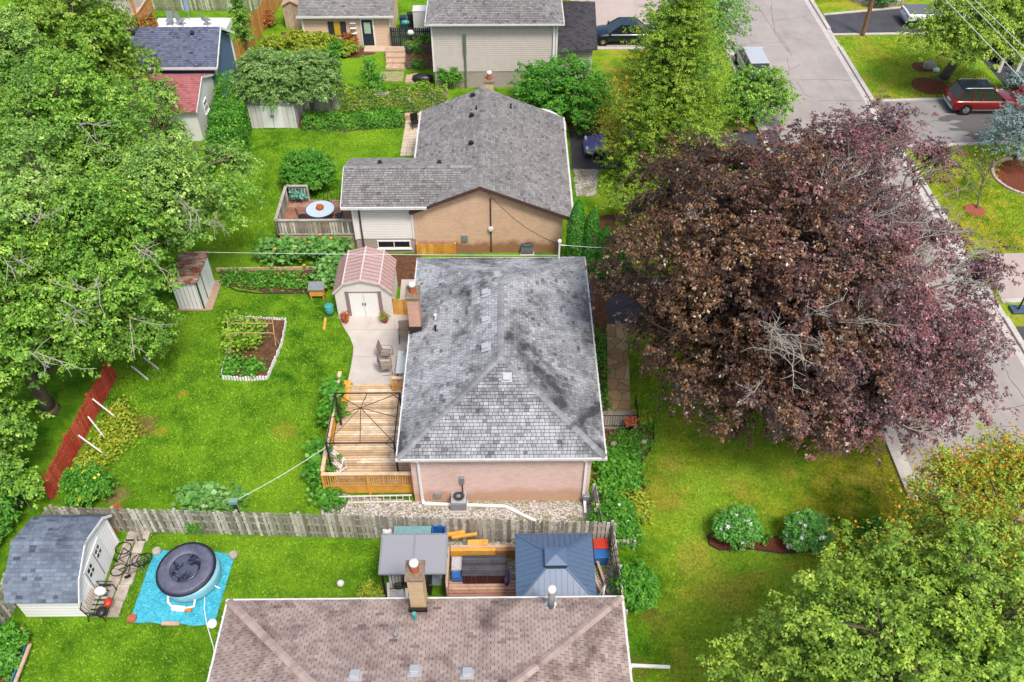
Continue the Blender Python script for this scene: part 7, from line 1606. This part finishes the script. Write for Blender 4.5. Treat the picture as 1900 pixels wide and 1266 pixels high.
tree('young_maple', 'small round fresh green tree between the golden tree and the silver van', 'tree', (c[0], c[1]), 4.5, c, (2.3, 1.9, 1.6), 200, 81, .13, L_maple, 65, .6, .4, .1, .3, .15, .12)
c = at(1050, 180, 1.9)
tree('big_bush', 'dense bright green bush between the beige house and the gable house', 'bush', (c[0], c[1]), 4, c, (3.2, 2.1, 2.2), 360, 90, .13, L_bush, 67, .55, .28, .08, .1, .22, .12, zmin=-.6, extra=((at(985, 160, 1.5), (1.1, .9, 1.5), 60),))
# --- fruit trees over the white shed
for (u, v, z, r_, lb_, sd_) in ((497, 145, 2.8, 2.05, 'dark crowned fruit tree directly over the small white shed', 71), (570, 142, 2.9, 2.1, 'dark crowned fruit tree beside the one over the white shed', 73)):
    c = at(u, v, z); tree('fruit_tree', lb_, 'tree', (c[0], c[1]), 4, c, (r_, r_ * .9, 1.7), 250, 90, .12, L_dark, sd_, .5, .35, .08, .3, .1, .14, 'fruit trees over the shed')
c = at(690, 150, 2.2); tree('slim_tree', 'slim young tree with a bare lower stem in the vine hedge', 'tree', (c[0] - .1, c[1]), 4, c, (.75, .6, 1.6), 60, 34, .14, L_bush, 75, .3, .2, .06, .2, .15, .07, limbs=8)
c = at(450, 52, 2.4); tree('columnar_tree', 'narrow upright bright green tree by the orange fence at the top', 'tree', (c[0], c[1]), 5, c, (.55, .5, 2.5), 80, 54, .12, L_maple, 77, .35, .22, .06, .1, .15, .1, limbs=8)
# --- street trees on the right
c = at(1840, 40, 5.2); tree('street_tree', 'leafy street tree over the white pickup truck with a rough grey trunk', 'tree', XY(1748, 148), 9, c, (3.6, 3.0, 2.8), 360, 90, .14, L_locust, 79, .8, .45, .12, .4, .18, .38, limbs=34, zmin=-.6, extra=((at(1725, 60, 4.5), (1.3, 1.2, 1.2), 40), (at(1850, 90, 4.2), (2.0, 1.2, 1.2), 50)))
c = at(1890, 245, 2.0); tree('blue_spruce', 'silvery blue spruce at the picture edge below the maroon car', 'tree', (c[0] + .6, c[1]), 4, c, (2.0, 1.8, 1.9), 200, 60, .12, L_spruce, 81, .6, .3, .07, .1, .2, .12, limbs=14, wid=.35)
shrub('blue_shrub', 'small blue green shrub at the edge above the maroon car', 'shrub', XY(1885, 168), (1.0, .8, .7), 60, 30, .11, L_spruce, seed=83)
shrub('red_shrub', 'small red leaved shrub in front of the maroon car bonnet', 'shrub', XY(1893, 205), (.8, .7, .9), 60, 30, .12, leaf_mat('red_shrub_leaves', [(0, hx('#7c3038', .8)), (1, hx('#c46a70', .85))]), seed=84)
shrub('dark_round_shrub', 'dark round shrub at the top edge inside the stone edging', 'shrub', XY(1632, 8), (1.4, 1.2, .9), 120, 34, .13, L_cedar, seed=85)
c = at(1822, 318, 1.6); tree('thin_sapling', 'thin yellow green sapling on the lawn above the red mulch ring', 'sapling', XY(1812, 388), 3, (c[0], c[1], 1.9), (1.0, .8, 1.2), 40, 16, .1, L_yellow, 87, .35, .1, .05, -.1, .2, .05, limbs=22, inner=False)
# --- bottom right tree
c = at(1785, 1230, 6.5)
tree('large_street_tree', 'large green tree with orange tinted branch tips in the near lawn corner', 'tree', (c[0] + .5, c[1]), 11, c, (5.0, 4.1, 3.6), 620, 153, .105, L_locust, 91, 1.0, .34, .09, .2, .3, .4, zmin=-.7, limbs=90, flat=.5,
     lobes=24, tips=(L_orange, lambda p, c=c: (p[2] > 5.6 and (p[0] * 7.3 + p[1] * 3.1) % 1 < .0 + .22 * ((p[1] - c[1] - 1.0) * .5 + (p[0] - c[0]) * .25))), extra=((at(1850, 1040, 6.5), (1.8, 1.2, 1.4), 60), (at(1735, 965, 6.0), (.4, 1.1, .5), 26), (at(1775, 905, 6.0), (.35, 1.2, .45), 28), (at(1835, 905, 6.0), (.4, 1.4, .5), 34), (at(1885, 890, 6.0), (.7, 1.3, .7), 44), (at(1800, 1000, 6.4), (1.6, .9, .8), 60), (at(1700, 1010, 6), (.9, .6, .6), 22),
       (at(1480, 1210, 5), (1.5, 1.3, 1.1), 60), (at(1400, 1250, 4.5), (1.0, .8, .7), 30), (at(1590, 1110, 6.0), (1.1, .8, .8), 36), (at(1850, 1200, 6), (2.0, 2.0, 1.8), 90)))
# --- clipped cedars
for k, (u, v, r_, h_, lb_) in enumerate(((1066, 497, .56, 4.4, 'tallest clipped cedar column touching the tan gable wall'), (1093, 502, .52, 4.0, 'middle clipped cedar column by the gable wall'), (1119, 508, .54, 3.1, 'shortest clipped cedar column nearest the copper beech'), (1150, 506, .5, 2.0, 'cedar column half hidden under the copper beech'))):
    b = XY(u, v); t = thing('cedar_column', lb_, 'cedar', (*b, 0), 0, 'clipped cedar columns'); r = np.random.default_rng(k + 5); n = 8000
    zz = r.random(n) ** .8; a = r.uniform(0, 6.283, n); rr_ = r_ * (1 - zz ** 2.6) ** .55 * r.uniform(.84, 1.04, n)
    pos = np.stack([b[0] + rr_ * np.cos(a), b[1] + rr_ * np.sin(a), .1 + zz * h_], 1); nv = np.stack([np.cos(a), np.sin(a), .4 + 0 * a], 1) + r.normal(size=(n, 3)) * .5; dv = np.stack([0 * a, 0 * a, 1 + 0 * a], 1) + r.normal(size=(n, 3)) * .4
    foliage('foliage', [(pos, nv, dv, r.uniform(.07, .13, n), r.random(n), None)], L_cedar, t, .5); MB().tube([(b[0], b[1], -.05), (b[0], b[1], h_ * .85)], .06, 6, .02).build('trunk', M_bark, t)
# --- shrubs, hedges, beds
p = XY(576, 350); shrub('round_bush', 'round clipped green bush on the lawn behind the grey deck', 'bush', p, (1.6, 1.35, 1.25), 330, 40, .11, L_bush, seed=101, lump=.08)
def hedge(name, label, pts, wd, h, mat, dens, leaf, seed, cat='hedge', lumpy=.12):
    A, B = [Vector((*q, 0)) for q in pts]; d = B - A; Ln = d.length; d.normalize(); nn = Vector((-d.y, d.x, 0)); r = np.random.default_rng(seed); n = int(dens * Ln * (wd + 2 * h))
    t = thing(name, label, cat, tuple((A + B) / 2)); s_ = r.uniform(0, Ln, n); q = r.uniform(-1, 1, n) * (wd / 2 + h); hl = 1 + lumpy * np.sin(s_ * 2.3 + 1) * np.cos(s_ * 1.1) + r.normal(size=n) * .03
    top = np.abs(q) < wd / 2; off = np.where(top, q, np.sign(q) * wd / 2 * (1 + r.normal(size=n) * .06)); z = np.where(top, h * hl, (h - (np.abs(q) - wd / 2)) * hl); z = np.maximum(.03, z - np.where(top, (off / (wd / 2)) ** 4 * .15, 0))
    pos = np.array(A)[None] + s_[:, None] * np.array(d)[None] + off[:, None] * np.array(nn)[None]; pos[:, 2] = z; nv = np.where(top[:, None], np.array([0, 0, 1.0])[None], np.sign(q)[:, None] * np.array(nn)[None] + np.array([0, 0, .5])[None]) + r.normal(size=(n, 3)) * .5
    foliage('foliage', [(pos, nv, r.normal(size=(n, 3)) - np.array([0, 0, .4]), leaf * r.uniform(.6, 1.3, n), np.clip(r.random(n) * .7 + .3 * (np.sin(s_ * 3 + q * 2) * .5 + .5), 0, 1), None)], mat, t)
    sb = MB(); k = .3
    while k < Ln: c = A + d * k; sb.tube([c, c + Vector((0, 0, h * .8))], .04, 5, .02); k += .8
    sb.build('stem', M_bark, t); return t
hedge('tall_hedge', 'tall bright green hedge running from the orange fence toward the maples', [XY(444, 196), XY(425, 330)], 1.9, 2.3, L_bush, 260, .15, 111)
hedge('vine_hedge', 'leafy vines covering the grey fence below the garden steps', [XY(632, 212), XY(832, 208)], .7, 1.85, leaf_mat('vine_leaves', [(0, hx('#3d7a1e', .75)), (.5, hx('#6fae2c', .85)), (.9, hx('#b3c544', .9)), (1, hx('#c9a04e', .9))]), 240, .16, 113, 'vines', .2)
hedge('ground_cover_bed', 'low leafy ground cover bed along the vine covered fence', [XY(565, 232), XY(750, 226)], 1.6, .55, L_bush, 260, .15, 115, 'shrubs', .35)
for k, (u, v, rx, rz_, mt, lb_) in enumerate(((590, 98, 1.6, .7, L_yellow, 'wide green shrub in front of the peach cottage'), (560, 86, 1.1, .65, L_yellow, 'lime green shrub at the cottage corner nearest the orange fence'), (622, 102, 1.1, .55, L_bush, 'yellow green shrub below the yellow cottage window'), (646, 102, .6, .5, L_yellow, 'small golden shrub by the cottage step'), (650, 90, .5, .6, L_rust, 'small bronze shrub beside the cottage door step'), (508, 90, .8, .5, L_yellow, 'yellow green plants along the orange fence'), (487, 48, 1.0, .6, L_rust, 'orange flowering shrub beside the orange fence top'), (275, 60, .8, .6, L_rust, 'orange brown shrub beside the wood porch'))):
    shrub('garden_shrub', lb_, 'shrub', XY(u, v), (rx, rx * .8, rz_), int(90 * rx), 30, .13, mt, 'shrubs around the cottage lawn' if k < 5 else None, 120 + k)
for k, (u, v) in enumerate(((770, 112), (790, 100), (760, 96), (778, 128))): shrub('terrace_plant', ('low plant on the lower stone retaining bed', 'low plant on the upper bed by the beige house', 'low plant beside the top step', 'small plant by the lower step wall')[k], 'plant', XY(u, v), (.5, .35, .4 + (.5 if k < 2 else 0)), 26, 20, .1, L_bush, None, 130 + k)
shrub('climbing_plant', 'leggy plant against the brick foundation of the beige house', 'plant', XY(835, 165), (.9, .4, .9), 50, 22, .14, L_bush, None, 139)
# squash vines and vegetables
def vine_bed(name, label, cat, pix, n, leaf, mat, hmax, seed, flowers=None, L=.22, per=12):
    poly = PL(pix); cx = sum(p[0] for p in poly) / len(poly); cy = sum(p[1] for p in poly) / len(poly); t = thing(name, label, cat, (cx, cy, 0)); r = np.random.default_rng(seed); X = []
    xs = [p[0] for p in poly]; ys2 = [p[1] for p in poly]
    while len(X) < n:
        x, y = r.uniform(min(xs), max(xs)), r.uniform(min(ys2), max(ys2))
        if in_poly(np.array([x]), np.array([y]), poly)[0]: X.append((x, y, hmax * (.35 + .65 * r.random())))
    X = np.array(X); pos = X[:, None] + r.normal(size=(n, per, 3)) * np.array([L, L, .07]); pos[..., 2] = np.maximum(.03, pos[..., 2]); nv = np.array([0, 0, 1.0]) + r.normal(size=(n, per, 3)) * .45
    foliage('foliage', [(pos.reshape(-1, 3), nv.reshape(-1, 3), r.normal(size=(n * per, 3)), leaf * r.uniform(.6, 1.3, n * per), np.clip(np.repeat(r.random(n), per) * .5 + r.random(n * per) * .5, 0, 1), None)], mat, t, .85)
    s_ = MB()
    for i in range(0, n, max(1, n // 20)): s_.tube([(X[i][0], X[i][1], -.03), (X[i][0] + .03, X[i][1], X[i][2])], .012, 5)
    s_.build('stem', M_bark, t)
    if flowers:
        fb = MB()
        for i in range(flowers[1]): q = pos.reshape(-1, 3)[r.integers(0, n * per)]; fb.lathe([(.02, 0), (flowers[2], .04), (.02, .05)], (q[0], q[1], q[2] + .05), 7)
        fb.build('flower', flowers[0], t)
    return t
vine_bed('squash_vine', 'squash vines with yellow flowers climbing below the grey deck', 'vines', [(490, 492), (655, 488), (650, 470), (500, 470)], 120, .28, L_squash, 1.1, 141, (M_orfl, 14, .09), .3)
vine_bed('squash_vine', 'squash leaves spilling beside the barn shed wall', 'vines', [(590, 545), (625, 535), (640, 492), (600, 490)], 50, .28, L_squash, .9, 142, (M_orfl, 4, .08), .25)
vine_bed('vegetable_rows', 'low weeds and vegetables in the patch by the rusty shed', 'vegetables', [(410, 530), (590, 545), (596, 508), (415, 506)], 120, .13, L_bush, .25, 143, None, .18, 14)
vine_bed('tomato_plants', 'leafy vines on the trellis side of the vegetable bed', 'vegetables', [(424, 660), (470, 660), (500, 625), (428, 600)], 80, .17, leaf_mat('lime_leaves', [(0, hx('#4f8f22', .8)), (1, hx('#b3d646', .85))]), 1.0, 144, None, .2, 14)
vine_bed('bed_greens', 'green plants at the picket end of the vegetable bed', 'vegetables', [(418, 698), (480, 700), (490, 680), (428, 668)], 60, .14, L_bush, .4, 145, None, .18, 14)
vine_bed('fence_squash', 'pale squash leaves along the far side of the long fence', 'vines', [(342, 940), (440, 946), (442, 930), (350, 928)], 60, .26, L_squash, .7, 146, None, .25)
vine_bed('climber', 'leafy climber growing up the cedar deck railing below the gazebo frame', 'vines', [(606, 800), (634, 800), (636, 745), (615, 745)], 60, .24, L_bush, 1.7, 147, None, .2, 14)
vine_bed('climber', 'climber on the outer corner of the cedar deck by the plant stand', 'vines', [(584, 915), (604, 915), (606, 850), (590, 850)], 55, .22, L_bush, 1.3, 148, None, .2, 14)
vine_bed('deck_corner_plants', 'leafy plants at the foot of the cedar deck corner', 'plants', [(585, 935), (630, 950), (625, 915), (590, 905)], 50, .18, L_bush, .5, 149, None, .2, 14)
vine_bed('weed_patch', 'weedy plants along the foot of the red fence', 'plants', [(120, 905), (170, 905), (262, 800), (232, 740), (215, 760), (175, 830)], 130, .13, L_yellow, .35, 150, None, .25, 12)
shrub('yellow_flower_bush', 'bush dotted with yellow flowers by the near end of the red fence', 'shrub', XY(175, 925), (.95, .8, .9), 120, 34, .12, L_bush, None, 151, flowers=(M_yelfl, 30, .09))
# front bed
vine_bed('ground_cover', 'bright ground cover plants in the front planting bed', 'plants', [(1112, 920), (1186, 910), (1180, 845), (1110, 850)], 170, .17, L_bush, .5, 152, None, .22, 16)
vine_bed('bed_grass', 'short green growth around the boulders of the front bed', 'plants', [(1125, 845), (1200, 840), (1212, 800), (1200, 780), (1165, 800), (1130, 805)], 110, .09, L_bush, .14, 153, None, .2, 14)
shrub('hosta', 'yellow green hosta clump in the front bed near the side fence', 'plant', XY(1172, 948), (.75, .6, .4), 70, 20, .2, L_yellow, None, 154, wid=.4)
shrub('white_flower_shrub', 'white flowering shrub beside the fence corner and hosta', 'shrub', XY(1135, 975), (.8, .75, .8), 100, 32, .12, L_bush, None, 155, flowers=(M_whitefl, 18, .07))
shrub('low_shrub', 'green shrub below the hosta clump at the fence end', 'shrub', XY(1160, 1000), (.55, .5, .45), 50, 26, .11, L_bush, None, 156)
shrub('corner_shrub', 'round green shrub against the side fence near the mauve roof', 'shrub', XY(1172, 1112), (.7, .9, .95), 140, 34, .13, L_bush, None, 157)
shrub('small_perennial', 'small pale perennial at the stoop railing', 'plant', XY(1190, 778), (.35, .3, .3), 24, 16, .14, L_yellow, None, 158)
vine_bed('edge_plants', 'narrow row of plants along the bungalow front wall', 'plants', [(1104, 620), (1122, 620), (1128, 760), (1114, 770)], 60, .12, L_bush, .3, 159, None, .15, 12)
for k, (u, v, lb_) in enumerate(((1362, 1000, 'white flowering round shrub at the end of the mulch island facing the bungalow'), (1490, 1006, 'white flowering round shrub at the street end of the mulch island'))):
    shrub('rose_of_sharon', lb_, 'shrub', XY(u, v), (.8, .72, .8), 150, 45, .1, leaf_mat('hibiscus_leaves', [(0, hx('#2f7f1e', .85)), (.6, hx('#60b03a', .9)), (1, hx('#aedb84', .95))]) if k == 0 else bpx_mat, 'white flowering shrubs on the island', 160 + k, flowers=(M_whitefl, 46, .11))
    bpx_mat = bpy.data.materials['hibiscus_leaves']
shrub('seedling', 'small seedling between the two white flowering shrubs', 'plant', XY(1412, 1002), (.22, .2, .3), 14, 12, .1, L_bush, None, 163)
shrub('dark_small_shrub', 'small dark shrub on the lawn near the street tree', 'shrub', XY(1614, 1008), (.5, .5, .65), 70, 28, .11, L_cedar, None, 164)
# bottom left plants
shrub('corner_bush', 'large leafy bush behind the corner fence beside the gambrel shed', 'bush', XY(-14, 990), (1.0, 1.5, 1.0), 200, 40, .15, L_bush, None, 165, flowers=(M_whitefl, 10, .07))
shrub('planter_shrub', 'leafy shrub in the bed behind the teal planter edging', 'shrub', XY(14, 1220), (.6, .9, .6), 120, 34, .14, L_bush, None, 166)
shrub('yellow_shrub', 'small golden yellow shrub by the mauve roof edge and canopy', 'shrub', XY(692, 1116), (.42, .36, .5), 60, 24, .09, L_yellow, None, 167)
shrub('fence_weed', 'green weed growing against the long grey fence', 'plant', XY(368, 990), (.3, .2, .5), 20, 16, .12, L_bush, None, 168)
